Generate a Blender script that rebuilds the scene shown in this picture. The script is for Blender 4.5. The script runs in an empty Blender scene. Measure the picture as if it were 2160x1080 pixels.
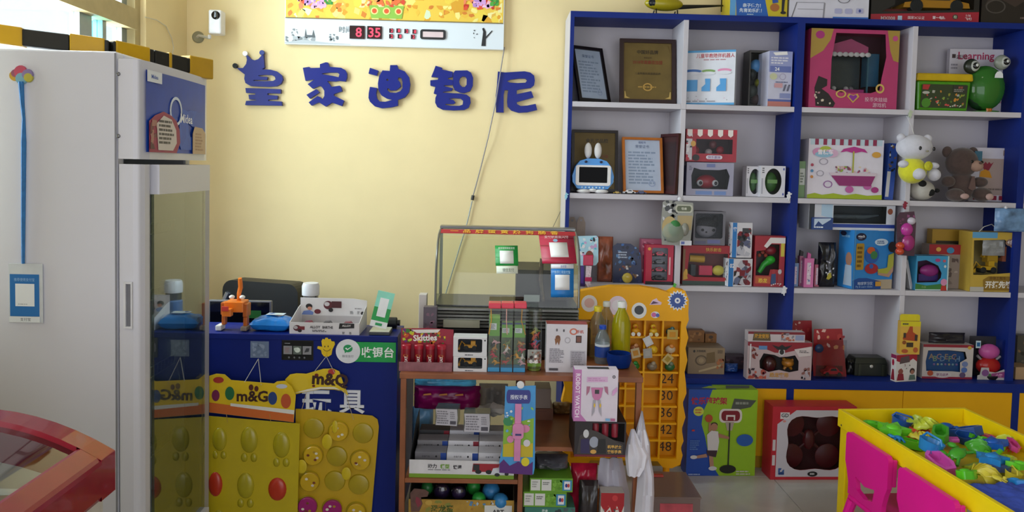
import bpy, bmesh, math, random
from mathutils import Vector, Matrix, noise
from mathutils.geometry import tessellate_polygon
SC = bpy.context.scene
COL = SC.collection
PI = math.pi
rad = math.radians

# ------------------------------------------------------------------ camera
F, YAW, PITCH, ROLL, CY = 1608.0, .0206, .0525, .0236, 436.8
CAM = Vector((-.0186, -3.97, 1.45))
_fw = Vector((math.sin(YAW) * math.cos(PITCH), math.cos(YAW) * math.cos(PITCH), -math.sin(PITCH)))
_rt = Vector((math.cos(YAW), -math.sin(YAW), 0))
_dn = _fw.cross(_rt)
RT = _rt * math.cos(ROLL) - _dn * math.sin(ROLL)
DN = _rt * math.sin(ROLL) + _dn * math.cos(ROLL)
cd = bpy.data.cameras.new('camera')
cam = bpy.data.objects.new('camera', cd)
COL.objects.link(cam)
cd.sensor_fit = 'HORIZONTAL'
cd.sensor_width = 36
cd.lens = 36 * F / 2160
cd.shift_y = -(540 - CY) / 2160
cd.clip_start = .02
Mc = Matrix((RT, -DN, -_fw)).transposed().to_4x4()
Mc.translation = CAM
cam.matrix_world = Mc
SC.camera = cam

# ------------------------------------------------------------------ light
SC.view_settings.view_transform = 'Standard'
SC.view_settings.look = 'None'
SC.view_settings.exposure = 0.0
SC.view_settings.gamma = 1.0
SC.view_settings.use_curve_mapping = False
wd = bpy.data.worlds.new('sky')
SC.world = wd
wd.use_nodes = True
bg = wd.node_tree.nodes['Background']
bg.inputs[0].default_value = (.85, .92, 1, 1)
bg.inputs[1].default_value = 1.6


def area(name, loc, rot, sx, sy, power, col=(1, 1, 1), shape='RECTANGLE', spread=None):
    l = bpy.data.lights.new(name, 'AREA')
    l.shape = shape
    l.size = sx
    l.size_y = sy
    l.energy = power
    l.color = col
    if spread:
        l.spread = spread
    o = bpy.data.objects.new(name, l)
    COL.objects.link(o)
    o.location = loc
    o.rotation_euler = rot
    return o


# daylight at the side window (left) and at the glass shop front behind the camera
area('side_window_daylight', (-1.95, -1.1, 2.0), (0, -PI / 2, 0), 1.7, 1.45, 120, (.99, .96, 1))
area('added_side_light', (-1.85, -4.75, 1.6), (0, -PI / 2, 0), 2.2, 2.9, 50, (.99, .96, 1))  # added to extend the side light, from an unseen window nearer the camera
area('shop_front_daylight', (1.55, -7.2, 1.45), (PI / 2, 0, 0), 4.0, 2.6, 26, (.99, .96, 1))


# ------------------------------------------------------------------ helpers
def ray(u, v):
    d = RT * ((u - 1080) / F) + DN * ((v - CY) / F) + _fw
    return d


def at(u, v, y):
    d = ray(u, v)
    return CAM + d * ((y - CAM.y) / d.y)


def onz(u, v, z):
    d = ray(u, v)
    return CAM + d * ((z - CAM.z) / d.z)


def onx(u, v, x):
    d = ray(u, v)
    return CAM + d * ((x - CAM.x) / d.x)


def rect(u0, v0, u1, v1, y):
    um, vm = (u0 + u1) / 2, (v0 + v1) / 2
    return at(u0, vm, y).x, at(u1, vm, y).x, at(um, v1, y).z, at(um, v0, y).z


def lin(h):
    h = h.lstrip('#')
    c = [int(h[i:i + 2], 16) / 255 for i in (0, 2, 4)]
    return tuple(x / 12.92 if x <= .04045 else ((x + .055) / 1.055) ** 2.4 for x in c) + (1,)


_MC = {}


def mat(c, r=.5, m=0, n=.08, ns=18, bump=0, kind='', **k):
    """procedural material: noise-varied principled, or one of the clear kinds"""
    key = (c, r, m, n, ns, bump, kind, tuple(sorted(k.items())))
    if key in _MC:
        return _MC[key]
    ma = bpy.data.materials.new('mat_%s_%s' % (kind or 'solid', c.strip('#')))
    ma.use_nodes = True
    nt = ma.node_tree
    N = nt.nodes
    L = nt.links
    p = N['Principled BSDF']
    col = lin(c)
    if kind in ('film', 'glass', 'tint'):
        N.remove(p)
        out = N['Material Output']
        tr = N.new('ShaderNodeBsdfTransparent')
        tr.inputs[0].default_value = col
        gl = N.new('ShaderNodeBsdfGlossy')
        gl.inputs['Roughness'].default_value = r
        mx = N.new('ShaderNodeMixShader')
        lw = N.new('ShaderNodeLayerWeight')
        lw.inputs['Blend'].default_value = .5
        pw = N.new('ShaderNodeMath')
        pw.operation = 'POWER'
        pw.inputs[1].default_value = k.get('pw', 4)
        ma_ = N.new('ShaderNodeMath')
        ma_.operation = 'MULTIPLY_ADD'
        ma_.inputs[1].default_value = .9
        ma_.inputs[2].default_value = k.get('r0', .008)
        ma_.use_clamp = True
        L.new(lw.outputs['Facing'], pw.inputs[0])
        L.new(pw.outputs[0], ma_.inputs[0])
        L.new(ma_.outputs[0], mx.inputs[0])
        L.new(tr.outputs[0], mx.inputs[1])
        L.new(gl.outputs[0], mx.inputs[2])
        last = mx
        if kind == 'tint':
            df = N.new('ShaderNodeBsdfDiffuse')
            df.inputs[0].default_value = col
            m2 = N.new('ShaderNodeMixShader')
            m2.inputs[0].default_value = k.get('body', .25)
            L.new(mx.outputs[0], m2.inputs[1])
            L.new(df.outputs[0], m2.inputs[2])
            last = m2
        L.new(last.outputs[0], out.inputs[0])
    else:
        p.inputs['Roughness'].default_value = r
        p.inputs['Metallic'].default_value = m
        p.inputs['Base Color'].default_value = col
        if 'coat' in k:
            p.inputs['Coat Weight'].default_value = k['coat']
        if 'sheen' in k:
            p.inputs['Sheen Weight'].default_value = k['sheen']
        if 'spec' in k:
            p.inputs['Specular IOR Level'].default_value = k['spec']
        if kind == 'emit':
            p.inputs['Emission Color'].default_value = col
            p.inputs['Emission Strength'].default_value = k.get('e', 1)
        if n or bump:
            tc = N.new('ShaderNodeTexCoord')
            nz = N.new('ShaderNodeTexNoise')
            nz.inputs['Scale'].default_value = ns
            nz.inputs['Detail'].default_value = 4
            L.new(tc.outputs['Object'], nz.inputs['Vector'])
            if n:
                rp = N.new('ShaderNodeValToRGB')
                rp.color_ramp.elements[0].position = .3
                rp.color_ramp.elements[1].position = .7
                rp.color_ramp.elements[0].color = tuple(x * (1 - n) for x in col[:3]) + (1,)
                rp.color_ramp.elements[1].color = tuple(min(1, x * (1 + n)) for x in col[:3]) + (1,)
                L.new(nz.outputs[0], rp.inputs[0])
                L.new(rp.outputs[0], p.inputs['Base Color'])
            if bump:
                bp = N.new('ShaderNodeBump')
                bp.inputs['Strength'].default_value = bump
                bp.inputs['Distance'].default_value = .004
                L.new(nz.outputs[0], bp.inputs['Height'])
                L.new(bp.outputs[0], p.inputs['Normal'])
    _MC[key] = ma
    return ma


def ink(c):
    return mat(c, .42, n=0)


def circ(cx, cz, rx, rz=None, n=20, a0=0):
    rz = rx if rz is None else rz
    return [(cx + rx * math.cos(a0 + 2 * PI * i / n), cz + rz * math.sin(a0 + 2 * PI * i / n)) for i in range(n)]


def rrect(x0, z0, x1, z1, r, n=4):
    o = []
    for cx, cz, a in ((x1 - r, z1 - r, 0), (x0 + r, z1 - r, 90), (x0 + r, z0 + r, 180), (x1 - r, z0 + r, 270)):
        for i in range(n + 1):
            t = rad(a + 90 * i / n)
            o.append((cx + r * math.cos(t), cz + r * math.sin(t)))
    return o


def star(cx, cz, r0, r1, n=5, a=PI / 2):
    return [(cx + (r0, r1)[i % 2] * math.cos(a + PI * i / n), cz + (r0, r1)[i % 2] * math.sin(a + PI * i / n)) for i in range(2 * n)]


_TX = {}


def textmesh(s, bold):
    if (s, bold) not in _TX:
        cu = bpy.data.curves.new('txt', 'FONT')
        cu.body = s
        cu.resolution_u = 2
        cu.align_x = 'CENTER'
        cu.align_y = 'CENTER'
        cu.offset = bold
        o = bpy.data.objects.new('txt', cu)
        me = bpy.data.meshes.new_from_object(o)
        vs = [(v.co.x, v.co.y) for v in me.vertices]
        fs = [tuple(p.vertices) for p in me.polygons]
        if vs:
            ax = (min(v[0] for v in vs) + max(v[0] for v in vs)) / 2
            ay = (min(v[1] for v in vs) + max(v[1] for v in vs)) / 2
            vs = [(a - ax, b - ay) for a, b in vs]
        wdt = (max(v[0] for v in vs) - min(v[0] for v in vs)) if vs else 1
        bpy.data.objects.remove(o)
        bpy.data.curves.remove(cu)
        bpy.data.meshes.remove(me)
        _TX[(s, bold)] = (vs, fs, wdt)
    return _TX[(s, bold)]


class G:
    """collects faces, builds ONE mesh object"""

    def __init__(s, M=None):
        s.v, s.f, s.mi, s.sm, s.mats = [], [], [], [], []
        s.M = M or Matrix()

    def _m(s, ma):
        if isinstance(ma, str):
            ma = mat(ma)
        if ma not in s.mats:
            s.mats.append(ma)
        return s.mats.index(ma)

    def add(s, vs, fs, ma, sm=False):
        b = len(s.v)
        s.v += [tuple(s.M @ Vector(x)) for x in vs]
        i = s._m(ma)
        for f in fs:
            s.f.append(tuple(b + j for j in f))
            s.mi.append(i)
            s.sm.append(sm)
        return s

    def box(s, x0, x1, y0, y1, z0, z1, ma):
        v = [(x, y, z) for x in (x0, x1) for y in (y0, y1) for z in (z0, z1)]
        return s.add(v, [(0, 1, 3, 2), (4, 6, 7, 5), (0, 4, 5, 1), (2, 3, 7, 6), (0, 2, 6, 4), (1, 5, 7, 3)], ma)

    def flat(s, loops, mp, ma, sm=False):
        """2-D loops (outer first, then holes) filled and mapped by mp(a,b)"""
        if not isinstance(loops[0][0], (tuple, list)):
            loops = [loops]
        pts = [p for l in loops for p in l]
        if len(loops) == 1 and len(pts) <= 4:
            tr = [tuple(range(len(pts)))]
        else:
            tr = tessellate_polygon([[Vector((a, b, 0)) for a, b in l] for l in loops])
        fs = []
        for t in tr:
            ar = sum(pts[t[i]][0] * pts[t[(i + 1) % len(t)]][1] - pts[t[(i + 1) % len(t)]][0] * pts[t[i]][1] for i in range(len(t)))
            fs.append(tuple(t) if ar > 0 else tuple(reversed(t)))
        return s.add([mp(a, b) for a, b in pts], fs, ma, sm)

    def prism(s, loops, y0, y1, ma, side=None, ax='y', sm=False):
        """outline in (x,z) extruded from y0 (front) to y1 (back); ax='z': outline in (x,y) extruded z0..z1; ax='x': outline (y,z)"""
        if not isinstance(loops[0][0], (tuple, list)):
            loops = [loops]
        if ax == 'y':
            q = lambda a, b, t: (a, t, b)
        elif ax == 'z':
            q = lambda a, b, t: (a, b, t)
            y0, y1 = y1, y0
        else:
            q = lambda a, b, t: (t, a, b)
            y0, y1 = y1, y0
        s.flat(loops, lambda a, b: q(a, b, y0), ma)
        n0 = len(s.f)
        s.flat(loops, lambda a, b: q(a, b, y1), ma)
        for i in range(n0, len(s.f)):
            s.f[i] = tuple(reversed(s.f[i]))
        for k, l in enumerate(loops):
            ar = sum(l[i][0] * l[(i + 1) % len(l)][1] - l[(i + 1) % len(l)][0] * l[i][1] for i in range(len(l)))
            if (ar < 0) != (k > 0):
                l = list(reversed(l))
            n = len(l)
            vs = [q(a, b, y0) for a, b in l] + [q(a, b, y1) for a, b in l]
            s.add(vs, [(i, i + n, (i + 1) % n + n, (i + 1) % n) for i in range(n)], side or ma, sm)
        return s

    def lathe(s, prof, ma, c=(0, 0, 0), n=20, M=None, sm=True):
        vs, fs = [], []
        for r, z in prof:
            for i in range(n):
                a = 2 * PI * i / n
                p = Vector((r * math.cos(a), r * math.sin(a), z))
                if M:
                    p = M @ p
                vs.append(tuple(p + Vector(c)))
        k = len(prof)
        for j in range(k - 1):
            for i in range(n):
                i2 = (i + 1) % n
                fs.append((j * n + i, j * n + i2, (j + 1) * n + i2, (j + 1) * n + i))
        fs.append(tuple(reversed(range(n))))
        fs.append(tuple(range((k - 1) * n, k * n)))
        return s.add(vs, fs, ma, sm)

    def ell(s, c, r, ma, nu=16, nv=10, M=None):
        if not isinstance(r, (tuple, list)):
            r = (r, r, r)
        vs, fs = [], []
        for j in range(nv + 1):
            t = PI * j / nv
            for i in range(nu):
                a = 2 * PI * i / nu
                p = Vector((r[0] * math.sin(t) * math.cos(a), r[1] * math.sin(t) * math.sin(a), -r[2] * math.cos(t)))
                if M:
                    p = M @ p
                vs.append(tuple(p + Vector(c)))
        for j in range(nv):
            for i in range(nu):
                i2 = (i + 1) % nu
                fs.append((j * nu + i, j * nu + i2, (j + 1) * nu + i2, (j + 1) * nu + i))
        return s.add(vs, fs, ma, True)

    def tube(s, pts, r, ma, n=8, closed=False):
        pts = [Vector(p) for p in pts]
        rs = r if isinstance(r, (list, tuple)) else [r] * len(pts)
        vs, fs = [], []
        up = None
        for k, p in enumerate(pts):
            d = (pts[min(k + 1, len(pts) - 1)] - pts[max(k - 1, 0)])
            if closed:
                d = pts[(k + 1) % len(pts)] - pts[k - 1]
            d.normalize()
            if up is None:
                up = Vector((0, 0, 1)) if abs(d.z) < .9 else Vector((1, 0, 0))
            a = d.cross(up).normalized()
            b = a.cross(d).normalized()
            up = b
            for i in range(n):
                t = 2 * PI * i / n
                vs.append(tuple(p + (a * math.cos(t) + b * math.sin(t)) * rs[k]))
        K = len(pts)
        for j in range(K if closed else K - 1):
            j2 = (j + 1) % K
            for i in range(n):
                i2 = (i + 1) % n
                fs.append((j * n + i, j * n + i2, j2 * n + i2, j2 * n + i))
        if not closed:
            fs += [tuple(reversed(range(n))), tuple(range((K - 1) * n, K * n))]
        return s.add(vs, fs, ma, True)

    def text(s, t, mp, ca, cb, size, ma, bold=0, mw=None, rot=0, sx=1):
        vs, fs, wd_ = textmesh(t, bold)
        if not vs:
            return s
        kx = size * sx
        if mw and wd_ * kx > mw:
            kx = mw / wd_
        c_, s_ = math.cos(rot), math.sin(rot)
        return s.add([mp(ca + (x * kx * c_ - y * size * s_), cb + (x * kx * s_ + y * size * c_)) for x, y in vs], fs, ma)

    def build(s, name, parent=None, bev=0, sharp=35, mods=None, solid=0):
        me = bpy.data.meshes.new(name)
        me.from_pydata(s.v, [], s.f)
        for m_ in s.mats:
            me.materials.append(m_)
        me.polygons.foreach_set('material_index', s.mi)
        me.polygons.foreach_set('use_smooth', s.sm)
        me.update()
        if any(s.sm):
            me.set_sharp_from_angle(angle=rad(sharp))
        o = bpy.data.objects.new(name, me)
        COL.objects.link(o)
        if parent:
            o.parent = parent
        if bev:
            b = o.modifiers.new('bevel', 'BEVEL')
            b.width = bev
            b.segments = 2
            b.limit_method = 'ANGLE'
            b.angle_limit = rad(40)
        if solid:
            d = o.modifiers.new('thickness', 'SOLIDIFY')
            d.thickness = solid
        return o


def tag(o, label=None, cat=None, group=None, kind=None):
    if label:
        o['label'] = label
    if cat:
        o['category'] = cat
    if group:
        o['group'] = group
    if kind:
        o['kind'] = kind
    return o


def thing(name, label, cat, loc=(0, 0, 0), rz=0, group=None, rx=0, ry=0):
    o = bpy.data.objects.new(name, None)
    o.empty_display_size = .05
    COL.objects.link(o)
    o.location = loc
    o.rotation_euler = (rx, ry, rz)
    return tag(o, label, cat, group)


def struct(o):
    o['kind'] = 'structure'
    return o


def copy_tree(o, parent=None):
    c = o.copy()
    COL.objects.link(c)
    c.parent = parent
    for ch in list(o.children):
        copy_tree(ch, c)
    return c


LAY = .00035


def deco(g, ops, w, h, mk, lay0=1):
    """flat print; coordinates 0..1 over the face, mk(a,b,layer)->3-D with a in 0..w, b in 0..h"""
    for k, op in enumerate(ops):
        t = op[0]
        L = (lay0 + k) * LAY if k < 14 else (lay0 + 14 + (k % 5) * .5) * LAY
        mp = lambda a, b, L=L: mk(a * w, b * h, L)
        if t == 'r':
            _, x0, z0, x1, z1, c = op
            g.flat([(x0, z0), (x1, z0), (x1, z1), (x0, z1)], mp, ink(c))
        elif t == 'p':
            g.flat(list(op[1]), mp, ink(op[2]))
        elif t == 'e':
            _, cx, cz, rx, rz, c = op[:6]
            g.flat(circ(cx, cz, rx, rz, op[6] if len(op) > 6 else 20), mp, ink(c))
        elif t == 'ring':
            _, cx, cz, rx, rz, f, c = op
            g.flat([circ(cx, cz, rx, rz, 24), circ(cx, cz, rx * f, rz * f, 24)], mp, ink(c))
        elif t == 't':
            _, cx, cz, sz, txt, c = op[:6]
            bold = op[6] if len(op) > 6 else .01
            mw = op[7] * w if len(op) > 7 and op[7] else None
            rot = op[8] if len(op) > 8 else 0
            g.text(txt, lambda a, b, L=L: mk(a, b, L), cx * w, cz * h, sz * h, ink(c), bold, mw, rot)
        elif t == 'l':
            _, x0, z0, x1, z1, n, c = op
            rn = random.Random(int(x0 * 991 + z0 * 577 + n))
            for i in range(n):
                zz = z1 + (z0 - z1) * (i + .2) / n
                hh = abs(z1 - z0) / n * .55
                xe = x0 + (x1 - x0) * rn.uniform(.65, 1)
                xa = x0
                while xa < xe:
                    xb = min(xe, xa + (x1 - x0) * rn.uniform(.08, .3))
                    g.flat([(xa, zz - hh), (xb, zz - hh), (xb, zz), (xa, zz)], mp, ink(c))
                    xa = xb + (x1 - x0) * .035
        elif t == 's':
            _, x0, z0, x1, z1, n, cols, seed, sz = op
            rn = random.Random(seed)
            for i in range(n):
                cx, cz = rn.uniform(x0, x1), rn.uniform(z0, z1)
                m_ = rn.randint(4, 8)
                a0 = rn.uniform(0, 6.28)
                e1, e2 = rn.uniform(.5, 1.2) * sz, rn.uniform(.5, 1.2) * sz
                poly = []
                for j in range(m_):
                    q = rn.uniform(.6, 1.15)
                    px, pz = e1 * q * math.cos(2 * PI * j / m_), e2 * q * math.sin(2 * PI * j / m_)
                    X = cx + px * math.cos(a0) - pz * math.sin(a0)
                    Z = cz + (px * math.sin(a0) + pz * math.cos(a0)) * w / h
                    poly.append((min(max(X, x0), x1), min(max(Z, z0), z1)))
                Li = L + (i % 6) * .00004
                g.flat(poly, lambda a, b, Li=Li: mk(a * w, b * h, Li), ink(rn.choice(cols)))


def face(which, w, d, h):
    if which == 'f':
        return lambda a, b, L: (a - w / 2, -L, b), w, h
    if which == 'l':
        return lambda a, b, L: (-w / 2 - L, d - a, b), d, h
    if which == 'r':
        return lambda a, b, L: (w / 2 + L, a, b), d, h
    return lambda a, b, L: (a - w / 2, b, h + L), w, d


def carton(name, label, cat, box, Y, dep, col, prints=(), base=None, rz=0, group=None, lp=(), rp=(), tp=(), wins=None,
           inner=None, back=None, rx=0, ry=0, body='box_body', bev=.0015, rough=.45, filmed=True, dx=0, dy=0):
    """printed carton; box = front-face pixel bounds on plane y=Y; wins = normalised window outlines cut through the front"""
    x0, x1, z0, z1 = rect(*box, Y)
    if base is not None:
        z0 = base
    w, h = x1 - x0, z1 - z0
    root = thing(name, label, cat, ((x0 + x1) / 2 + dx, Y + dy, z0), rz, group, rx, ry)
    m_ = mat(col, rough, n=.04)
    g = G()
    if not wins:
        g.box(-w / 2, w / 2, 0, dep, 0, h, m_)
    else:
        t = .003
        hole = [[((a - .5) * w, b * h) for a, b in p] for p in wins]
        g.prism([[(-w / 2, 0), (w / 2, 0), (w / 2, h), (-w / 2, h)]] + hole, 0, .0022, m_)
        im = mat(back or col, .6, n=.04)
        g.box(-w / 2, -w / 2 + t, .0023, dep, 0, h, m_)
        g.box(w / 2 - t, w / 2, .0023, dep, 0, h, m_)
        g.box(-w / 2 + t, w / 2 - t, .0023, dep, 0, t, m_)
        g.box(-w / 2 + t, w / 2 - t, .0023, dep, h - t, h, m_)
        g.box(-w / 2 + t, w / 2 - t, dep - t, dep, t, h - t, im)
        g.box(-w / 2 + t, -w / 2 + t + .0008, .003, dep - t, t, h - t, im)
        g.box(w / 2 - t - .0008, w / 2 - t, .003, dep - t, t, h - t, im)
    b = g.build(body, root, bev=0 if wins else bev)
    if wins and filmed:
        gf = G()
        for p in hole:
            gf.prism([(a * .999, z) for a, z in p], .0026, .0029, mat('#f4f6f8', .12, kind='film'))
        gf.build('window_film', root)
    for wh, ops in (('f', prints), ('l', lp), ('r', rp), ('t', tp)):
        if ops:
            mk, fw, fh = face(wh, w, dep, h)
            g = G()
            if wh == 'f':
                g.flat([[(0, 0), (w, 0), (w, h), (0, h)]] + [[(a + w / 2, b_) for a, b_ in p] for p in (hole if wins else [])], lambda a, b_: mk(a, b_, .0002), m_)
            deco(g, ops, fw, fh, mk)
            g.build({'f': 'front_print', 'l': 'side_print', 'r': 'side_print', 't': 'top_print'}[wh], root)
    if inner:
        inner(root, w, dep, h)
    return root


# ------------------------------------------------------------------ little toys reused inside packs
def toy_car(parent, c, ln, col, name='toy_car', rz=0, up=1, wheel='#181818'):
    """side view car, length along x"""
    M = Matrix.Translation(Vector(c)) @ Matrix.Rotation(rz, 4, 'Z')
    h = ln * .33 * up
    g = G(M)
    pr = [(-.5, .25), (-.48, .5), (-.28, .58), (-.16, .95), (.16, 1), (.3, .62), (.48, .5), (.5, .25)]
    g.prism([(a * ln, b * h) for a, b in pr], -ln * .2, ln * .2, mat(col, .25, n=.03))
    o = g.build(name, parent, bev=ln * .02)
    g = G(M)
    g.prism([(-.17 * ln, .62 * h), (-.1 * ln, .88 * h), (.12 * ln, .92 * h), (.2 * ln, .62 * h)], -ln * .205, ln * .205, mat('#20262e', .1))
    g.build('car_window', o)
    for x in (-.3, .3):
        g = G(M)
        g.lathe([(.09 * ln, -.21 * ln), (.1 * ln, -.2 * ln), (.1 * ln, .2 * ln), (.09 * ln, .21 * ln)], mat(wheel, .6), (x * ln, 0, .1 * ln), 12, Matrix.Rotation(PI / 2, 3, 'X'))
        g.build('wheel', o)
    return o


def toy_digger(parent, c, ln, name='toy_digger', col='#e8a21c'):
    M = Matrix.Translation(Vector(c))
    y = mat(col, .3, n=.03)
    g = G(M)
    g.box(-.3 * ln, .3 * ln, -.12 * ln, .12 * ln, .12 * ln, .26 * ln, y)
    g.box(.02 * ln, .25 * ln, -.1 * ln, .1 * ln, .26 * ln, .46 * ln, y)
    o = g.build(name, parent, bev=ln * .015)
    g = G(M)
    g.tube([(-.25 * ln, 0, .25 * ln), (-.42 * ln, 0, .42 * ln), (-.55 * ln, 0, .12 * ln)], ln * .03, y, 6)
    g.prism([(-.66 * ln, .02 * ln), (-.5 * ln, .02 * ln), (-.5 * ln, .18 * ln), (-.6 * ln, .12 * ln)], -.11 * ln, .11 * ln, y)
    g.build('bucket_arm', o)
    for x in (-.2, .2):
        g = G(M)
        g.lathe([(.1 * ln, -.15 * ln), (.12 * ln, -.13 * ln), (.12 * ln, .13 * ln), (.1 * ln, .15 * ln)], mat('#1b1b1d', .7), (x * ln, 0, .12 * ln), 12, Matrix.Rotation(PI / 2, 3, 'X'))
        g.build('wheel', o)
    return o


def pillow(g, w, h, d, ma, seed=0, n=14, rough=.25, c=(0, 0, 0), taper=1.0):
    """closed soft bag: w along x, h along z, d along y"""
    for sgn in (-1, 1):
        vs, fs = [], []
        for j in range(n + 1):
            for i in range(n + 1):
                a, b = i / n * 2 - 1, j / n * 2 - 1
                k = max(0, (1 - a ** 4) * (1 - b ** 4)) ** .5
                nz = noise.noise(Vector((a * 2.3 + seed, b * 2.3, sgn + seed * 1.7)))
                yy = sgn * d / 2 * k * (1 + rough * nz * 2)
                ww = w / 2 * (1 + .04 * noise.noise(Vector((b * 3, seed, 5)))) * (1 + (taper - 1) * (b + 1) / 2)
                vs.append((c[0] + a * ww, c[1] + yy, c[2] + (b + 1) / 2 * h + .03 * h * nz * k))
        for j in range(n):
            for i in range(n):
                q = (j * (n + 1) + i, j * (n + 1) + i + 1, (j + 1) * (n + 1) + i + 1, (j + 1) * (n + 1) + i)
                fs.append(q if sgn < 0 else tuple(reversed(q)))
        g.add(vs, fs, ma, True)
    return g


def T(root):
    return G(Matrix.Translation(-root.location))


# ================================================================== the room
YEL_WALL = mat('#eed9a6', .75, n=.02, ns=6, bump=.03)
CREAM = mat('#efe6bd', .75, n=.03, ns=5)
WHITE_P = mat('#e9e8e4', .8, n=.03, ns=5)
WX = -1.62
XR, YF, ZC = 3.9, -7.0, 2.9
struct(G().box(WX - .15, XR + .1, 0, .12, -.05, ZC, YEL_WALL).build('wall_back'))
struct(G().box(XR, XR + .1, YF, -.0005, -.05, ZC, mat('#b3a87c', .8, n=.03, ns=5)).build('wall_right'))
struct(G().box(WX - .15, XR + .1, YF - .1, .12, ZC + .0005, ZC + .1, mat('#c4c1b8', .85, n=.03, ns=4)).build('ceiling'))
WY0, WY1, WZ0, WZ1 = -1.8, -.455, .95, 2.78
g = G()
g.box(WX - .15, WX, YF, -6.25, -.05, ZC, CREAM)
g.box(WX - .15, WX, -3.25, WY0, -.05, ZC, CREAM)
g.box(WX - .15, WX, -6.25, -3.25, -.05, .45, CREAM)
g.box(WX - .15, WX, -6.25, -3.25, 2.75, ZC, CREAM)
g.box(WX - .15, WX, WY1, -.0005, -.05, ZC, YEL_WALL)
g.box(WX - .15, WX, WY0, WY1, -.05, WZ0, CREAM)
g.box(WX - .15, WX, WY0, WY1, WZ1, ZC, CREAM)
struct(g.build('wall_left'))
g = G()
g.box(WX, -.5, YF - .1, YF - .0005, -.05, ZC, WHITE_P)
g.box(3.6, XR, YF - .1, YF - .0005, -.05, ZC, WHITE_P)
g.box(-.5, 3.6, YF - .1, YF - .0005, 2.75, ZC, WHITE_P)
struct(g.build('wall_front'))
# side window: frame, transom, mullions, panes
ALU = mat('#8d99a0', .35, .6, n=.05)
BEIGE = mat('#b8a678', .6, n=.08)
FX = WX - .075
w1 = struct(G().box(FX - .03, FX + .05, WY1 - .05, WY1, WZ0, WZ1, BEIGE).build('window_1'))
G().box(FX - .03, FX + .06, WY0, WY1 - .05, 2.02, 2.11, BEIGE).build('transom', w1)
G().box(FX - .03, FX + .05, WY0, WY1 - .05, WZ0, WZ0 + .04, BEIGE).build('window_sill', w1)
G().box(FX - .03, FX + .05, WY0, WY1 - .05, WZ1 - .04, WZ1, BEIGE).build('window_frame', w1)
_e = []
for u0, u1 in ((157, 183), (206, 214), (247, 258), (276, 280)):
    ya, yb = onx(u0, 60, FX).y, onx(u1, 60, FX).y
    _e.append((ya, yb))
    G().box(FX - .02, FX + .02, ya, yb, WZ0 + .04, 2.02, ALU).build('mullion', w1)
    if u0 > 210:
        G().box(FX - .02, FX + .02, ya, yb, 2.11, WZ1 - .04, ALU).build('mullion', w1)
ys = [WY0] + [v for e in _e for v in e] + [WY1 - .05]
for a, b in zip(ys[0::2], ys[1::2]):
    for za, zb in ((WZ0 + .04, 2.02), (2.11, WZ1 - .04)):
        G().box(FX - .004, FX - .001, a, b, za, zb, mat('#eef6f6' if a > ys[3] or a < ys[1] else '#bfeef2', .02, kind='glass')).build('pane', w1)
w2 = struct(G().box(FX - .03, FX + .05, -6.25, -6.2, .45, 2.75, BEIGE).build('added_window'))  # unseen window, added as the opening for the extra side light
for y in (-5.25, -4.25, -3.3):
    G().box(FX - .03, FX + .05, y, y + .05, .45, 2.75, BEIGE).build('mullion', w2)
# floor of large glossy tiles
TS = .8
fl = struct(G().box(WX, XR, YF, 0, -.06, -.012, mat('#6d665e', .9, n=.1)).build('floor'))
tm = bpy.data.materials.new('mat_polished_tile')
tm.use_nodes = True
N, L = tm.node_tree.nodes, tm.node_tree.links
p = N['Principled BSDF']
p.inputs['Roughness'].default_value = .18
nz = N.new('ShaderNodeTexNoise')
nz.inputs['Scale'].default_value = 3.5
nz.inputs['Detail'].default_value = 8
nz.inputs['Distortion'].default_value = 1.2
rp = N.new('ShaderNodeValToRGB')
rp.color_ramp.elements[0].color = lin('#a5a09e')
rp.color_ramp.elements[1].color = lin('#cdc8c5')
tc = N.new('ShaderNodeTexCoord')
L.new(tc.outputs['Object'], nz.inputs['Vector'])
L.new(nz.outputs[0], rp.inputs[0])
L.new(rp.outputs[0], p.inputs['Base Color'])
G_ = .003
tile0 = None
tx0 = at(1640, 1040, -.5).x - .8 * 3
_t = {}
iy = 0
yy = -.42
for j in range(9):
    y1_ = min(0, yy)
    y0_ = y1_ - TS if j else y1_ - TS
    if j == 0:
        y1_, y0_ = 0, -.42
    else:
        y1_, y0_ = -.42 - (j - 1) * TS, -.42 - j * TS
    y0_ = max(y0_, YF)
    for i in range(-1, 8):
        a, b = max(WX, tx0 + i * TS), min(XR, tx0 + (i + 1) * TS)
        if b - a < .02:
            continue
        key = (round(b - a, 3), round(y1_ - y0_, 3))
        if key not in _t:
            o = G().box(G_ / 2, b - a - G_ / 2, G_ / 2, y1_ - y0_ - G_ / 2, -.012, 0, tm).build('tile', fl, bev=.001)
            _t[key] = o
        else:
            o = _t[key].copy()
            COL.objects.link(o)
        o.location = (a, y0_, 0)

# ceiling down-lights (out of frame, mirrored in the glass)
for k, (x, y) in enumerate(((-.6, -1.6), (.9, -1.6), (-.6, -3.4), (.9, -3.4), (2.4, -1.6), (2.4, -3.4))):
    t = thing('ceiling_light', 'round white downlight set in the ceiling', 'light', (x, y, ZC), group='ceiling downlights')
    g = G()
    g.lathe([(.08, -.001), (.11, -.012), (.11, -.001)], mat('#eeeeee', .5), n=24)
    g.build('trim_ring', t)
    G().lathe([(.001, -.014), (.085, -.0145), (.085, -.010), (.001, -.010)], mat('#fff4e2', .5, n=0, kind='emit', e=5), n=24).build('lamp_disc', t)

# ================================================================== shelf wall
SX0, SW, SZ0, SH, FY = .3186, .5597, .4302, .4439, -.27
BLUE = mat('#0b2678', .5, n=.05, ns=5, spec=.25)
LAM = mat('#c6c2ca', .45, n=.03, ns=5)
YDOOR = mat('#e4a80c', .5, n=.04, ns=4, spec=.25)
PT = .018


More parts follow.
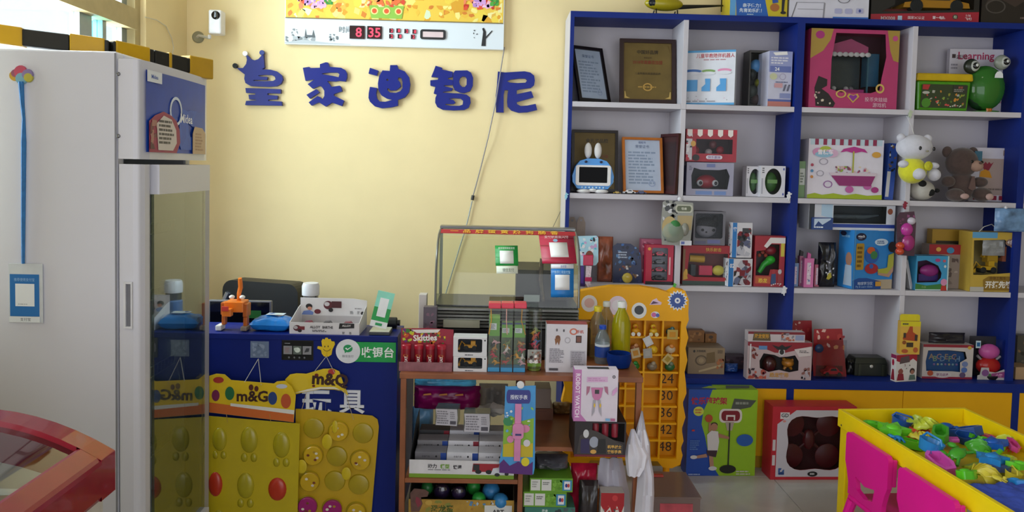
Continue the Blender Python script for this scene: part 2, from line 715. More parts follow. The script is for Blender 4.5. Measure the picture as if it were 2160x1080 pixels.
def zs(j):
    return SZ0 + j * SH + .0135


def shelf_unit(label, xa, nb, white_left=False):
    t = thing('shelf_unit', label, 'shelf', (xa, FY, 0), group='tall blue and white shelf units along the back wall')
    xb = xa + nb * SW
    top = SZ0 + 4 * SH
    yb = -.014
    T(t).box(xa, xa + PT, FY, yb, SZ0 + .0133, top, BLUE).build('side_panel', t)
    T(t).box(xa, xa + PT, FY - .053, yb, 0, SZ0 - .0303, BLUE).build('cabinet_side', t)
    if white_left:
        T(t).box(xa - .003, xa - .0002, FY + .002, yb, SZ0 + .0133, top, LAM).build('white_side_skin', t)
    T(t).box(xb - PT, xb, FY, yb, SZ0 + .0133, top, BLUE).build('side_panel', t)
    T(t).box(xb - PT, xb, FY - .053, yb, 0, SZ0 - .0303, BLUE).build('cabinet_side', t)
    T(t).box(xa + PT, xb - PT, FY, yb, top - .028, top, BLUE).build('top_board', t)
    T(t).box(xa, xb, FY - .055, yb, SZ0 - .03, SZ0 + .013, BLUE).build('base_board', t)
    T(t).box(xa + PT, xb - PT, yb - .008, yb, SZ0 + .013, top - .028, LAM).build('back_panel', t)
    T(t).box(xa + PT, xb - PT, FY - .04, FY - .02, 0, .06, mat('#b58711', .5)).build('plinth', t)
    for j in range(1, 4):
        z = SZ0 + j * SH
        for b in range(nb):
            a_ = xa + (PT if b == 0 else b * SW + .0125)
            b_ = xa + ((b + 1) * SW - (PT if b == nb - 1 else .0125))
            T(t).box(a_, b_, FY + .001, yb - .009, z - .0125, z + .0125, LAM).build('shelf', t, bev=.001)
    for b in range(1, nb):
        x = xa + b * SW
        for j in range(4):
            z = SZ0 + j * SH
            T(t).box(x - .012, x + .012, FY + .0005, yb - .009, z + (.0135 if j == 0 else -.0125), z + SH - (.028 if j == 3 else .013), LAM).build('divider', t, bev=.001)
    for b in range(nb):
        a_, b_ = xa + b * SW + (PT if b == 0 else .001), xa + (b + 1) * SW - (PT if b == nb - 1 else .001)
        T(t).box(a_, b_, FY - .052, FY - .034, .062, SZ0 - .032, YDOOR).build('cabinet_door', t, bev=.001)
    return t


shelf_unit('blue and white shelf unit beside the yellow wall, holding framed certificates', SX0, 2, True)
shelf_unit('blue and white shelf unit holding the pink boxed toy and plush toys', SX0 + 2 * SW, 2)
shelf_unit('blue shelf unit cut off by the right edge of the picture', SX0 + 4 * SW, 1)

# ================================================================== upright display fridge
FN, FFAR = CAM.y + 2.25, CAM.y + 2.78      # near and far side
XB, XD, XW = -1.128, -1.05, WX + .01
FT = 1.757
WHT = mat('#d6d6e0', .28, n=.02, ns=3)
GREYP = mat('#a9a9b2', .35, n=.03)
fr = thing('display_fridge', 'tall white upright display fridge with a glass door and blue header sign', 'fridge', ((XB + XW) / 2, (FN + FFAR) / 2, 0))
g = T(fr)
t_ = .045
g.box(XW, XB, FN, FN + t_, .06, FT, WHT)
g.box(XW, XB, FFAR - t_, FFAR, .06, FT, WHT)
g.box(XW, XW + t_, FN + t_, FFAR - t_, .06, FT, WHT)
g.box(XW + t_, XB, FN + t_, FFAR - t_, FT - .30, FT, WHT)
g.box(XW + t_, XB, FN + t_, FFAR - t_, .06, .25, WHT)
g.build('cabinet_body', fr, bev=.006)
T(fr).box(XW + .02, XB - .02, FN + .02, FFAR - .02, 0, .06, mat('#202024', .6)).build('foot_plinth', fr)


def bulge(y, amt=.008):
    t = (y - (FN + FFAR) / 2) / ((FFAR - FN) / 2)
    return XD + amt * (1 - t * t) - .01


def plan(y0, y1, xin, n=10, r=.022):
    pts = [(xin, y0), ]
    for i in range(n + 1):
        y = y0 + (y1 - y0) * i / n
        x = bulge(y)
        if i == 0:
            pts += [(x - r, y0), (x - r * .3, y0 + r * .3)]
        elif i == n:
            pts += [(x - r * .3, y1 - r * .3), (x - r, y1)]
        else:
            pts.append((x, y))
    pts.append((xin, y1))
    return pts


HZ0, HZ1 = 1.447, 1.737
hd = T(fr).prism(plan(FN, FFAR, XB + .002), HZ0, HZ1, WHT, ax='z').build('header_box', fr, bev=.004)
sy0, sy1, sz0, sz1 = FN + .028, FFAR - .05, HZ0 + .022, HZ1 - .026
g = T(fr)
nn = 12
sg = mat('#1a48b4', .4, n=.25, ns=4)
for i in range(nn):
    ya, yb = sy0 + (sy1 - sy0) * i / nn, sy0 + (sy1 - sy0) * (i + 1) / nn
    g.add([(bulge(ya) + .002, ya, sz0), (bulge(yb) + .002, yb, sz0), (bulge(yb) + .002, yb, sz1), (bulge(ya) + .002, ya, sz1)], [(0, 1, 2, 3)], sg, True)
sign = g.build('header_sign', fr)


def sgn(a, b, L):
    y = sy0 + a
    return (bulge(y) + .0045 + L, y, sz0 + b)


g = T(fr)
sw_, sh_ = sy1 - sy0, sz1 - sz0
deco(g, [('s', .05, .05, .95, .6, 16, ['#1c50bc', '#2258c4'], 2, .12), ('ring', .42, .55, .1, .19, .8, '#dce8fb'),
         ('t', .60, .47, .17, 'Midea', '#f2f6ff', .012, .46), ('r', .0, .86, .2, 1, '#e9eef6'), ('t', .1, .93, .07, 'Midea', '#2a55b0', .01, .16),
         ('p', [(.02, .0), (.02, .38), (.10, .46), (.22, .52), (.34, .48), (.42, .42), (.47, .3), (.48, .14), (.42, .0)], '#a02552'),
         ('p', [(.14, .03), (.12, .36), (.22, .47), (.34, .43), (.41, .3), (.42, .13), (.36, .03)], '#d9cfcb'),
         ('l', .15, .1, .39, .42, 6, '#4a4548'), ('s', .03, .04, .12, .4, 14, ['#7a3c44', '#5f3038', '#b07a70'], 3, .035),
         ('p', [(.70, .0), (.7, .28), (.74, .38), (.9, .37), (.97, .3), (.97, .0)], '#c9a988'), ('l', .75, .04, .93, .3, 6, '#b48c70')], sw_, sh_, sgn)
g.build('sign_print', fr)
# door
DZ0, DZ1 = .10, 1.432
dr = T(fr).prism(plan(FN, FN + .075, XB + .004, 3), DZ0, DZ1, WHT, ax='z').build('door_frame', fr, bev=.004)
g = T(fr)
g.box(XB + .004, bulge(FFAR) + .002, FFAR - .05, FFAR, DZ0, DZ1, GREYP)
g.box(XB + .004, XD + .012, FN + .075, FFAR - .05, DZ1 - .09, DZ1, WHT)
g.box(XB + .004, XD + .012, FN + .075, FFAR - .05, DZ0, DZ0 + .09, WHT)
g.build('door_rail', dr)
T(fr).box(XD - .012, XD - .004, FN + .075, FFAR - .05, DZ0 + .09, DZ1 - .09, mat('#c9d2cc', .03, kind='glass', r0=.06, pw=2.5)).build('door_glass', fr)
za, zb = at(270, 692, FN).z, at(270, 594, FN).z
ua, ub = at(263, 640, FN).x, at(281, 640, FN).x
g = T(fr)
g.prism([[(ua, za), (ub, za), (ub, zb), (ua, zb)], [(ua + .006, za + .006), (ub - .004, za + .006), (ub - .004, zb - .006), (ua + .006, zb - .006)]], FN - .008, FN - .0003, mat('#dcdce2', .3))
hn = g.build('door_handle', fr, bev=.001)
T(fr).box(ua + .006, ub - .004, FN - .002, FN - .0005, za + .006, zb - .006, mat('#77777f', .6)).build('handle_recess', hn)
for v in (156, 287):
    c = at(250, v, FN)
    T(fr).ell((c.x, FN - .001, c.z), (.006, .003, .006), mat('#7b7b80', .25, .9), 10, 6).build('screw', fr)
T(fr).box(XB - .006, XB - .001, FN - .0012, FN - .0002, .08, FT - .005, mat('#85858d', .6)).build('body_seam', fr)
for z in (.45, .72, .98, 1.2):
    g = T(fr)
    wm = mat('#d9dcda', .35, .2)
    for i in range(16):
        y = FN + .06 + i * (FFAR - FN - .12) / 15
        g.tube([(XW + .06, y, z), (XB - .03, y, z), (XB - .03, y, z + .035)], .002, wm, 5)
    for x, dz in ((XB - .03, .0), (XB - .03, .035), (XW + .08, 0), ((XW + XB) / 2, 0)):
        g.tube([(x, FN + .055, z + dz), (x, FFAR - .055, z + dz)], .0026, wm, 5)
    g.build('wire_shelf', fr)
# bottles inside
for k, (y, z, hh, c, cap, lb) in enumerate(((FN + .12, .98, .17, '#e6e2da', '#c9d6e6', 'white drink bottle nearest the hinge on the fridge shelf above the middle'),
                                  (FN + .22, .98, .17, '#d9d2c4', '#7f95c9', 'cream drink bottle with blue cap on the upper fridge shelf'),
                                  (FN + .33, .98, .16, '#cfd4c0', '#7f95c9', 'pale green drink bottle with blue cap on the upper fridge shelf'),
                                  (FN + .15, .72, .18, '#8aa06a', '#dddddd', 'green drink bottle on the middle fridge shelf'),
                                  (FN + .30, .45, .18, '#4c6a3c', '#333333', 'dark green drink bottle low in the fridge'))):
    b = thing('drink_bottle', lb, 'bottle', (XB - .12, y, z + .003), group='bottles in the fridge')
    G().lathe([(.03, 0), (.033, .01), (.033, hh * .65), (.014, hh * .85), (.013, hh * .9)], mat(c, .3)).build('bottle_body', b)
    G().lathe([(.016, hh * .9 + .0005), (.016, hh), (.012, hh + .002)], mat(cap, .4), n=14).build('cap', b)

# ================================================================== chest freezer with red rim
RED = mat('#90142a', .22, n=.06, coat=.4)
fz = thing('chest_freezer', 'ice cream chest freezer with a glossy red rim and curved glass lid', 'freezer', (-1.05, CAM.y + 1.1, 0))
fx0, fx1 = -1.37, at(243, 950, CAM.y + 1.58).x
fy1, fy0 = CAM.y + 1.58, CAM.y + .55
fzt = at(243, 950, CAM.y + 1.58).z


def arch(x, up=.085):
    t = (x - (fx0 + fx1) / 2) / ((fx1 - fx0) / 2)
    return fzt + up * (1 - t * t)


n_ = 14
xs_ = [fx0 + (fx1 - fx0) * i / n_ for i in range(n_ + 1)]
prof = [(x, arch(x)) for x in xs_] + [(x, arch(x) - .085) for x in reversed(xs_)]
T(fz).prism(prof, fy1 - .055, fy1, RED).build('end_rim', fz, bev=.012)
T(fz).prism(prof, fy0, fy0 + .055, RED).build('end_rim', fz, bev=.012)
for a, b in ((fx0, fx0 + .05), (fx1 - .05, fx1)):
    z = fzt
    T(fz).prism([(a, z - .085), (b, z - .085), (b, arch(b)), (a, arch(a))], fy0 + .055, fy1 - .055, RED).build('side_rim', fz, bev=.01)
g = T(fz)
xi = [fx0 + .05 + (fx1 - fx0 - .1) * i / n_ for i in range(n_ + 1)]
vs = [(x, y, arch(x) - .012) for y in (fy0 + .055, fy1 - .055) for x in xi]
g.add(vs, [(i, i + 1, i + n_ + 2, i + n_ + 1) for i in range(n_)], mat('#c9d0ce', .04, kind='glass', r0=.06, pw=3), True)
g.build('glass_lid', fz)
T(fz).box(fx0 + .015, fx1 - .02, fy0 + .01, fy1 - .012, .05, .42, mat('#d3cfc6', .35)).build('freezer_body', fz, bev=.01)
g = T(fz)
g.box(fx0 + .015, fx0 + .045, fy0 + .01, fy1 - .012, .42, fzt - .08, mat('#d3cfc6', .35))
g.box(fx1 - .05, fx1 - .02, fy0 + .01, fy1 - .012, .42, fzt - .08, mat('#d3cfc6', .35))
g.box(fx0 + .045, fx1 - .05, fy1 - .042, fy1 - .012, .42, fzt - .08, mat('#d3cfc6', .35))
g.box(fx0 + .045, fx1 - .05, fy0 + .01, fy0 + .04, .42, fzt - .08, mat('#d3cfc6', .35))
g.build('freezer_wall', fz)
rn = random.Random(5)
for k in range(10):
    cx = fx0 + .12 + (k % 3) * .15
    cy = fy1 - .14 - (k // 3) * .17
    zz = fzt - .1
    cc, nm = [('#d8cf9a', 'pale yellow'), ('#cfd3c9', 'silvery'), ('#b9896a', 'tan'), ('#c9b35c', 'mustard'), ('#d9d9d6', 'white')][k % 5]
    b = thing('ice_cream_pack', '%s wrapped ice cream under the freezer glass, row %s from the fridge' % (nm, ['one', 'two', 'three', 'four'][k // 3]), 'ice cream', (cx, cy, .4215), rn.uniform(-.4, .4), 'ice creams in the red freezer')
    pillow(G(), .11, .34 + .02 * (k % 3), .09, mat(cc, .35, n=.2, ns=30), k).build('wrapper', b)

# ================================================================== blue cash counter
CYF = -1.09
cx0, cx1 = -1.3, at(836, 900, CYF).x
ctz = at(640, 706, CYF).z
NAVY = mat('#081e70', .45, n=.06, ns=4, spec=.25)
DSK = ctz - .2
ct = thing('cash_counter', 'dark blue shop counter with a green cashier sign on its front', 'counter', ((cx0 + cx1) / 2, CYF, 0))
T(ct).box(cx0, cx1, CYF, CYF + .018, 0, ctz - .022, NAVY).build('front_panel', ct)
T(ct).prism([(CYF + .0182, 0), (CYF + .6, 0), (CYF + .6, DSK), (CYF + .1898, DSK), (CYF + .1898, ctz - .022), (CYF + .0182, ctz - .022)], cx0, cx0 + .018, NAVY, ax='x').build('side_panel', ct)
T(ct).prism([(CYF + .0182, 0), (CYF + .6, 0), (CYF + .6, DSK), (CYF + .1898, DSK), (CYF + .1898, ctz - .022), (CYF + .0182, ctz - .022)], cx1 - .018, cx1, NAVY, ax='x').build('side_panel', ct)
T(ct).box(cx0, cx1, CYF - .004, CYF + .2, ctz - .0215, ctz, NAVY).build('raised_ledge', ct, bev=.002)
T(ct).box(cx0, cx1, CYF + .19, CYF + .2, DSK, ctz - .022, NAVY).build('ledge_back', ct)
T(ct).box(cx0 + .0185, cx1 - .0185, CYF + .2005, CYF + .6, DSK - .02, DSK, NAVY).build('worktop', ct, bev=.002)

# ================================================================== brown wooden rack
WOOD = mat('#8f5432', .4, n=.25, ns=9)
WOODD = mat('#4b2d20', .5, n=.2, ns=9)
RYF = -1.23
rx0, rx1 = at(841, 900, RYF).x, at(1354, 900, RYF).x
rtz = at(1000, 790, RYF).z
RD = .52
rk = thing('wooden_rack', 'brown wooden open rack standing beside the blue counter', 'rack', ((rx0 + rx1) / 2, RYF, 0))
T(rk).box(rx0, rx1, RYF, RYF + RD, rtz - .02, rtz, WOOD).build('top_board', rk, bev=.002)
ps = .02
for x in (rx0 + .004, rx1 - .004 - ps):
    T(rk).box(x, x + ps, RYF + .004, RYF + .03, 0, rtz - .0205, WOOD).build('post', rk, bev=.0015)
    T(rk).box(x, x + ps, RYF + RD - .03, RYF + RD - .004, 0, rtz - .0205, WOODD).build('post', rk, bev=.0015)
mx = at(1098, 1000, RYF).x
T(rk).box(mx - .009, mx + .009, RYF + .004, RYF + .03, 0, rtz - .0205, WOOD).build('post', rk, bev=.0015)
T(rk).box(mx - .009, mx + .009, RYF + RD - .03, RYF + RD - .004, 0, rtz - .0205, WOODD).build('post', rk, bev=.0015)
LSH = at(980, 1012, RYF).z
RSH = at(1180, 944, RYF).z
BSH = at(1000, 1150, RYF).z
for (a, b, z) in ((rx0 + .004 + ps, mx - .009, LSH), (mx + .009, rx1 - .004 - ps, RSH), (rx0 + .004 + ps, mx - .009, BSH), (mx + .009, rx1 - .004 - ps, BSH)):
    T(rk).box(a + .0005, b - .0005, RYF + .004, RYF + RD - .004, z - .016, z, WOOD).build('shelf', rk, bev=.0015)

# ================================================================== yellow numbered prize tower
TY = -.52
AMB = mat('#f4ae0a', .4, n=.05, ns=6, spec=.3)
AMBD = mat('#dd9608', .5, n=.08, ns=8, spec=.3)
tp_ = at(1320, 1030, TY)
tw = thing('prize_tower', 'yellow plastic prize board of numbered pigeonholes on a pedestal', 'toy stand', (tp_.x, TY, 0))
out = [(1205, 640), (1208, 618), (1240, 611), (1290, 604), (1350, 604), (1392, 611), (1410, 617), (1425, 609), (1445, 613), (1453, 632), (1452, 660), (1453, 675), (1447, 690),
       (1452, 712), (1446, 735), (1450, 760), (1444, 785), (1447, 810), (1448, 830), (1440, 850), (1446, 880), (1438, 905), (1442, 930), (1436, 945), (1440, 960), (1435, 980),
       (1417, 988), (1398, 986), (1387, 973), (1300, 971), (1245, 971), (1236, 984), (1215, 989), (1195, 980), (1188, 960), (1192, 935), (1186, 905), (1192, 880), (1185, 850),
       (1192, 820), (1186, 790), (1193, 760), (1187, 730), (1193, 700), (1190, 670)]
gx = [at(u, 820, TY).x for u in (1207, 1245, 1283, 1320, 1357, 1395, 1432)]
gz = [at(1400, v, TY).z for v in (677, 713, 750, 787, 822, 859, 895, 931, 968)]
loop = [(lambda q: (q.x, q.z))(at(u, v, TY)) for u, v in out]
big = [(gx[0], gz[8]), (gx[6], gz[8]), (gx[6], gz[0]), (gx[0], gz[0])]
T(tw).prism([loop, big], TY, TY + .055, AMB).build('front_frame', tw, bev=.005)
T(tw).box(gx[0], gx[6], TY + .05, TY + .0545, gz[8], gz[0], AMBD).build('back_plate', tw)
for x in gx[1:6]:
    T(tw).box(x - .004, x + .004, TY + .006, TY + .0495, gz[8], gz[0], AMB).build('cell_divider', tw)
for z in gz[1:8]:
    for i in range(6):
        T(tw).box(gx[i] + .0042, gx[i + 1] - .0042, TY + .006, TY + .0495, z - .004, z + .004, AMB).build('cell_shelf', tw)
for k, s in enumerate(('24', '30', '36', '42', '48')):
    i = 3 + k
    g = T(tw)
    g.text(s, lambda a, b: (a, TY + .0493, b), (gx[5] + gx[6]) / 2 - .004, (gz[i] + gz[i + 1]) / 2, .065, mat('#3a2606', .6), 0)
    g.build('cell_number', tw)
nx = at(1408, 990, TY).x
nx2 = at(1213, 990, TY).x
for x in (nx, nx2):
    T(tw).lathe([(.022, .02), (.016, .04), (.016, at(1400, 986, TY).z + .012)], AMB, (x, TY + .028, 0), 16).build('pedestal_neck', tw)
    T(tw).prism([(x - .055, TY - .16), (x + .06, TY - .16), (x + .042, TY + .09), (x - .042, TY + .09)], .0, .02, AMB, ax='z').build('pedestal_foot', tw, bev=.006)


def sticker(*layers):
    g = T(tw)
    for k, (pts, c) in enumerate(layers):
        g.flat([(lambda q: (q.x, q.z))(at(u, v, TY)) for u, v in pts], lambda a, b, k=k: (a, TY - (k + 1) * .0005, b), ink(c))
    g.build('sticker', tw)


def pc(u, v, r, r2=None, n=18):
    return circ(u, v, r, r2 if r2 else r, n)


sticker((star(1429, 634, 22, 17, 16), '#e9ecf2'), (star(1429, 634, 18, 14, 16), '#38559f'), (pc(1429, 634, 6), '#f0f0f4'), (pc(1429, 634, 2.5), '#38559f'))
# plain generic stickers in the photo's colours
for (u, v, r, c1, c2) in ((1243, 640, 17, '#efe3dd', '#e8b8ac'), (1303, 645, 20, '#ead3e0', '#f0e6ee'), (1348, 655, 16, '#e9e9ea', '#3c4046')):
    sticker((pc(u, v, r, r * 1.05), c1), (pc(u, v - 1, r * .62, r * .6), c2))
sticker(([(1370, 643), (1376, 633), (1385, 629), (1388, 634), (1396, 638), (1394, 643)], '#e6c6dc'), ([(1372, 642), (1378, 635), (1390, 639)], '#5a3a60'))
sticker((pc(1382, 664, 9, 7), '#eeeeee'), (pc(1379, 664, 5, 5), '#d66aa8'), (pc(1387, 665, 4, 4), '#5a6ac0'))

# ================================================================== sand play table and chairs
tz = .50
P0, P1 = onz(1768, 862, tz), onz(2047, 865, tz)
ang = -math.atan2(915 - 1049, F)
tb = thing('sand_table', 'bright yellow sand play table full of beach toys', 'table', (P0.x, P0.y, 0), ang)
TW_ = (P1 - P0).length
TL = 1.25
YT = mat('#f8da10', .35, n=.03, spec=.3)
rh, rt = .07, .018
# local axes: +x to the right along the far edge, -y towards the camera
G().box(0, rt, -TL, 0, tz - rh, tz, YT).build('rim_board', tb, bev=.002)
G().box(TW_ - rt, TW_, -TL, 0, tz - rh, tz, YT).build('rim_board', tb, bev=.002)
G().box(rt + .0003, TW_ - rt - .0003, -rt, 0, tz - rh, tz, YT).build('rim_board', tb, bev=.002)
G().box(rt + .0003, TW_ - rt - .0003, -TL, -TL + rt, tz - rh, tz, YT).build('rim_board', tb, bev=.002)
G().box(rt + .0003, TW_ - rt - .0003, -TL + rt + .0003, -rt - .0003, tz - rh, tz - rh + .012, mat('#e3c513', .4)).build('tray_bottom', tb)
for x in (.008, TW_ - .058):
    for y in (-.058, -TL + .008):
        G().box(x, x + .05, y, y + .05, 0, tz - rh - .0005, YT).build('leg', tb, bev=.003)
G().box(.02, .045, -.62, -.56, tz - rh - .07, tz - rh - .0005, mat('#e9b81a', .4)).build('brace_block', tb)
G().ell((-.0005, -.03, tz - rh + .012), (.002, .004, .004), mat('#4a4030', .5), 8, 6).build('screw_cap', tb)
SAND_Z = tz - rh + .0125


def tl(u, v, z):
    """pixel -> table-local point at height z"""
    q = onz(u, v, z) - Vector((P0.x, P0.y, 0))
    c_, s_ = math.cos(ang), math.sin(ang)
    return q.x * c_ + q.y * s_, -q.x * s_ + q.y * c_


def kid_chair(label, fa, nb_):
    """magenta moulded chair; back parallel to the table's long side (fa, nb_ = far and near top corners, table-local), seat pushed under (+x)"""
    c_, s_ = math.cos(ang), math.sin(ang)
    lx, ly = (fa[0] + nb_[0]) / 2, (fa[1] + nb_[1]) / 2
    t = thing('child_chair', label, 'chair', (P0.x + lx * c_ - ly * s_, P0.y + lx * s_ + ly * c_, 0), ang, 'magenta plastic child chairs at the sand table')
    MG = mat('#e81094', .4, n=.04, ns=6)
    ht = .46
    w1_ = abs(fa[1] - nb_[1]) / 2
    w2_ = w1_ * .8
    o = [(-w2_, .225), (-w2_ * 1.0, .27), (-w1_ * .9, .315), (-w1_, .345), (-w1_, ht - .012), (-w1_ + .012, ht), (w1_ - .012, ht), (w1_, ht - .012), (w1_, .345), (w1_ * .9, .315), (w2_, .27), (w2_, .225)]
    k = w2_ / .105
    hole = [(-.05 * k, .262), (0, .248), (.05 * k, .262), (.06 * k, .31), (0, .295), (-.06 * k, .31)]
    b = G().prism([o, hole], -.012, .006, MG, ax='x').build('backrest', t, bev=.006)
    for sy in (-1, 1):
        G().box(.0065, .024, sy * w1_ - .012 * (sy > 0), sy * w1_ + .012 * (sy < 0), .35, ht - .012, MG).build('back_flange', b, bev=.004)
    G().box(-.016, .25, -w2_ * .98, w2_ * .98, .205, .2245, MG).build('seat', t, bev=.008)
    for sx_ in (0, .22):
        for sy in (-1, 1):
            kk = -.035 if sx_ == 0 else .02
            G().tube([(sx_, sy * w2_ * .85, .204), (sx_ + kk * .6, sy * w2_, .11), (sx_ + kk, sy * w1_ * .95, 0)], [.02, .017, .014], MG, 10).build('leg', t)
    return t


# ================================================================== chairs at the sand table
for lb, fa, nb_ in (('magenta plastic child chair nearer the boxed toys, tucked under the sand table', (1793, 908), (1880, 965)),
                    ('magenta plastic child chair nearer the camera, tucked under the sand table', (1905, 982), (2020, 1060))):
    kid_chair(lb, tl(*fa, .46), tl(*nb_, .46))


def xz(u, v, Y):
    q = at(u, v, Y)
    return q.x, q.z


def pz(pts, off, sc, Y):
    return [xz(off[0] + a * sc, off[1] + b * sc, Y) for a, b in pts]


# ================================================================== raised characters on the wall
SIGNB = mat('#0e1f7c', .35, n=.05, ns=6, spec=.3)
WYF = -.022
CH = [
    ('皇', 'blue raised wall character at the left of the sign, wearing a small crown', (480, 100), 140 / 1080,
     [[[(150, 335), (250, 335), (300, 270), (315, 200), (300, 130), (330, 130), (380, 190), (440, 210), (500, 190), (545, 140), (560, 115), (585, 120), (590, 200), (600, 330), (560, 355), (700, 362), (800, 390), (880, 450), (900, 520), (870, 590), (800, 630), (680, 640), (500, 635), (370, 625), (290, 580), (270, 510), (280, 440), (200, 380)],
       [(490, 455), (620, 445), (720, 450), (770, 480), (780, 520), (740, 545), (600, 550), (420, 545), (420, 530), (640, 530), (650, 480), (540, 475)]],
      [[(290, 660), (865, 680), (865, 750), (650, 745), (650, 775), (815, 785), (810, 845), (660, 850), (660, 870), (880, 880), (885, 948), (285, 938), (300, 870), (470, 860), (460, 850), (350, 845), (340, 770), (450, 768), (450, 745), (300, 740)]]]),
    ('家', 'blue raised wall character second from the left in the sign', (630, 120), 110 / 1080,
     [[[(85, 225), (220, 205), (235, 230), (440, 225), (440, 150), (560, 110), (605, 115), (640, 205), (880, 225), (960, 270), (1000, 340), (1000, 430), (970, 510), (840, 495), (760, 510), (590, 500), (680, 620), (850, 595), (880, 630), (900, 710), (730, 770), (725, 800), (940, 905), (895, 1020), (690, 945), (560, 1030), (420, 940), (265, 1010), (205, 940), (390, 810), (440, 830), (490, 880), (530, 810), (530, 700), (480, 620), (430, 600), (290, 660), (185, 565), (330, 465), (140, 495)],
       [(470, 345), (620, 325), (800, 325), (845, 360), (825, 420), (720, 395), (520, 365)]],
      [[(160, 785), (365, 665), (430, 735), (230, 865)]]]),
    ('迪', 'blue raised wall character in the middle of the sign, shaped like a smiling face', (765, 125), 110 / 1080,
     [[[(150, 175), (325, 235), (290, 340), (120, 295)]],
      [[(410, 230), (560, 240), (570, 120), (715, 120), (740, 200), (870, 250), (960, 370), (985, 520), (960, 680), (870, 790), (730, 840), (730, 960), (600, 995), (400, 1015), (250, 975), (150, 880), (120, 800), (125, 700), (150, 570), (300, 595), (280, 720), (300, 820), (350, 875), (470, 880), (610, 840), (500, 815), (390, 750), (325, 640), (315, 500), (340, 350)],
       [(505, 400), (540, 425), (520, 450), (485, 435)],
       [(740, 375), (800, 385), (825, 470), (825, 600), (780, 660), (690, 695), (570, 690), (510, 640), (510, 600), (550, 610), (570, 645), (690, 645), (750, 600), (790, 560), (770, 470), (725, 425)]]]),
    ('智', 'blue raised wall character fourth from the left in the sign', (900, 130), 110 / 1080,
     [[[(185, 85), (320, 125), (320, 165), (540, 210), (540, 315), (440, 340), (440, 360), (550, 385), (550, 485), (380, 490), (350, 505), (540, 550), (520, 600), (340, 625), (340, 640), (560, 655), (700, 660), (830, 685), (900, 740), (910, 850), (870, 950), (780, 1000), (560, 1010), (330, 995), (220, 940), (175, 850), (180, 750), (210, 680), (145, 660), (180, 520), (75, 495), (75, 385), (230, 375), (245, 330), (95, 315), (150, 180)],
       [(460, 770), (560, 755), (700, 765), (755, 810), (745, 890), (680, 915), (500, 915), (390, 895), (390, 875), (550, 880), (600, 850), (560, 800)]],
      [[(590, 185), (840, 180), (920, 230), (960, 330), (955, 500), (900, 610), (780, 652), (690, 642), (580, 590), (545, 510), (545, 350), (555, 230)],
       [(740, 305), (800, 310), (830, 360), (825, 480), (790, 525), (740, 525), (690, 480), (670, 410), (690, 340)]]]),
    ('尼', 'blue raised wall character at the right end of the sign, beside the hanging cord', (1035, 135), 110 / 1080,
     [[[(150, 155), (300, 175), (700, 150), (820, 175), (900, 240), (915, 340), (900, 440), (830, 495), (600, 525), (540, 545), (540, 625), (840, 560), (890, 690), (540, 790), (545, 830), (620, 870), (760, 860), (930, 825), (965, 950), (760, 1000), (580, 1010), (430, 965), (350, 880), (340, 780), (350, 620), (365, 540), (290, 540), (270, 640), (270, 1005), (110, 1000), (105, 650), (130, 450)],
       [(330, 355), (420, 320), (600, 300), (720, 300), (755, 340), (720, 385), (560, 395), (400, 385)]]]),
]
for nm, lb, off, sc, groups in CH:
    q = at(off[0] + 500 * sc, off[1] + 1000 * sc, WYF)
    t = thing('sign_character', lb, 'sign', (q.x, -.001, q.z), group='raised blue shop sign characters')
    for gr in groups:
        T(t).prism([pz(l, off, sc, WYF) for l in gr], WYF, -.0015, SIGNB).build('character_stroke', t, bev=.0012)
    if nm == '皇':
        for a, b, c in ((120, 298, '#20242c'), (285, 100, '#f0f0f4'), (558, 85, '#2a3c86')):
            x, z = xz(off[0] + a * sc, off[1] + b * sc, WYF)
            T(t).lathe([(.012, -.01), (.0135, -.006), (.0135, .008), (.012, .012)], mat(c, .15, .3), (x, -.013, z), 14, Matrix.Rotation(PI / 2, 3, 'X')).build('crown_ball', t)

# ================================================================== picture clock
CB = (601, -70, 1064, 99)
x0, x1, z0, z1 = rect(*CB, -.032)
ck = thing('picture_clock', 'wall picture with golden floral print above a white digital clock strip', 'clock', ((x0 + x1) / 2, -.001, z0))
cw, chh = x1 - x0, z1 - z0
G().box(-cw / 2, cw / 2, -.03, -.0005, 0, chh, mat('#e9eef2', .12, n=.02)).build('clock_panel', ck, bev=.002)
K = lambda u, v: ((u - 601) / 463, (99 - (v - (u - 832) * .026)) / 169)
mk = lambda a, b, L: (a - cw / 2, -.0305 - L, b)
sb = K(832, 43)[1]
ops = [('r', 0.004, sb, .996, .998, '#efc94a'), ('s', .01, sb + .005, .99, .99, 90, ['#f6e27a', '#f2d44e', '#e0a52a', '#f4e9a4', '#d9f0c4', '#e8b84a'], 7, .03),
       ('s', .01, sb + .005, .99, sb + .2, 60, ['#e6a02c', '#d9822c', '#f0c040', '#f7e88a'], 8, .016)]
for u, v in ((660, 2), (1010, 5)):
    a, b = K(u, v)
    ops += [('s', a - .07, b - .1, a + .07, b + .3, 46, ['#e2512c', '#c9301c', '#f08a5a', '#f4b4c8'], int(u), .018), ('s', a - .04, b - .06, a + .05, b + .05, 18, ['#d9a4e0', '#b98ad0', '#f2c4e8'], int(u) + 1, .014),
            ('s', a + .05, b - .04, a + .09, b + .08, 8, ['#4fa83c', '#2f8a3a'], int(u) + 2, .013)]
a, b = K(815, 22)
ops += [('p', [(a - .08, b + .06), (a - .07, b - .1), (a + .07, b - .1), (a + .08, b + .06)], '#8fbf4a'), ('s', a - .09, b + .04, a + .09, b + .3, 40, ['#e8703c', '#f2a05a', '#f4d0a0', '#d94a30'], 31, .016)]
for d in (-.055, 0, .055):
    ops += [('e', a + d, b - .01, .017, .045, '#f3e08c'), ('e', a + d, b - .01, .011, .03, '#e0582c')]
ops += [('r', .004, sb - .008, .996, sb + .004, '#7a6a3c')]
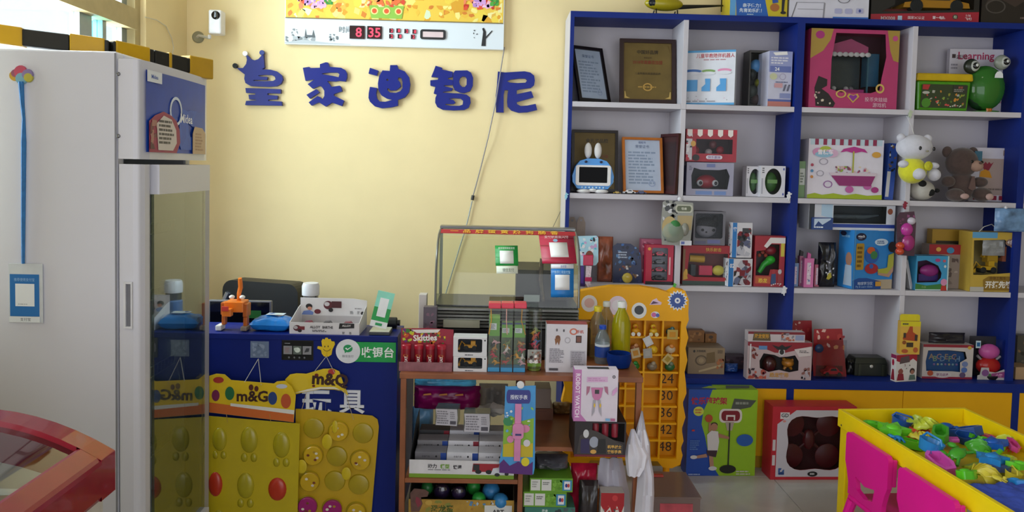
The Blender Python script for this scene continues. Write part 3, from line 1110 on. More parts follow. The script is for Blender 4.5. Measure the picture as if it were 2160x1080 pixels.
g = G()
deco(g, ops, cw, chh, mk)
g.build('floral_print', ck)
g = G()
ops = [('r', .0, .004, 1, sb - .01, '#dfe7ee'), ('s', .004, .03, .14, .10, 26, ['#9aa0a6', '#b4babf', '#7d848a'], 5, .012), ('p', [(.0, .02), (.08, .06), (.2, .03), (.3, .02), (.3, .012), (0, .012)], '#b9c0c6'),
       ('s', .03, .1, .06, .2, 8, ['#6a7076', '#8a9096'], 6, .006), ('p', [(.09, .09), (.095, .2), (.1, .12), (.125, .12), (.13, .19), (.14, .09)], '#5a6066'),
       ('s', .2, .05, .245, .14, 10, ['#6f767c', '#8c9298'], 9, .008), ('t', .275, .20, .085, '时间', '#5a5f64', .0),
       ('p', [(.898, .04), (.905, .22), (.9, .26), (.908, .27), (.918, .22), (.918, .04)], '#1d2024'), ('p', [(.915, .15), (.945, .24), (.948, .23), (.918, .13)], '#2a2d31'),
       ('s', .86, .13, .88, .24, 4, ['#3a3d42'], 4, .005)]
deco(g, ops, cw, chh, mk)
g.build('ink_print', ck)
RD_ = mat('#ff3b54', .4, n=0, kind='emit', e=1.2)
for (u0, u1, v0, v1, s) in ((738, 770, 55, 82, '8'), (775, 806, 56, 82, '35'), ):
    a0, b0 = K(u0, v1)
    a1, b1 = K(u1, v0)
    G().box(a0 * cw - cw / 2, a1 * cw - cw / 2, -.0375, -.0365, b0 * chh, b1 * chh, mat('#2a1016', .2)).build('digit_window', ck)
    g = G()
    g.text(s, lambda a, b: (a, -.0380, b), ((a0 + a1) / 2) * cw - cw / 2 + (.008 if s == '8' else 0), (b0 + b1) / 2 * chh, .066, RD_, .012)
    g.build('red_digits', ck)
for k, (u, v) in enumerate(((826, 65), (841, 65), (858, 66), (875, 67), (826, 77), (844, 77), (872, 78))):
    a, b = K(u, v)
    G().box(a * cw - cw / 2 - .011, a * cw - cw / 2 + .009, -.0375, -.0365, b * chh - .011, b * chh + .011, mat('#3a1520', .3)).build('date_window', ck)
    g = G()
    g.text('8' if k % 2 else '2', lambda a, b: (a, -.038, b), a * cw - cw / 2 + .003, b * chh, .022, RD_, .01)
    g.build('date_digit', ck)
a, b = K(914, 73)
g = G()
g.prism([[(a * cw - cw / 2 + p, b * chh + q) for p, q in rrect(-.065, -.025, .065, .025, .012)], [(a * cw - cw / 2 + p, b * chh + q) for p, q in rrect(-.052, -.014, .052, .014, .003)]], -.0376, -.0365, mat('#26262a', .3))
g.build('speaker_bezel', ck)
G().box(a * cw - cw / 2 - .052, a * cw - cw / 2 + .052, -.037, -.0365, b * chh - .014, b * chh + .014, mat('#e0c9cc', .4)).build('speaker_cover', ck)

# ================================================================== cord from the clock, adapter, thin wires
pts = [xz(u, v, -.012) for u, v in ((1064, 100), (1056, 150), (1046, 215), (1030, 290), (1015, 350), (1003, 395), (998, 412))]
c = thing('power_cord', 'grey power cord hanging down the yellow wall from the picture clock', 'cord', (pts[-1][0], -.002, pts[-1][1]))
T(c).tube([(x, -.029 if 0 < i < 4 else (-.012 if i else -.02), z) for i, (x, z) in enumerate(pts)], .0032, mat('#8d8788', .5), 6).build('cable', c)
q = pts[-1]
T(c).tube([(q[0], -.012, q[1]), (q[0] - .004, -.014, q[1] - .025)], .008, mat('#1d1d20', .5), 8).build('connector', c)
pts = [xz(u, v, -.012) for u, v in ((996, 424), (990, 450), (983, 480), (970, 520), (955, 570), (940, 620), (930, 660))]
T(c).tube([(x, -.012, z) for x, z in pts], .0034, mat('#9aa3a2', .4), 6).build('cable', c)
pts = [xz(u, v, -.012) for u, v in ((1189, 432), (1178, 455), (1166, 480), (1150, 515))]
c = thing('thin_wire', 'thin dark wire running down the wall beside the shelf unit', 'wire', (pts[-1][0], -.002, pts[-1][1]))
T(c).tube([(x, -.01, z) for x, z in pts], .0013, mat('#4a4440', .5), 5).build('cable', c)
c = thing('pillar_cable', 'thin pale cable looping down the wall beside the window', 'wire', (WX + .01, -.3, 1.9))
cp = [onx(u, v, WX + .006) for u, v in ((306, 36), (330, 42), (350, 55), (362, 80), (366, 100), (362, 122))]
T(c).tube(cp, .002, mat('#cfcabb', .5), 6).build('cable', c)

# ================================================================== security camera
q = at(417, 78, -.01)
sc_ = thing('security_camera', 'small white security camera on a wall bracket by the window corner', 'camera', (q.x, -.001, q.z))
T(sc_).lathe([(.03, 0), (.03, .006), (.024, .012), (.001, .013)], mat('#8f8a70', .5), (q.x, -.0005, q.z), 18, Matrix.Rotation(PI / 2, 3, 'X')).build('wall_plate', sc_)
q2 = at(442, 80, -.08)
T(sc_).tube([(q.x, -.012, q.z), (q.x + .02, -.045, q.z + .002), (q2.x, -.08, q2.z)], .007, mat('#c9c9c4', .4), 8).build('bracket_arm', sc_)
xa, xb, za, zb = rect(439, 20, 466, 71, -.12)
T(sc_).box(xa, xb, -.12, -.05, za, zb, mat('#ececf0', .3)).build('camera_body', sc_, bev=.008)
T(sc_).tube([(q2.x, -.08, q2.z - .004), (q2.x, -.08, za)], .008, mat('#e4e4e8', .3), 10).build('swivel', sc_)
lx, lz = xz(455, 32, -.121)
T(sc_).lathe([(.021, 0), (.021, .003), (.012, .005), (.001, .0055)], mat('#101014', .08), (lx, -.1202, lz), 20, Matrix.Rotation(PI / 2, 3, 'X')).build('lens', sc_)

# ================================================================== hazard-taped bar above the fridge
hb = thing('taped_bar', 'black and yellow hazard taped foam bar lying along the fridge top', 'edge guard', (-1.25, FN + .03, FT))
def hz_pt(u, v, d):
    return at(u, v, CAM.y + d)
path = [hz_pt(-60, 64, 2.31), hz_pt(0, 74, 2.33), hz_pt(150, 92, 2.37), hz_pt(232, 104, 2.40), hz_pt(318, 122, 2.52), hz_pt(388, 138, 2.65), hz_pt(441, 147, 2.76)]
BLK, HAZ = mat('#16140f', .55, n=.1, bump=.3), mat('#c79a10', .35, n=.06)
def bar_seg(a, b, hh, tt, m_, nm, sag=0):
    d = (b - a)
    ux = Vector((-d.y, d.x, 0)).normalized()
    g = T(hb)
    vs = []
    for p_ in (a, b):
        for sx, sz in ((-1, -1), (1, -1), (1, 1), (-1, 1)):
            vs.append(tuple(p_ + ux * sx * tt / 2 + Vector((0, 0, sz * hh / 2))))
    g.add(vs, [(0, 3, 2, 1), (4, 5, 6, 7), (0, 1, 5, 4), (1, 2, 6, 5), (2, 3, 7, 6), (3, 0, 4, 7)], m_)
    g.build(nm, hb, bev=.004)
def lerp_path(t):
    tot = [0]
    for a, b in zip(path, path[1:]):
        tot.append(tot[-1] + (b - a).length)
    s = t * tot[-1]
    for i in range(len(path) - 1):
        if s <= tot[i + 1] + 1e-6:
            return path[i].lerp(path[i + 1], (s - tot[i]) / (tot[i + 1] - tot[i]))
    return path[-1]
for a, b, nm in zip(path, path[1:], range(9)):
    bar_seg(a, b, .05, .04, BLK, 'foam_bar')
U = lambda u: min(range(1001), key=lambda k: abs((lambda q: (1080 + F * (q - CAM).dot(RT) / (q - CAM).dot(_fw)))(lerp_path(k / 1000)) - u)) / 1000
for ua, ub in ((-40, 52), (150, 224), (236, 308), (347, 353), (391, 440)):
    bar_seg(lerp_path(U(ua)), lerp_path(U(ub)), .07 if ua > 380 else .057, .046, HAZ, 'yellow_tape')

# ================================================================== lanyard and payment card on the fridge side
q = at(45, 155, FN)
la = thing('cloud_hook', 'rainbow cloud adhesive hook on the fridge side', 'hook', (q.x, FN - .0005, q.z))
g = T(la)
for (u, v, r, c_) in ((32, 160, 11, '#c9a03c'), (45, 152, 14, '#c2506a'), (60, 158, 12, '#8a7aa8'), (47, 166, 13, '#7aa8b8'), (62, 164, 10, '#b9b04a'), (34, 155, 9, '#9a5a72')):
    x, z = xz(u, v, FN)
    g.lathe([(r / 715, 0), (r / 715 * .9, .004)], mat(c_, .3), (x, FN - .0006 - u * .00003, z), 14, Matrix.Rotation(PI / 2, 3, 'X'))
g.build('cloud_plate', la)
q = at(46, 558, FN - .006)
ln = thing('payment_lanyard', 'blue lanyard holding a blue payment card against the fridge side', 'lanyard', (q.x, FN - .006, q.z))
g = T(ln)
for pts_ in (((42, 172), (46, 215), (50, 250), (52, 300), (51, 400), (50, 480), (49, 556)), ((47, 172), (48, 215), (50, 250), (48, 300), (48, 400), (48, 480), (49, 556))):
    g.tube([tuple(at(u, v, FN - .007)) for u, v in pts_], .0048, mat('#1f6fb0', .6, n=.15, ns=60), 5)
g.build('blue_strap', ln)
x0, x1, z0, z1 = rect(18, 556, 90, 681, FN - .006)
T(ln).box(x0, x1, FN - .0055, FN - .0035, z0, z1, mat('#cfd4da', .25)).build('card_sleeve', ln, bev=.0008)
g = T(ln)
deco(g, [('r', .04, .11, .9, .82, '#2070b8'), ('r', .2, .28, .76, .66, '#e9ecf0'), ('l', .28, .3, .7, .33, 1, '#b9bcc2'), ('t', .47, .73, .06, '推荐使用支付宝', '#9cc4ea', 0, .6), ('r', .02, .01, .92, .105, '#e4e8ec'), ('t', .5, .06, .06, '支付宝', '#33383f', .0)],
     x1 - x0, z1 - z0, lambda a, b, L: (x0 + a, FN - .0057 - L, z0 + b))
g.build('card_print', ln)

# ================================================================== signs on the counter front
FB = CYF - .0005
def front_plate(name, label, cat, box, th, col, ops, rough=.4, bev=.0008, plate='plate'):
    x0, x1, z0, z1 = rect(*box, FB - th)
    t = thing(name, label, cat, ((x0 + x1) / 2, FB, z0))
    w, h = x1 - x0, z1 - z0
    G().box(-w / 2, w / 2, -th, 0, 0, h, mat(col, rough)).build(plate, t, bev=bev)
    if ops:
        g = G()
        deco(g, ops, w, h, lambda a, b, L: (a - w / 2, -th - .0002 - L, b))
        g.build('print', t)
    return t, w, h


t, w, h = front_plate('cashier_sign', 'green and white cashier sign with a round payment badge on the counter', 'sign', (738, 722, 835, 764), .003, '#14a04a', [('t', .605, .5, .55, '收银台', '#f4f8f4', .02)])
x, z = xz(734, 741, FB - .004)
q = t.location
T(t).lathe([(.047, 0), (.046, .0035)], mat('#e6e8ec', .35), (x, FB - .001, z), 32, Matrix.Rotation(PI / 2, 3, 'X')).build('badge_disc', t)
g = T(t)
mk2 = lambda a, b, L: (x - .046 + a, FB - .0048 - L, z - .046 + b)
deco(g, [('e', .5, .62, .19, .16, '#1a9a58'), ('p', [(.36, .5), (.38, .42), (.48, .5)], '#1a9a58'), ('p', [(.38, .62), (.43, .66), (.48, .6), (.66, .72), (.67, .70), (.48, .55)], '#f4f8f4'), ('t', .5, .3, .12, '微信支付', '#8a9096', .0)], .092, .092, mk2)
g.build('badge_print', t)
t, w, h = front_plate('payment_plate', 'small black payment methods plate on the counter front', 'sign', (594, 718, 661, 760), .003, '#14161a', [('r', .06, .3, .33, .72, '#8e8e92'), ('r', .365, .3, .63, .72, '#5f6a62'), ('r', .665, .3, .94, .72, '#8e8e92'), ('e', .5, .52, .09, .13, '#d9e4da'), ('e', .44, .56, .05, .08, '#c9d6ca'), ('p', [(.72, .4), (.78, .62), (.88, .62), (.86, .45)], '#3a3d42'), ('l', .1, .8, .3, .9, 1, '#7a7d82'), ('e', .24, .15, .03, .05, '#6a6d72'), ('e', .41, .15, .03, .05, '#6a6d72'), ('e', .57, .15, .03, .05, '#6a6d72'), ('e', .73, .15, .03, .05, '#6a6d72'), ('l', .12, .38, .28, .65, 3, '#a08080')], .2)
t, w, h = front_plate('clear_hook_pad', 'clear square adhesive hook pad at the left of the counter front', 'hook', (528, 720, 567, 755), .002, '#6f7f9a', [('s', .1, .1, .9, .9, 30, ['#7d8da8', '#8a98b0', '#66768f'], 4, .12)], .2)
# smiling hand hook
q = at(690, 748, FB)
hk = thing('hand_hook', 'yellow smiling hand shaped adhesive hook on the counter front', 'hook', (q.x, FB, q.z))
hp = [(1000, 705), (1040, 712), (1032, 660), (1045, 640), (1060, 648), (1066, 632), (1085, 630), (1094, 645), (1112, 640), (1120, 662), (1145, 665), (1150, 690), (1128, 735), (1120, 780), (1090, 798), (1055, 795), (1035, 770), (1030, 740), (995, 725)]
T(hk).prism(pz(hp, (430, 560), .2407, FB), FB - .004, FB, mat('#e8c41c', .35)).build('hand_plate', hk, bev=.0008)
g = T(hk)
for u, v in ((1063, 708), (1092, 706)):
    g.flat([xz(430 + (u + a) * .2407, 560 + (v + b) * .2407, FB) for a, b in circ(0, 0, 5, 8, 10)], lambda a, b: (a, FB - .0046, b), ink('#5a3a10'))
g.tube([(lambda q: (q[0], FB - .0048, q[1]))(xz(430 + u * .2407, 560 + v * .2407, FB)) for u, v in ((1050, 730), (1065, 745), (1085, 748), (1105, 738), (1112, 728))], .0011, mat('#6a4410', .5), 5)
g.build('smile', hk)
T(hk).tube([(q.x, FB - .005, q.z + .012), (q.x, FB - .007, q.z - .004), (q.x, FB - .012, q.z - .006), (q.x, FB - .013, q.z + .002)], .0016, mat('#d9b51a', .3), 6).build('hook_tip', hk)

# white characters on the counter
def letter3d(ch, lb, u, v, px, Y, col, depth=.012, bold=.02):
    cu = bpy.data.curves.new('l', 'FONT')
    cu.body = ch
    cu.resolution_u = 2
    cu.extrude = depth / 2 / .13
    cu.offset = bold
    cu.align_x = 'CENTER'
    cu.align_y = 'CENTER'
    o = bpy.data.objects.new('l', cu)
    me = bpy.data.meshes.new_from_object(o)
    bpy.data.objects.remove(o)
    zz = [v_.co.y for v_ in me.vertices]
    xx = [v_.co.x for v_ in me.vertices]
    k = px * (Y - CAM.y) / F / (max(zz) - min(zz))
    cx_, cz_ = (max(xx) + min(xx)) / 2, (max(zz) + min(zz)) / 2
    zs_ = [v_.co.z for v_ in me.vertices]
    ks = depth / (max(zs_) - min(zs_))
    for v_ in me.vertices:
        a, b, c_ = v_.co
        v_.co = ((a - cx_) * k, -(c_ - min(zs_)) * ks, (b - cz_) * k)
    me.materials.clear()
    me.materials.append(mat(col, .4))
    x, z = xz(u, v, Y)
    o = bpy.data.objects.new('raised_character', me)
    COL.objects.link(o)
    o.location = (x, Y, z)
    return tag(o, lb, 'sign', 'white raised characters on the counter')


letter3d('玩', 'white raised character partly hidden behind the hanging candy boards', 668, 851, 58, FB, '#dfe2ea', .006)
letter3d('具', 'white raised character to the right on the counter front', 743, 847, 50, FB, '#dfe2ea', .006)

# ================================================================== hanging candy boards
def cboard(name, label, header, hoff, panel, hcol, pcol, Yb):
    q = at(*panel[-1], Yb)
    t = thing(name, label, 'candy board', (q.x, Yb, q.z))
    T(t).prism([xz(u, v, Yb) for u, v in panel], Yb - .003, Yb, mat(pcol, .3, n=.04)).build('tray_panel', t)
    T(t).prism([xz(u, v, Yb - .006) for u, v in header], Yb - .008, Yb - .006, mat(hcol, .4)).build('header_card', t)
    return t


ZC_ = lambda x, y: (430 + x / 3.376, 760 + y / 3.376)
Yb = CYF - .046
hd_ = [ZC_(*p) for p in ((40, 110), (90, 95), (150, 100), (195, 140), (500, 165), (520, 150), (580, 145), (630, 190), (655, 250), (640, 440), (40, 370))]
pn_ = [ZC_(*p) for p in ((30, 395), (685, 450), (665, 1200), (30, 1200))]
bl = cboard('candy_board', 'yellow hanging candy board with an orange striped header, nearest the fridge', hd_, 0, pn_, '#e4c01a', '#c2ac1c', Yb)
g = T(bl)
def pxp(g, pts, c, k=1, Y=None):
    Y = Yb - .0085 if Y is None else Y
    g.flat([xz(u, v, Y) for u, v in pts], lambda a, b: (a, Y - k * .0004, b), ink(c))
pxp(g, [ZC_(*p) for p in ((40, 300), (640, 380), (640, 440), (40, 370))], '#d06a2c')
pxp(g, [ZC_(*p) for p in ((190, 305), (645, 355), (642, 385), (190, 325))], '#e4e2da', 2)
for u, v, r, c in ((85, 250, 28, '#7a2450'), (185, 235, 33, '#1f6a3c'), (490, 270, 32, '#23407c'), (585, 290, 36, '#c2552c')):
    pxp(g, [ZC_(*p) for p in circ(u, v, r, r * 1.45)], c, 3)
pxp(g, [ZC_(*p) for p in circ(105, 140, 38, 22)], '#b2342c', 3)
pxp(g, [ZC_(*p) for p in circ(337, 193, 17, 22)], '#5a2418', 3)
pxp(g, [ZC_(*p) for p in circ(375, 202, 15, 20)], '#5a2418', 3)
pxp(g, [ZC_(*p) for p in circ(555, 185, 40, 16)], '#c9ccd6', 3)
x, z = xz(*ZC_(345, 255), Yb - .01)
g.text('m&G', lambda a, b: (a, Yb - .0108, b), x, z, .056, ink('#3a1a12'), .03)
g.build('header_print', bl)
BLI = mat('#aa9c1a', .22, n=.06)
for (u, v, rx_, rz_, c) in ((115, 560, 52, 85, 0), (325, 565, 62, 95, 0), (555, 600, 62, 95, 0), (85, 880, 50, 90, 1), (300, 890, 62, 95, 0), (525, 915, 66, 85, 1), (110, 1150, 55, 90, 0), (300, 1180, 60, 80, 0)):
    x, z = xz(*ZC_(u, v), Yb)
    k = (Yb - CAM.y) / F / 3.376
    b = T(bl).ell((x, Yb - .003, z), (rx_ * k, .012, rz_ * k), BLI if not c else mat('#b8341c', .25), 18, 10).build('moulded_pocket' if not c else 'red_candy', bl)
    if not c:
        for s in (-1, 1):
            T(bl).ell((x + s * rx_ * k * .55, Yb - .003, z - rz_ * k * 1.35), (rx_ * k * .4, .008, rz_ * k * .35), BLI, 12, 8).build('moulded_pocket', bl)
g = T(bl)
hx, hz_ = xz(546, 756, FB)
for a, b in ((516, 806), (551, 812)):
    x, z = xz(a, b, Yb - .009)
    g = T(bl)
    g.tube([(hx, FB - .006, hz_), (x, Yb - .0095, z)], .0012, mat('#b9b4ac', .6), 5)
    g.build('string', bl)
for a in (168, 475):
    x, z = xz(*ZC_(a, 380), Yb)
    x2, z2 = xz(*ZC_(a + 5, 440), Yb)
    T(bl).tube([(x, Yb - .0105, z), (x2, Yb - .005, z2)], .0011, mat('#b99a4c', .6), 5).build('string', bl)

Yb2 = CYF - .010
Yk = Yb
Yb = Yb2
hd_ = [ZC_(*p) for p in ((580, 135), (615, 100), (660, 92), (730, 95), (790, 78), (850, 60), (920, 58), (965, 78), (990, 150), (1030, 250), (985, 220), (930, 208), (830, 205), (720, 225), (640, 245), (600, 200))]
pn_ = [ZC_(*p) for p in ((655, 345), (760, 348), (1200, 393), (1238, 420), (1247, 470), (1185, 1200), (655, 1200))]
br_ = cboard('candy_board', 'yellow hanging board of round tins under an arched header, right of the striped one', hd_, 0, pn_, '#e2c220', '#c4a01e', Yb2)
g = T(br_)
Yh = Yb2 - .0085
pxp(g, [ZC_(*p) for p in circ(685, 165, 58, 55)], '#e0c22c', 1, Yh)
pxp(g, [ZC_(*p) for p in ((645, 232), (740, 205), (830, 190), (930, 190), (1000, 225), (985, 215), (930, 203), (830, 203), (720, 223))], '#eae4d4', 2, Yh)
for u, v, r, c in ((803, 105, 14, '#7a2418'), (782, 182, 11, '#6a2418'), (910, 82, 26, '#b2342c')):
    pxp(g, [ZC_(*p) for p in circ(u, v, r, r * .8)], c, 2, Yh)
x, z = xz(*ZC_(900, 142), Yh)
g.text('m&Q', lambda a, b: (a, Yh - .0012, b), x, z, .062, ink('#3a1a12'), .04, None, -.06)
g.build('header_print', br_)
k = (Yb2 - CAM.y) / F / 3.376
POC = mat('#ac961e', .25, n=.06)
for (u, v, c) in ((785, 480, 0), (960, 500, 1), (1135, 515, 0), (780, 670, 1), (950, 680, 0), (1115, 705, 1), (755, 855, 1), (935, 855, 0), (1105, 880, 0), (740, 1030, 2), (915, 1050, 2), (1085, 1075, 1)):
    x, z = xz(*ZC_(u, v), Yb2)
    r = 76 * k
    T(br_).lathe([(r, 0), (r * .93, .006), (r * .8, .008), (.001, .0085)], POC, (x, Yb2 - .0032, z), 22, Matrix.Rotation(PI / 2, 3, 'X')).build('moulded_pocket', br_)
    if c:
        cc = '#c9a31c' if c == 1 else '#a02070'
        o = T(br_).lathe([(r * .88, 0), (r * .9, .004), (r * .9, .012), (r * .84, .015), (.001, .0155)], mat(cc, .25), (x + .004, Yb2 - .0118, z + .003), 22, Matrix.Rotation(PI / 2, 3, 'X')).build('candy_tin', br_)
        g = T(br_)
        rn = random.Random(int(u))
        for i in range(5):
            a_ = rn.uniform(0, 6.28)
            pxy = [(x + .004 + r * .45 * math.cos(a_) + p * .006, z + .003 + r * .4 * math.sin(a_) + q_ * .005) for p, q_ in circ(0, 0, 1, 1, 7)]
            g.flat(pxy, lambda a, b, i=i: (a, Yb2 - .0275 - i * .0001, b), ink(rn.choice(['#e4dcc4', '#7a3a1c', '#b08a14', '#d8c9c0'])))
        g.build('tin_print', o)
for (u, v, rx_, rz_) in ((890, 560, 36, 54), (710, 735, 38, 50), (1025, 785, 33, 46), (945, 455, 20, 45)):
    x, z = xz(*ZC_(u, v), Yb2)
    T(br_).lathe([(1, 0), (1, .4), (.8, .6), (.001, .65)], mat('#cdb41c', .3), (x, Yb2 - .028, z), 20, Matrix.Diagonal((1, 1, 1)) @ Matrix(((rx_ * k, 0, 0), (0, 0, -.006), (0, rz_ * k, 0)))).build('loose_lid', br_)
for a, b in ((664, 783), (706, 787)):
    x, z = xz(a, b, Yb2 - .009)
    T(br_).tube([(q.x, FB - .012, q.z - .004) if False else (hk.location.x, FB - .0135, hk.location.z - .0035), (x, Yb2 - .0095, z)], .0012, mat('#b9b4ac', .6), 5).build('string', br_)
for a, b, c_, d in ((735, 225, 700, 348), (1005, 205, 1068, 420)):
    x, z = xz(*ZC_(a, b), Yb2)
    x2, z2 = xz(*ZC_(c_, d), Yb2)
    T(br_).tube([(x, Yb2 - .0095, z), (x2, Yb2 - .005, z2)], .0011, mat('#b9a98c', .6), 5).build('string', br_)
# ================================================================== things on the counter top
# office chair behind the counter
oy = -.36
q = at(560, 690, oy)
oc = thing('office_chair', 'black padded office chair behind the blue counter', 'chair', (q.x, oy, 0), -.28)
LEA = mat('#131316', .45, n=.1, ns=30, bump=.15)
w_, hb_ = .40, at(560, 592, oy).z
G().prism(rrect(-w_ / 2, .46, w_ / 2, hb_, .05, 5), -.05, .05, LEA).build('backrest', oc, bev=.025)
G().box(-.24, .24, -.28, .2, .40, .48, LEA).build('seat_cushion', oc, bev=.03)
G().tube([(0, 0, .39), (0, 0, .09)], .025, mat('#2a2a2e', .3, .6), 12).build('gas_post', oc)
for k in range(5):
    a = 2 * PI * k / 5
    G().tube([(0, 0, .085), (.24 * math.cos(a), .24 * math.sin(a), .055)], [.025, .016], mat('#1b1b1e', .4), 8).build('base_arm', oc)
    G().ell((.24 * math.cos(a), .24 * math.sin(a), .026), .026, mat('#111114', .5), 12, 8).build('castor', oc)
G().tube([(-.17, -.051, hb_ - .06), (-.19, -.06, hb_ - .11), (-.19, -.055, hb_ - .2)], .012, mat('#b9bcc8', .2, .8), 8).build('chrome_edge', oc)
# flat monitor seen from behind the toy
my = -.78
x0, x1, z0, z1 = rect(440, 634, 572, 700, my)
mo = thing('monitor', 'black computer monitor with a thin grey frame on the desk beside the fridge', 'monitor', ((x0 + x1) / 2, my, DSK + .0003))
T(mo).box(x0, x1, my, my + .02, DSK + .05, z1, mat('#77777c', .3, .3)).build('frame', mo, bev=.003)
T(mo).box(x0 + .006, x1 - .008, my - .0012, my - .0003, DSK + .056, z1 - .006, mat('#08080a', .1)).build('screen', mo)
gx0, gx1, gz0, gz1 = rect(525, 655, 551, 671, my)
T(mo).box(gx0, gx1, my - .0022, my - .0015, gz0, gz1, mat('#1d5a24', .4)).build('green_window', mo)
T(mo).box(-.02 + mo.location.x, .02 + mo.location.x, my + .004, my + .016, DSK + .008, DSK + .0495, mat('#2a2a2e', .4)).build('stand_neck', mo)
T(mo).box(-.09 + mo.location.x, .09 + mo.location.x, my - .05, my + .08, DSK + .0003, DSK + .0075, mat('#2a2a2e', .4)).build('stand_base', mo, bev=.002)
# orange robot dinosaur
dy = -1.03
q = at(492, 700, dy)
dn = thing('robot_dinosaur', 'orange transforming robot dinosaur standing on the counter', 'toy', (q.x, dy, ctz))
OR, ORD, WH = mat('#e8791c', .3), mat('#b85a14', .35), mat('#e6e4e0', .35)
s = 1 / (F / (dy - CAM.y))
T_ = lambda u, v: ((u - 492) * s, (700 - v) * s * 1.0 + .002)
def dbox(nm, u0, v0, u1, v1, d0, d1, m_, bev=.003):
    a, b = T_(u0, v1), T_(u1, v0)
    return G().box(a[0], b[0], d0, d1, max(b[1] * 0 + a[1], 0.0005), b[1], m_).build(nm, dn, bev=bev)
dbox('body', 476, 640, 516, 662, -.02, .05, OR)
dbox('jaw', 477, 652, 496, 668, -.05, -.021, OR)
dbox('red_chest', 478, 646, 492, 656, -.056, -.0505, mat('#d04038', .3), .001)
dbox('shoulder', 468, 642, 478, 668, -.015, .03, ORD)
dbox('shoulder', 514, 644, 524, 672, -.015, .03, ORD)
dbox('leg', 469, 668, 477, 690, -.01, .015, ORD)
dbox('leg', 514, 672, 523, 692, -.01, .015, ORD)
dbox('foot', 460, 689, 472, 700, -.03, .02, WH)
dbox('foot', 512, 691, 525, 700, -.03, .02, mat('#8a7a6a', .4))
for u in (487, 509):
    a = T_(u, 632)
    G().ell((a[0], .01, a[1]), (.011, .012, .008), WH, 12, 8).build('back_plate', dn)
g = G()
pts = [T_(u, v) for u, v in ((498, 640), (499, 626), (503, 612), (503, 600), (503, 592))]
g.tube([(a, .03 - i * .004, b) for i, (a, b) in enumerate(pts)], [.008, .0085, .009, .009, .0075], OR, 8)
g.build('raised_tail', dn)
# tissue pack
ty = -1.06
x0, x1, z0, z1 = rect(526, 668, 609, 708, ty)
tp2 = thing('wipes_pack', 'blue and white pack of wipes lying on the counter front', 'wipes', ((x0 + x1) / 2, ty + .055, ctz), -.05)
g = G()
pillow(g, x1 - x0, .10, .055, mat('#1f78c8', .25, n=.25, ns=14), 3, 16, .12)
for i, v in enumerate(g.v):
    g.v[i] = (v[0], v[2] - .055, max(.0004, v[1] + .026))
g.f = [tuple(reversed(f)) for f in g.f]
g.build('pack_body', tp2)
g = G()
deco(g, [('r', .1, .1, .9, .9, '#cfe2f2'), ('p', [(.12, .5), (.3, .85), (.42, .8), (.3, .4)], '#2a58b8'), ('e', .65, .55, .16, .2, '#e8efe4')], .085, .05, lambda a, b, L: (a - .035, b - .015, .0585 + L))
g.build('label_flap', tp2)
# white capped flask behind the tray
fy_ = -.84
q = at(655, 660, fy_)
fk = thing('vacuum_flask', 'white capped flask with a blue body standing behind the truck display', 'flask', (q.x, fy_, DSK + .0005))
ft = at(655, 597, fy_).z - DSK
G().lathe([(.033, 0), (.035, .006), (.035, ft - .085), (.031, ft - .08)], mat('#5a78a8', .3)).build('flask_body', fk)
G().lathe([(.031, ft - .0795), (.031, ft - .05)], mat('#8f8f92', .2, .8)).build('steel_band', fk)
G().lathe([(.035, ft - .0495), (.0355, ft - .012), (.031, ft), (.001, ft)], mat('#d8d8dc', .35)).build('white_cap', fk)
# truck display tray
ry_ = CYF + .012
x0, x1, z0, z1 = rect(610, 680, 758, 710, ry_)
w, h = x1 - x0, at(684, 681, ry_).z - ctz
tr = thing('truck_tray', 'white cardboard display tray with red truck pictures on the counter', 'display box', ((x0 + x1) / 2, ry_, ctz), -.02)
CB_ = mat('#dcd8d8', .5, n=.03)
dp = .15
G().box(-w / 2, w / 2, 0, .002, 0, h, CB_).build('tray_front', tr)
for sx in (-1, 1):
    xx = sx * w / 2
    G().prism([(0.0022, 0), (dp, 0), (dp, h * 1.9), (dp * .8, h * 1.8), (.0022, h)], min(xx, xx - sx * .002), max(xx, xx - sx * .002), CB_, ax='x').build('tray_side', tr)
G().box(-w / 2 + .0022, w / 2 - .0022, .0022, dp, 0, .002, CB_).build('tray_bottom', tr)
ht2 = at(700, 629, ry_ + dp).z - ctz
hdx = w * 1.0
G().prism([(-hdx / 2, 0.0022), (hdx / 2, .0022), (hdx / 2, ht2 * .94), (hdx * .3, ht2), (-hdx / 2, ht2)], dp + .0003, dp + .0023, CB_).build('header_card', tr)
g = G()
deco(g, [('e', .11, .5, .055, .26, '#5a2a30'), ('e', .09, .55, .03, .14, '#b9b4b4'), ('r', .13, .35, .22, .66, '#7a2630'), ('e', .15, .28, .03, .14, '#2a1c1e'), ('t', .37, .62, .3, 'ALLOY', '#3a3436', .03, .15), ('t', .55, .62, .3, 'BARTHE', '#3a3436', .03, .15), ('l', .33, .2, .56, .4, 2, '#4a4446'),
         ('p', [(.71, .52), (.93, .6), (.93, 1), (.72, 1)], '#1d1a1c'), ('t', .82, .8, .24, 'ALLOY', '#e6e2e2', .02, .14), ('l', .76, .06, .8, .28, 2, '#3a3638'), ('l', .86, .06, .9, .28, 2, '#3a3638')], w, h, lambda a, b, L: (a - w / 2, -L, b))
g.build('front_print', tr)
g = G()
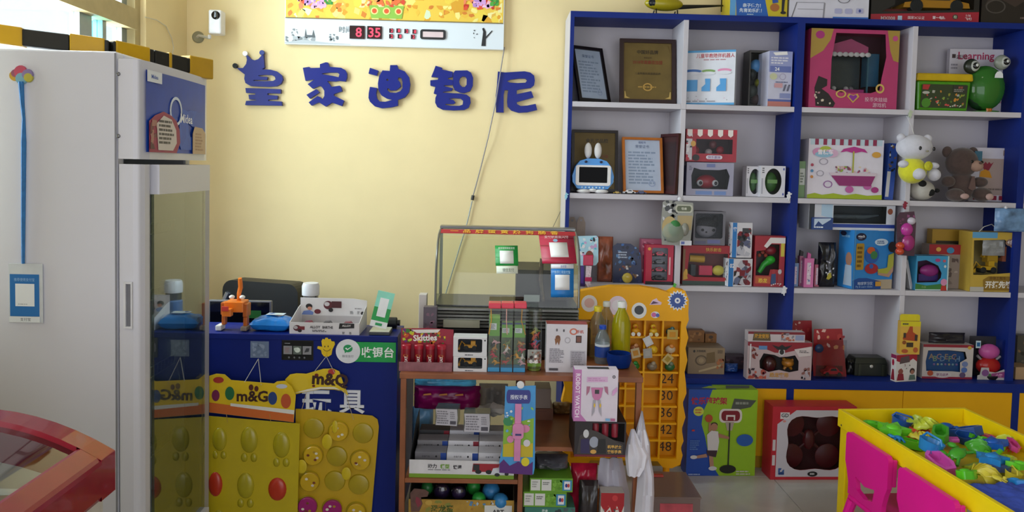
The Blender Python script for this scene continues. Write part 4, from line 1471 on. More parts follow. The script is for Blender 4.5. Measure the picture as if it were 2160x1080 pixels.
deco(g, [('r', .02, .02, .98, .4, '#b9b3b4'), ('e', .13, .74, .05, .1, '#1f1a1c'), ('e', .14, .66, .035, .07, '#c98a72'), ('p', [(.02, .42), (.05, .56), (.14, .6), (.2, .52), (.19, .42)], '#6f86c4'), ('e', .26, .55, .05, .09, '#6a2430'), ('e', .42, .8, .07, .16, '#5a2028'), ('e', .40, .84, .04, .08, '#c9c4c6'), ('r', .47, .7, .62, .95, '#4a1a20'), ('e', .46, .62, .035, .08, '#1d1a1c'),
         ('e', .94, .52, .03, .065, '#242022'), ('l', .82, .66, .94, .72, 1, '#8a8486'), ('l', .75, .48, .8, .6, 3, '#4a4446'), ('l', .86, .48, .9, .6, 3, '#4a4446')], hdx, ht2 * .94, lambda a, b, L: (a - hdx / 2, dp - L, b))
g.build('header_print', tr)
for k, (fx_, c_, nm) in enumerate(((-.3, '#8a2a34', 'dark red'), (-.02, '#3a3438', 'black'), (.28, '#7a2430', 'wine red'))):
    t = thing('toy_truck', '%s toy truck lying inside the white display tray' % nm, 'toy truck', (tr.location.x + fx_ * w, ry_ + .075, ctz + .003))
    toy_car(t, (0, 0, 0), .07, c_, 'truck_body', up=1.4)
# green payment stand
gy = -1.045
q = at(800, 700, gy)
gs = thing('payment_stand', 'tilted green and white payment stand at the right end of the counter', 'sign stand', (q.x, gy, ctz))
G().box(-.035, .045, -.035, .05, 0, .012, mat('#3a3d42', .4)).build('stand_base', gs, bev=.003)
G().box(-.033, .043, -.034, .049, .0123, .016, mat('#c9c9b8', .4)).build('base_cover', gs, bev=.001)
pn = [(-.016 - .019, .016), (.027, .010 + .006)]
def slab(m_, z0_, z1_, y_, th=.004, nm='panel', inset=0):
    a = (-.036, .017)
    dirx = Vector((.064, 0, -.013))
    up = Vector((.03, .012, .135))
    vs = []
    for yv in (0, th):
        for (i, j) in ((0, z0_), (1, z0_), (1, z1_), (0, z1_)):
            ii = inset if i == 0 else 1 - inset
            p_ = Vector((a[0], y_, a[1] + .016)) + dirx * ii + up * j
            vs.append((p_.x, p_.y + yv, p_.z))
    g = G()
    g.add(vs, [(0, 1, 2, 3), (7, 6, 5, 4), (0, 4, 5, 1), (1, 5, 6, 2), (2, 6, 7, 3), (3, 7, 4, 0)], m_)
    return g.build(nm, gs)
slab(mat('#e6e9ea', .4), 0, .17, -.01, nm='white_foot')
slab(mat('#0fa048', .3), .171, .55, -.01, nm='green_panel')
slab(mat('#8fe0c8', .3), .551, 1, -.01, nm='mint_panel')
slab(mat('#f2f6f8', .3), .3, .82, -.0125, .0015, 'white_card', .24)
slab(mat('#1a9a58', .3), .05, .12, -.0125, .001, 'green_mark', .3)
q = at(838, 688, -.93)
rl = thing('tape_roll', 'black roll lying behind the green payment stand', 'roll', (cx1 - .05, -.945, ctz))
G().lathe([(.018, -.028), (.022, -.026), (.022, .026), (.018, .028)], mat('#121214', .5), (0, 0, .0225), 20, Matrix.Rotation(PI / 2, 3, 'Y')).build('roll_body', rl)
G().tube([(.029, 0, .0225), (.04, 0, .0225)], .012, mat('#1c1c20', .4), 12).build('roll_hub', rl)

# ================================================================== glass warming case on the rack
ky = -1.02
kb = RYF + RD - .02
kx0, kx1 = at(919, 600, ky).x, at(1222, 600, ky).x
kz1 = at(1060, 486, -.80).z
kz0 = at(1060, 647, ky).z
cs = thing('warming_case', 'glass fronted food warming case with black and steel slatted base', 'display case', ((kx0 + kx1) / 2, (ky + kb) / 2, rtz))
prf = [(-.78, kz1), (-.84, kz1 - .002), (-.90, kz1 - .016), (-.95, kz1 - .045), (-.99, kz1 - .09), (-1.012, kz1 - .15), (ky, kz0)]
STEEL = mat('#7c7d7c', .3, .7, n=.1)
GL = mat('#eef4e8', .02, kind='glass', r0=.05, pw=5)
g = T(cs)
vs = [(x, y, z) for y, z in prf for x in (kx0 + .006, kx1 - .006)]
g.add(vs, [(2 * i, 2 * i + 2, 2 * i + 3, 2 * i + 1) for i in range(len(prf) - 1)], GL, True)
g.build('front_glass', cs)
for x in (kx0, kx1):
    g = T(cs)
    g.flat([(-.74, kz0), ] + [(y, z) for y, z in reversed(prf)] + [(-.74, kz1)], lambda a, b: (x, a, b), mat('#e2ecdc', .03, kind='glass', r0=.03, pw=6))
    g.build('side_glass', cs)
    T(cs).tube([(x, y, z) for y, z in prf], .0045, STEEL, 8).build('edge_trim', cs)
for y in (-.745, ):
    for x in (kx0, kx1):
        T(cs).box(x - .006, x + .006, y - .006, y + .006, kz0, kz1, STEEL).build('rear_post', cs)
T(cs).box(kx0 - .003, kx1 + .003, -.80, -.735, kz1 + .002, kz1 + .014, STEEL).build('top_plate', cs, bev=.002)
rb0, rb1 = at(925, 484, -.84), at(1195, 493, -.84)
g = T(cs)
hh_ = .016
rib = lambda a, b, L: (kx0 + .01 + a, -.852 - L - b * .25, kz1 + .001 - .02 + b)
T(cs).add([(kx0 + .005, -.845, kz1 + .004), (kx1 - .005, -.845, kz1 + .004), (kx1 - .005, -.878, kz1 - .009), (kx0 + .005, -.878, kz1 - .009)], [(3, 2, 1, 0)], mat('#b52634', .5)).build('red_banner', cs, solid=.001)
for k, ch in enumerate('一品牌蛋黄热狗肠香'):
    g = T(cs)
    g.text(ch, lambda a, b: (a, -.8625 + b * .93 - .0012, kz1 - .0025 + b * .37 + .002), kx0 + .06 + k * (kx1 - kx0 - .1) / 9, 0, .034, mat('#f0b83a', .5), .02)
    g.build('banner_character', cs)
# slatted base
base_t = kz0
BLKS = mat('#2b2b2b', .35, .3, n=.1)
T(cs).box(kx0 - .01, kx1 + .005, ky + .01, kb, rtz + .012, rtz + .12, mat('#1d1d1e', .35, .2)).build('base_body', cs, bev=.004)
for k in range(6):
    z = rtz + .125 + k * (base_t - rtz - .13) / 6
    T(cs).box(kx0 - .004, kx1 + .002, ky + .012 - k * .002, ky + .03, z, z + (base_t - rtz - .13) / 6 - .004, mat(['#6f706c', '#55564f', '#7b7c78'][k % 3], .3, .6, n=.1)).build('front_slat', cs, bev=.001)
T(cs).box(kx0 - .002, kx1 + .001, ky + .031, kb, rtz + .122, base_t - .002, BLKS).build('inner_deck', cs)
for x in (kx0 + .02, kx1 - .03):
    for y in (ky + .05, kb - .03):
        T(cs).lathe([(.012, rtz), (.014, rtz + .0118)], mat('#151515', .7), (x, y, 0), 12).build('rubber_foot', cs)
a, b = xz(935, 690, ky), xz(1012, 676, ky)
T(cs).box(a[0], b[0], ky - .004, ky + .008, a[1], b[1], mat('#9a9a86', .5)).build('control_plate', cs)
# oven-like dark chamber inside on the right
ix0, ix1, iz0, iz1 = rect(1088, 570, 1196, 648, -.86)
T(cs).prism([(-.86, kz0 + .001), (-.75, kz0 + .001), (-.75, iz1 + .02), (-.86, iz1)], ix0, ix1, mat('#2c2a2a', .35, .4, n=.2), ax='x').build('inner_chamber', cs)
a = rect(1105, 622, 1138, 646, -.90)
T(cs).box(a[0], a[1], -.902, -.9, kz0 + .001, a[3], mat('#9aa0aa', .4)).build('price_card', cs)
T(cs).tube([(at(1143, 545, -.9).x, -.9, at(1143, 545, -.9).z), (at(1140, 590, -.9).x, -.9, at(1140, 590, -.9).z), (at(1146, 645, -.9).x, -.9, kz0 + .002)], [.008, .011, .008], mat('#8a8080', .15, .9, n=.3, ns=40), 8).build('foil_tongs', cs)
# payment stickers on the case glass (follow the curve of the glass)
def gpt(u, v):
    """pixel -> point on the curved front glass"""
    d = ray(u, v)
    best = None
    for (ya, za), (yb, zb) in zip(prf, prf[1:]):
        # plane through segment, parallel to x
        n_ = Vector((0, zb - za, -(yb - ya)))
        den = d.dot(n_)
        if abs(den) < 1e-9:
            continue
        t_ = (Vector((0, ya, za)) - CAM).dot(n_) / den
        p_ = CAM + d * t_
        if min(za, zb) - 1e-4 <= p_.z <= max(za, zb) + 1e-4:
            best = p_
            break
    return best if best is not None else at(u, v, ky)


def glass_sticker(name, label, u0, v0, u1, v1, rows, skew=0):
    q = gpt((u0 + u1) / 2, v1)
    t = thing(name, label, 'sticker', q)
    NV = 8
    def P(a, b, L):
        v = v1 + (v0 - v1) * b
        u = u0 + (u1 - u0) * a - skew * (b - .0)
        p_ = gpt(u, v)
        return (p_.x - q.x, p_.y - q.y - .0008 - L, p_.z - q.z)
    for (nm, a0, b0, a1, b1, c, L) in rows:
        g = G()
        n = max(1, int(NV * (b1 - b0)) + 1)
        vs = []
        for j in range(n + 1):
            b = b0 + (b1 - b0) * j / n
            vs += [P(a0, b, L), P(a1, b, L)]
        g.add(vs, [(2 * j, 2 * j + 1, 2 * j + 3, 2 * j + 2) for j in range(n)], mat(c, .4, n=0), True)
        g.build(nm, t, solid=-.0004)
    return t, P


t, P = glass_sticker('payment_sticker', 'green payment sticker in the middle of the case glass', 1046, 518, 1094, 577, [('green_sheet', 0, .28, 1, 1, '#1f9a45', 0), ('white_strip', .03, 0, .97, .27, '#e4ecdc', 0), ('blank_square', .2, .36, .8, .82, '#f0f2ee', .001)], 2)
g = G()
g.text('推荐使用微信支付', lambda a, b: P(a, b, .0015), .5, .91, .09, ink('#e6f4e6'), 0, .74)
g.text('微信支付', lambda a, b: P(a, b, .0012), .55, .13, .14, ink('#5a6a5c'), 0, .5)
g.build('sticker_print', t)
t, P = glass_sticker('payment_sticker', 'red payment sticker at the top right of the case glass', 1144, 494, 1217, 556, [('red_sheet', 0, 0, 1, 1, '#b82848', 0), ('blank_square', .27, .22, .79, .72, '#ecebea', .001)], 8)
g = G()
g.text('支付就用云闪付', lambda a, b: P(a, b, .0015), .5, .91, .1, ink('#f4d8dc'), .01, .7)
g.add([P(.46 + .07 * math.cos(i * PI / 6), .79 + .05 * math.sin(i * PI / 6), .0014) for i in range(12)], [tuple(range(12))], ink('#8fc0e0'))
g.build('sticker_print', t)
t, P = glass_sticker('payment_sticker', 'blue payment sticker below the red one on the case glass', 1162, 557, 1210, 627, [('blue_sheet', 0, 0, 1, .86, '#1e78c4', 0), ('white_strip', 0, .865, 1, 1, '#e2e4ea', 0), ('blank_square', .18, .22, .82, .68, '#eceef0', .001)])
g = G()
g.text('推荐使用支付宝', lambda a, b: P(a, b, .0015), .5, .76, .1, ink('#a8d0f0'), .01, .76)
g.text('支付宝', lambda a, b: P(a, b, .0015), .55, .93, .09, ink('#4a78b8'), 0, .4)
g.build('sticker_print', t)
# small dark boxes left of the case
q = at(905, 690, -1.0)
a = rect(892, 648, 922, 700, -1.06)
lb = carton('small_box', 'small dark purple box beside the warming case', 'box', (893, 648, 921, 700), -1.08, .04, '#5a505c', [('s', .1, .1, .9, .9, 18, ['#6a4a60', '#7a5a6c', '#4a444c'], 5, .2)], base=rtz + .001)
cbx = carton('clear_box', 'clear plastic box standing on its own behind the small dark box', 'box', (902, 622, 918, 690), -.98, .05, '#cfc8c4', (), base=rtz + .001, dx=-.035)

# ================================================================== things on the rack top
# candy tube display
sy_ = RYF + .03
x0, x1, z0, z1 = rect(842, 730, 954, 795, sy_)
sk = thing('candy_display', 'red cardboard candy display with a colourful header on the rack top', 'display box', ((x0 + x1) / 2, sy_, rtz + .0005))
w, h = x1 - x0, at(898, 733, sy_).z - rtz
CR = mat('#9c1a34', .4, n=.06)
G().box(-w / 2, w / 2, .045, .085, 0, h, CR).build('display_back', sk, bev=.001)
G().box(-w / 2, w / 2, .0, .0445, 0, .012, CR).build('display_foot', sk, bev=.001)
G().box(-w / 2, w / 2, -.002, -.0004, 0, .034, mat('#8f5a62', .3, n=.2, ns=40)).build('front_lip', sk)
hz1 = at(898, 692, sy_ + .05).z - rtz
G().prism([(-w / 2, h + .0003), (w / 2, h + .0003), (w / 2, hz1 * .97), (w * .3, hz1 * .99), (0, hz1), (-w / 2, hz1 * .985)], .045, .048, CR).build('header_card', sk)
g = G()
hh = hz1 - h
deco(g, [('s', .03, .1, .5, .95, 26, ['#3a7a2c', '#e0b818', '#c9541c', '#6a2a7a', '#b8d030'], 4, .05), ('s', .5, .05, .85, .9, 22, ['#e8c21c', '#d98a14', '#3a7a2c', '#7a1a2c'], 5, .04), ('p', [(.2, .9), (.75, .95), (.7, .75), (.3, .7)], '#e8e4e0'), ('t', .46, .42, .5, 'Skittles', '#f4f0ee', .03, .5, .05)], w, hh, lambda a, b, L: (a - w / 2, .0445 - L, h + b))
g.build('header_print', sk)
for k, u in enumerate((857, 883, 907, 931)):
    xq = xz(u, 760, sy_ + .02)[0]
    t = thing('candy_tube', 'red and white printed candy tube, %s from the left in the candy display' % ('first second third fourth'.split()[k]), 'candy', (xq, sy_ + .022, rtz + .0128), group='candy tubes in the red display')
    th = at(885, 727, sy_ + .02).z - rtz - .0128
    r = .0165
    G().lathe([(r * .93, 0), (r, .003), (r, th * .82)], mat('#8c1626', .3), n=18).build('tube_body', t)
    G().lathe([(r * 1.03, th * .823), (r * 1.03, th * .97), (r * .9, th)], mat('#b01c34', .3), n=18).build('tube_cap', t)
    g = G()
    mk = lambda a, b, L, r=r: ((r + .0004 + L) * math.sin(a / r), -(r + .0004 + L) * math.cos(a / r), b)
    deco(g, [('e', .45, .66, .35, .08, '#c98a3c'), ('e', .3, .15, .3, .09, '#c9603c'), ('t', .52, .4, .2, 'BEAT', '#e8dedc', .03, None, PI / 2)], .024, th * .8, lambda a, b, L, mk=mk: mk(a - .012, b, L))
    g.build('tube_print', t)
# two white boxes with toy vehicles
def digger_in(root, w, d, h):
    toy_digger(root, (.0, d * .5, h * .22), w * .62)
zb = rtz + .0005
for k, (v0, v1, lb) in enumerate(((752, 790, 'lower'), (712, 751, 'upper'))):
    b = carton('vehicle_box', '%s white window box with an orange toy digger on the rack top' % lb, 'toy box', (956, v0, 1027, v1), RYF + .035, .07, '#dcdce0', [('e', .94, .85, .025, .045, '#151518'), ('l', .35, .03, .62, .12, 1, '#4a4a50'), ('r', .0, .0, .012, 1, '#c8c8cc')], base=zb,
               wins=[rrect(.14, .2, .86, .92, .06)], inner=digger_in, back='#1d2230', group='white toy vehicle boxes')
    zb += (at(990, v0, RYF + .035).z - zb) + .0006
# three clear boxes of plastic animals
AN = ['#e8a020', '#c94a3c', '#e8b0b4', '#7a8a4a', '#c9924a', '#f0e6dc', '#e04a5a', '#3a3a3a']
def animal_fig(parent, c, s, col, seed):
    rn = random.Random(seed)
    g = G(Matrix.Translation(Vector(c)) @ Matrix.Rotation(rn.uniform(-1.2, 1.2), 4, 'Y') @ Matrix.Rotation(rn.uniform(-.5, .5), 4, 'Z'))
    m_ = mat(col, .35)
    g.ell((0, 0, 0), (s * .5, s * .22, s * .26), m_, 10, 7)
    g.tube([(s * .35, 0, .05 * s), (s * .6, 0, s * .35), (s * .8, 0, s * .38)], [s * .16, s * .13, s * .07], m_, 7)
    for x in (-.3, .3):
        for y in (-.1, .1):
            g.tube([(x * s, y * s, 0), (x * s * 1.1, y * s, -s * .55)], [s * .09, s * .05], m_, 6)
    g.tube([(-.45 * s, 0, .05 * s), (-.8 * s, 0, .2 * s)], [s * .06, s * .02], m_, 5)
    return g.build('animal_figure', parent)
CLR = mat('#eef2f2', .08, kind='film', r0=.06)
for k, (u0, u1, lb) in enumerate(((1030, 1055, 'left'), (1057, 1082, 'middle'), (1084, 1109, 'right'))):
    yy_ = RYF + .04
    x0, x1, z0, z1 = rect(u0, 640, u1, 790, yy_)
    w = x1 - x0
    hz = z1 - rtz
    t = thing('animal_box', '%s of three clear boxes of plastic animals with red lids and blue bases' % lb, 'toy box', ((x0 + x1) / 2, yy_, rtz + .0005), group='clear boxes of plastic animals')
    d = .05
    G().box(-w / 2, w / 2, 0, d, 0, .016, mat('#3f9ad0', .35)).build('blue_base', t, bev=.001)
    G().box(-w / 2 - .001, w / 2 + .001, -.001, d + .001, hz - .02, hz, mat('#e03a54', .3)).build('red_lid', t, bev=.003)
    g = G()
    g.add([(-w / 2, 0, .0165), (w / 2, 0, .0165), (w / 2, 0, hz - .0205), (-w / 2, 0, hz - .0205)], [(0, 1, 2, 3)], CLR)
    g.build('clear_front', t)
    for sx in (-1, 1):
        g = G()
        g.add([(sx * w / 2, 0, .0165), (sx * w / 2, d, .0165), (sx * w / 2, d, hz - .0205), (sx * w / 2, 0, hz - .0205)], [(0, 1, 2, 3)], CLR)
        g.build('clear_side', t)
    G().box(-w / 2 + .001, w / 2 - .001, d - .002, d, .0165, hz * .55, mat('#6a7a54', .5, n=.4, ns=30)).build('back_card', t)
    cz0, cz1 = hz * (.52 if k == 0 else .5), hz * (.82 if k == 0 else .72)
    G().box(-w / 2 + .002, w / 2 - .002, .004, .03, cz0, cz1, mat('#6aa82c', .45)).build('green_card', t)
    g = G()
    deco(g, [('r', .05, .3, .7, .62, '#e2e4e2'), ('l', .1, .34, .65, .58, 4, '#7a7d82'), ('r', 0, .86, 1, .98, '#24366a' if k else '#8fc04a')], w - .004, cz1 - cz0, lambda a, b, L: (a - w / 2 + .002, .0038 - L, cz0 + b))
    g.build('card_print', t)
    rn = random.Random(k)
    for i in range(7):
        animal_fig(t, (rn.uniform(-w * .22, w * .22), .022 + .012 * (i % 2), .032 + i * (cz0 - .045) / 7), .021, AN[(i * 3 + k) % 8], k * 10 + i)
    pts = [(-.004 + (k - 1) * .01, -.003, hz - .021), (-.012 + k * .008, -.006, hz * .75), (-.02 + k * .02, -.004, hz * .55)]
    G().tube(pts, .002, mat(['#c9923c', '#d9a8a0', '#b98a4a'][k], .5), 6).build('carry_cord', t)
# clear tube of figures
yy_ = RYF + .06
x0, x1, z0, z1 = rect(1114, 655, 1143, 790, yy_)
t = thing('figure_tube', 'clear round tube of coloured plastic figures beside the animal boxes', 'toy tube', ((x0 + x1) / 2, yy_ + .02, rtz + .0005))
r, hz = (x1 - x0) / 2, z1 - rtz
G().lathe([(r, 0), (r, hz)], mat('#e8ecea', .06, kind='film', r0=.08), n=22).build('clear_tube', t)
G().lathe([(r * .9, .001), (r * .9, .006)], mat('#8a9a3c', .4), n=20).build('tube_base', t)
g = G()
mk = lambda a, b, L: ((r + .0004 + L) * math.sin(a / r), -(r + .0004 + L) * math.cos(a / r), b)
deco(g, [('r', 0, 0, 1, .2, '#8ab82c'), ('r', 0, .2, 1, 1, '#dcd6d2'), ('s', .05, .25, .95, .95, 20, ['#8a5a4a', '#4a3a3a', '#f0ece8', '#a88a7a'], 2, .12)], r * 2.6, hz * .28, lambda a, b, L: mk(a - r * 1.3, b + hz * .06, L))
g.build('tube_label', t)
for i, c in enumerate(('#c92a44', '#e03a5c', '#3a6ab0', '#d95a2c', '#c9302c', '#d9a82c', '#8a9a4a')):
    animal_fig(t, ((-1) ** i * .005, 0, hz * .38 + i * .011), .02, c, i + 40)
# white transforming robot carton
wb = carton('robot_carton', 'white carton printed with a small robot and grey text on the rack top', 'toy box', (1152, 684, 1238, 793), RYF + .05, .06, '#d6d3da',
            [('ring', .66, .85, .1, .07, .6, '#c9705a'), ('t', .82, .85, .075, '手机', '#b8402c', .02, .2), ('e', .28, .72, .06, .05, '#7a4a2c'), ('p', [(.2, .7), (.23, .56), (.27, .63), (.31, .56), (.35, .7)], '#8a5a34'), ('r', .72, .62, .86, .77, '#3a2a28'), ('r', .74, .64, .84, .75, '#7a4a3c'), ('ring', .52, .67, .07, .06, .8, '#a8a4ac'), ('e', .42, .87, .02, .03, '#4a464c'), ('e', .25, .88, .02, .03, '#5a565c'), ('l', .08, .2, .45, .5, 9, '#8a8690'), ('r', .6, .1, .96, .45, '#b6b2bc'), ('l', .62, .12, .94, .44, 9, '#8a8690'), ('r', .08, .04, .3, .09, '#4a464c')], base=rtz + .0005,
            tp=[('r', 0, 0, 1, 1, '#a84a44')])
# bottles and a blue bowl on the right end of the rack
def bottle(lb, u, v0, v1, Y, wpx, liquid, cap, label=None, lcol=None, tint=.35):
    q = at(u, v1, Y)
    hz = at(u, v0, Y).z - rtz
    r = wpx / 2 * (Y - CAM.y) / F
    t = thing('drink_bottle', lb, 'bottle', (q.x, Y, rtz + .0005), group='bottles on the wooden rack')
    G().lathe([(r * .9, 0), (r, .008), (r, hz * .62), (r * .8, hz * .74), (r * .42, hz * .86), (r * .4, hz * .9)], mat(liquid, .06, kind='tint', body=tint, r0=.06), n=22).build('bottle_body', t)
    G().lathe([(r * .47, hz * .9005), (r * .48, hz * .985), (r * .42, hz)], mat(cap, .35), n=16).build('cap', t)
    if label:
        G().lathe([(r * 1.012, hz * .18), (r * 1.012, hz * .45)], mat(label, .4, n=.1), n=22).build('label_band', t)
        if lcol:
            G().lathe([(r * 1.015, hz * .46), (r * 1.015, hz * .52)], mat(lcol, .4), n=22).build('label_band', t)
    return t
bottle('clear bottle with a yellow cap standing at the back of the rack', 1258, 646, 770, RYF + .30, 36, '#cfc9a8', '#e0c41c', None, None, .2)
bottle('clear bottle with a white cap behind the yellow capped bottle', 1276, 636, 770, RYF + .40, 34, '#d4cfb4', '#e2e2e0', None, None, .15)
bottle('small clear bottle with a blue cap and blue label in front', 1269, 686, 780, RYF + .20, 32, '#c9d2d8', '#1d4ab8', '#26489a', '#dfe4ea', .18)
bottle('tall yellow juice bottle with a white cap on the rack', 1308, 636, 770, RYF + .24, 40, '#c9c41c', '#e4e4e2', None, None, .42)
q = at(1305, 783, RYF + .16)
t = thing('blue_bowl', 'small blue translucent bowl at the right end of the rack top', 'bowl', (at(1305, 783, RYF + .14).x, RYF + .14, rtz + .0005))
G().lathe([(.025, 0), (.04, .004), (.048, .03), (.045, .055), (.042, .055), (.044, .03), (.036, .008), (.001, .006)], mat('#1a3a8c', .15, kind='tint', body=.6), n=24).build('bowl_body', t)
t = thing('amber_jar', 'low amber plastic jar beside the warming case on the rack', 'jar', (at(1228, 690, RYF + .34).x, RYF + .33, rtz + .0005))
G().lathe([(.03, 0), (.035, .01), (.035, .1), (.03, .115)], mat('#8a6a3c', .15, kind='tint', body=.5), n=20).build('jar_body', t)
G().lathe([(.033, .1153), (.033, .135), (.03, .138)], mat('#a8742c', .4), n=20).build('jar_lid', t)

# ================================================================== hanging on the rack front
hy = RYF - .012
def card(name, label, cat, poly, Y, th, col, ops, extra=None, hookz=True):
    us, vs_ = [p[0] for p in poly], [p[1] for p in poly]
    q0, q1 = at(min(us), max(vs_), Y), at(max(us), min(vs_), Y)
    t = thing(name, label, cat, ((q0.x + q1.x) / 2, Y, q0.z))
    T(t).prism([xz(u, v, Y) for u, v in poly], Y - th, Y, mat(col, .35)).build('backing_card', t)
    w, h = q1.x - q0.x, q1.z - q0.z
    g = G()
    deco(g, ops, w, h, lambda a, b, L: (a - w / 2, -th - .0002 - L, b))
    g.build('card_print', t)
    return t, w, h
t, w, h = card('watch_card', 'tall blue and green carded pink toy watch hanging on the rack', 'toy watch', [(1066, 813), (1070, 815), (1130, 813), (1128, 985), (1125, 1000), (1060, 997), (1053, 975), (1062, 930)], hy, .003, '#4a9ad8',
               [('p', [(.08, .2), (.1, .62), (.3, .66), (.6, .6), (.97, .64), (.97, .2)], '#8ab83c'), ('p', [(.1, .2), (.1, .34), (.4, .36), (.7, .33), (.96, .36), (.96, .2)], '#c9b42c'), ('p', [(0, .02), (0, .12), (.12, .17), (.3, .1), (.55, .15), (.8, .1), (.97, .15), (.97, .0)], '#5a2a78'), ('p', rrect(.16, .8, .86, .95, .06), '#3a3f8c'), ('t', .52, .9, .05, '', '#d94a8c'), ('t', .52, .87, .055, '授权手表', '#dfe4f4', .015, .5),
                ('e', .72, .52, .14, .045, '#d98ab0'), ('e', .3, .4, .1, .04, '#d98ab0'), ('e', .78, .36, .1, .04, '#d9d4dc'), ('e', .75, .15, .12, .05, '#e0d02c'), ('e', .22, .6, .14, .05, '#3a8a5a'), ('s', .12, .45, .95, .78, 16, ['#dfeaf2', '#6ab0e0', '#9ad05a'], 3, .05)])
PK = mat('#d88ab8', .3)
g = G()
for (z0_, z1_, hw) in ((.16, .42, .012), (.58, .80, .012)):
    G().box(-.005 - hw + .006, hw + .006 - .005, -.012, -.0055, z0_ * h, z1_ * h, PK).build('watch_strap', t, bev=.002)
G().prism([(p + .002, q_ + h * .5) for p, q_ in rrect(-.02, -.028, .02, .028, .012)], -.018, -.0055, PK).build('watch_case', t, bev=.002)
G().box(-.008, .014, -.0195, -.0183, h * .455, h * .475, mat('#3a3a78', .2)).build('watch_face', t)
T(t).lathe([(.014, 0), (.013, .004), (.001, .005)], mat('#e6e6e8', .3), (at(1098, 811, hy).x, hy - .0035, at(1098, 811, hy).z), 16, Matrix.Rotation(PI / 2, 3, 'X')).build('white_hook', t)
# robot watch box on the black red box
dby = RYF - .085
bb = carton('figure_box', 'black and dark red window box of red capsules on the right rack shelf', 'toy box', (1212, 890, 1320, 966), dby, .20, '#1d1418',
            [('r', 0, 0, 1, .06, '#6a1424'), ('p', [(.05, .08), (.1, .6), (.3, .78), (.45, .72), (.95, .35), (.95, .08)], '#3a3432'), ('e', .38, .42, .09, .16, '#9aa0b0'), ('e', .22, .66, .055, .12, '#c9c9cc'), ('p', [(.12, .1), (.12, .5), (.28, .52), (.3, .1)], '#2c2250'), ('p', [(.44, .1), (.46, .5), (.6, .52), (.62, .1)], '#12100f'), ('e', .37, .15, .06, .06, '#d0a050'), ('t', .78, .3, .1, '机甲战士', '#e8b85a', .02, .3), ('t', .78, .16, .1, '变形手表', '#e8b85a', .02, .3)], base=RSH + .0005,
            wins=[[(.34, .62), (.97, .42), (.97, .96), (.34, .96)]], back='#26141a', inner=lambda r_, w, d, h: [G().lathe([(.012, 0), (.0125, h * .35), (.009, h * .4)], mat('#a81c34', .3), (w * (-.08 + i * .19), .025, h * .52), 14).build('red_capsule', r_) for i in range(3)])
hz_ = at(1260, 890, dby).z
pk = carton('robot_watch_box', 'pink and white robot watch box standing on the black and red box', 'toy box', (1211, 780, 1303, 889), dby + .002, .055, '#dcd2e0',
            [('r', 0, 0, .16, 1, '#c07ab4'), ('t', .08, .5, .115, 'ROBOT WATCH', '#f4e8f4', .02, None, -PI / 2), ('p', [(.16, 0), (.16, .14), (.3, 0)], '#c07ab4'), ('p', [(.28, .76), (.76, .77), (.76, .87), (.28, .86)], '#d9b0d4'), ('l', .31, .78, .73, .85, 2, '#c890c0'), ('ring', .9, .87, .035, .03, .5, '#4a464c'),
             ('e', .52, .6, .05, .06, '#c9b8c4'), ('p', [(.38, .66), (.66, .66), (.62, .48), (.57, .42), (.47, .42), (.42, .48)], '#c87aa8'), ('r', .47, .54, .57, .62, '#3a3a3c'), ('p', [(.28, .68), (.36, .68), (.34, .58), (.28, .5)], '#b0708c'), ('p', [(.68, .68), (.76, .68), (.78, .52), (.71, .58)], '#b0708c'), ('p', [(.44, .42), (.5, .42), (.47, .2), (.41, .1)], '#a8a4b0'), ('p', [(.54, .42), (.6, .42), (.64, .1), (.58, .2)], '#a8a4b0'), ('e', .47, .32, .02, .04, '#e0b83c'), ('e', .6, .32, .02, .04, '#e0b83c'),
             ('p', [(.87, .5), (.98, .6), (.98, .68), (.87, .6)], '#d9a0d0'), ('r', .73, .02, .83, .07, '#7ab0dc'), ('r', .85, .02, .95, .07, '#b86a94'), ('r', .92, 0, 1, .0, '#c07ab4')], base=hz_ + .0008, tp=[('r', .3, .2, .8, .7, '#2a2a30')], lp=[('r', 0, 0, 1, 1, '#b870ac')])

# ================================================================== inside the rack, left bay
ly = RYF + .06
lx0, lx1 = rx0 + .004 + ps, mx - .009
# egg display carton on the lower shelf
ez = at(985, 1055, ly).z
eg = thing('egg_tray', 'yellow dinosaur printed tray holding coloured egg toys at the bottom of the rack', 'display box', ((lx0 + lx1) / 2, ly, BSH + .0005))
w = lx1 - lx0 - .02
dp = .2
hh = ez - BSH
PR = mat('#b08a34', .5, n=.25, ns=20)
G().box(-w / 2, w / 2, 0, .003, 0, hh, PR).build('tray_front', eg)
for sx in (-1, 1):
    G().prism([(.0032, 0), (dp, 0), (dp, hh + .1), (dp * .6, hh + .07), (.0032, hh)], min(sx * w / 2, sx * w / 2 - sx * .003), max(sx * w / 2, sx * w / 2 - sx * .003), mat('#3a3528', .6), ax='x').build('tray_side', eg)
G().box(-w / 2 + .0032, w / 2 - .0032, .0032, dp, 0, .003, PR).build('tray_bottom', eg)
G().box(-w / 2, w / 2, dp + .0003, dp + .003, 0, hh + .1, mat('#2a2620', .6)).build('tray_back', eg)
hv = hh
g = G()
ft_ = lambda v: (hv - (v - 1055) / F * (ly - CAM.y)) / hv
deco(g, [('s', .02, .5, .98, .98, 40, ['#c9a44a', '#a87a2c', '#8a8a3c', '#d0b86a'], 4, .03), ('t', .32, ft_(1075), .2, '恐龙蛋', '#4a5a1c', .03, .3), ('r', .72, ft_(1090), .98, ft_(1066), '#dcdcd8'), ('t', .85, ft_(1080), .16, 'ART', '#2a2a2c', .03, .2), ('s', .5, ft_(1068), .75, .97, 6, ['#5a8ab8', '#b0c4d4'], 8, .02), ('s', .75, ft_(1064), .98, .98, 5, ['#3a3a3c', '#c8ccd4'], 9, .015)], w, hv, lambda a, b, L: (a - w / 2, -L, b))
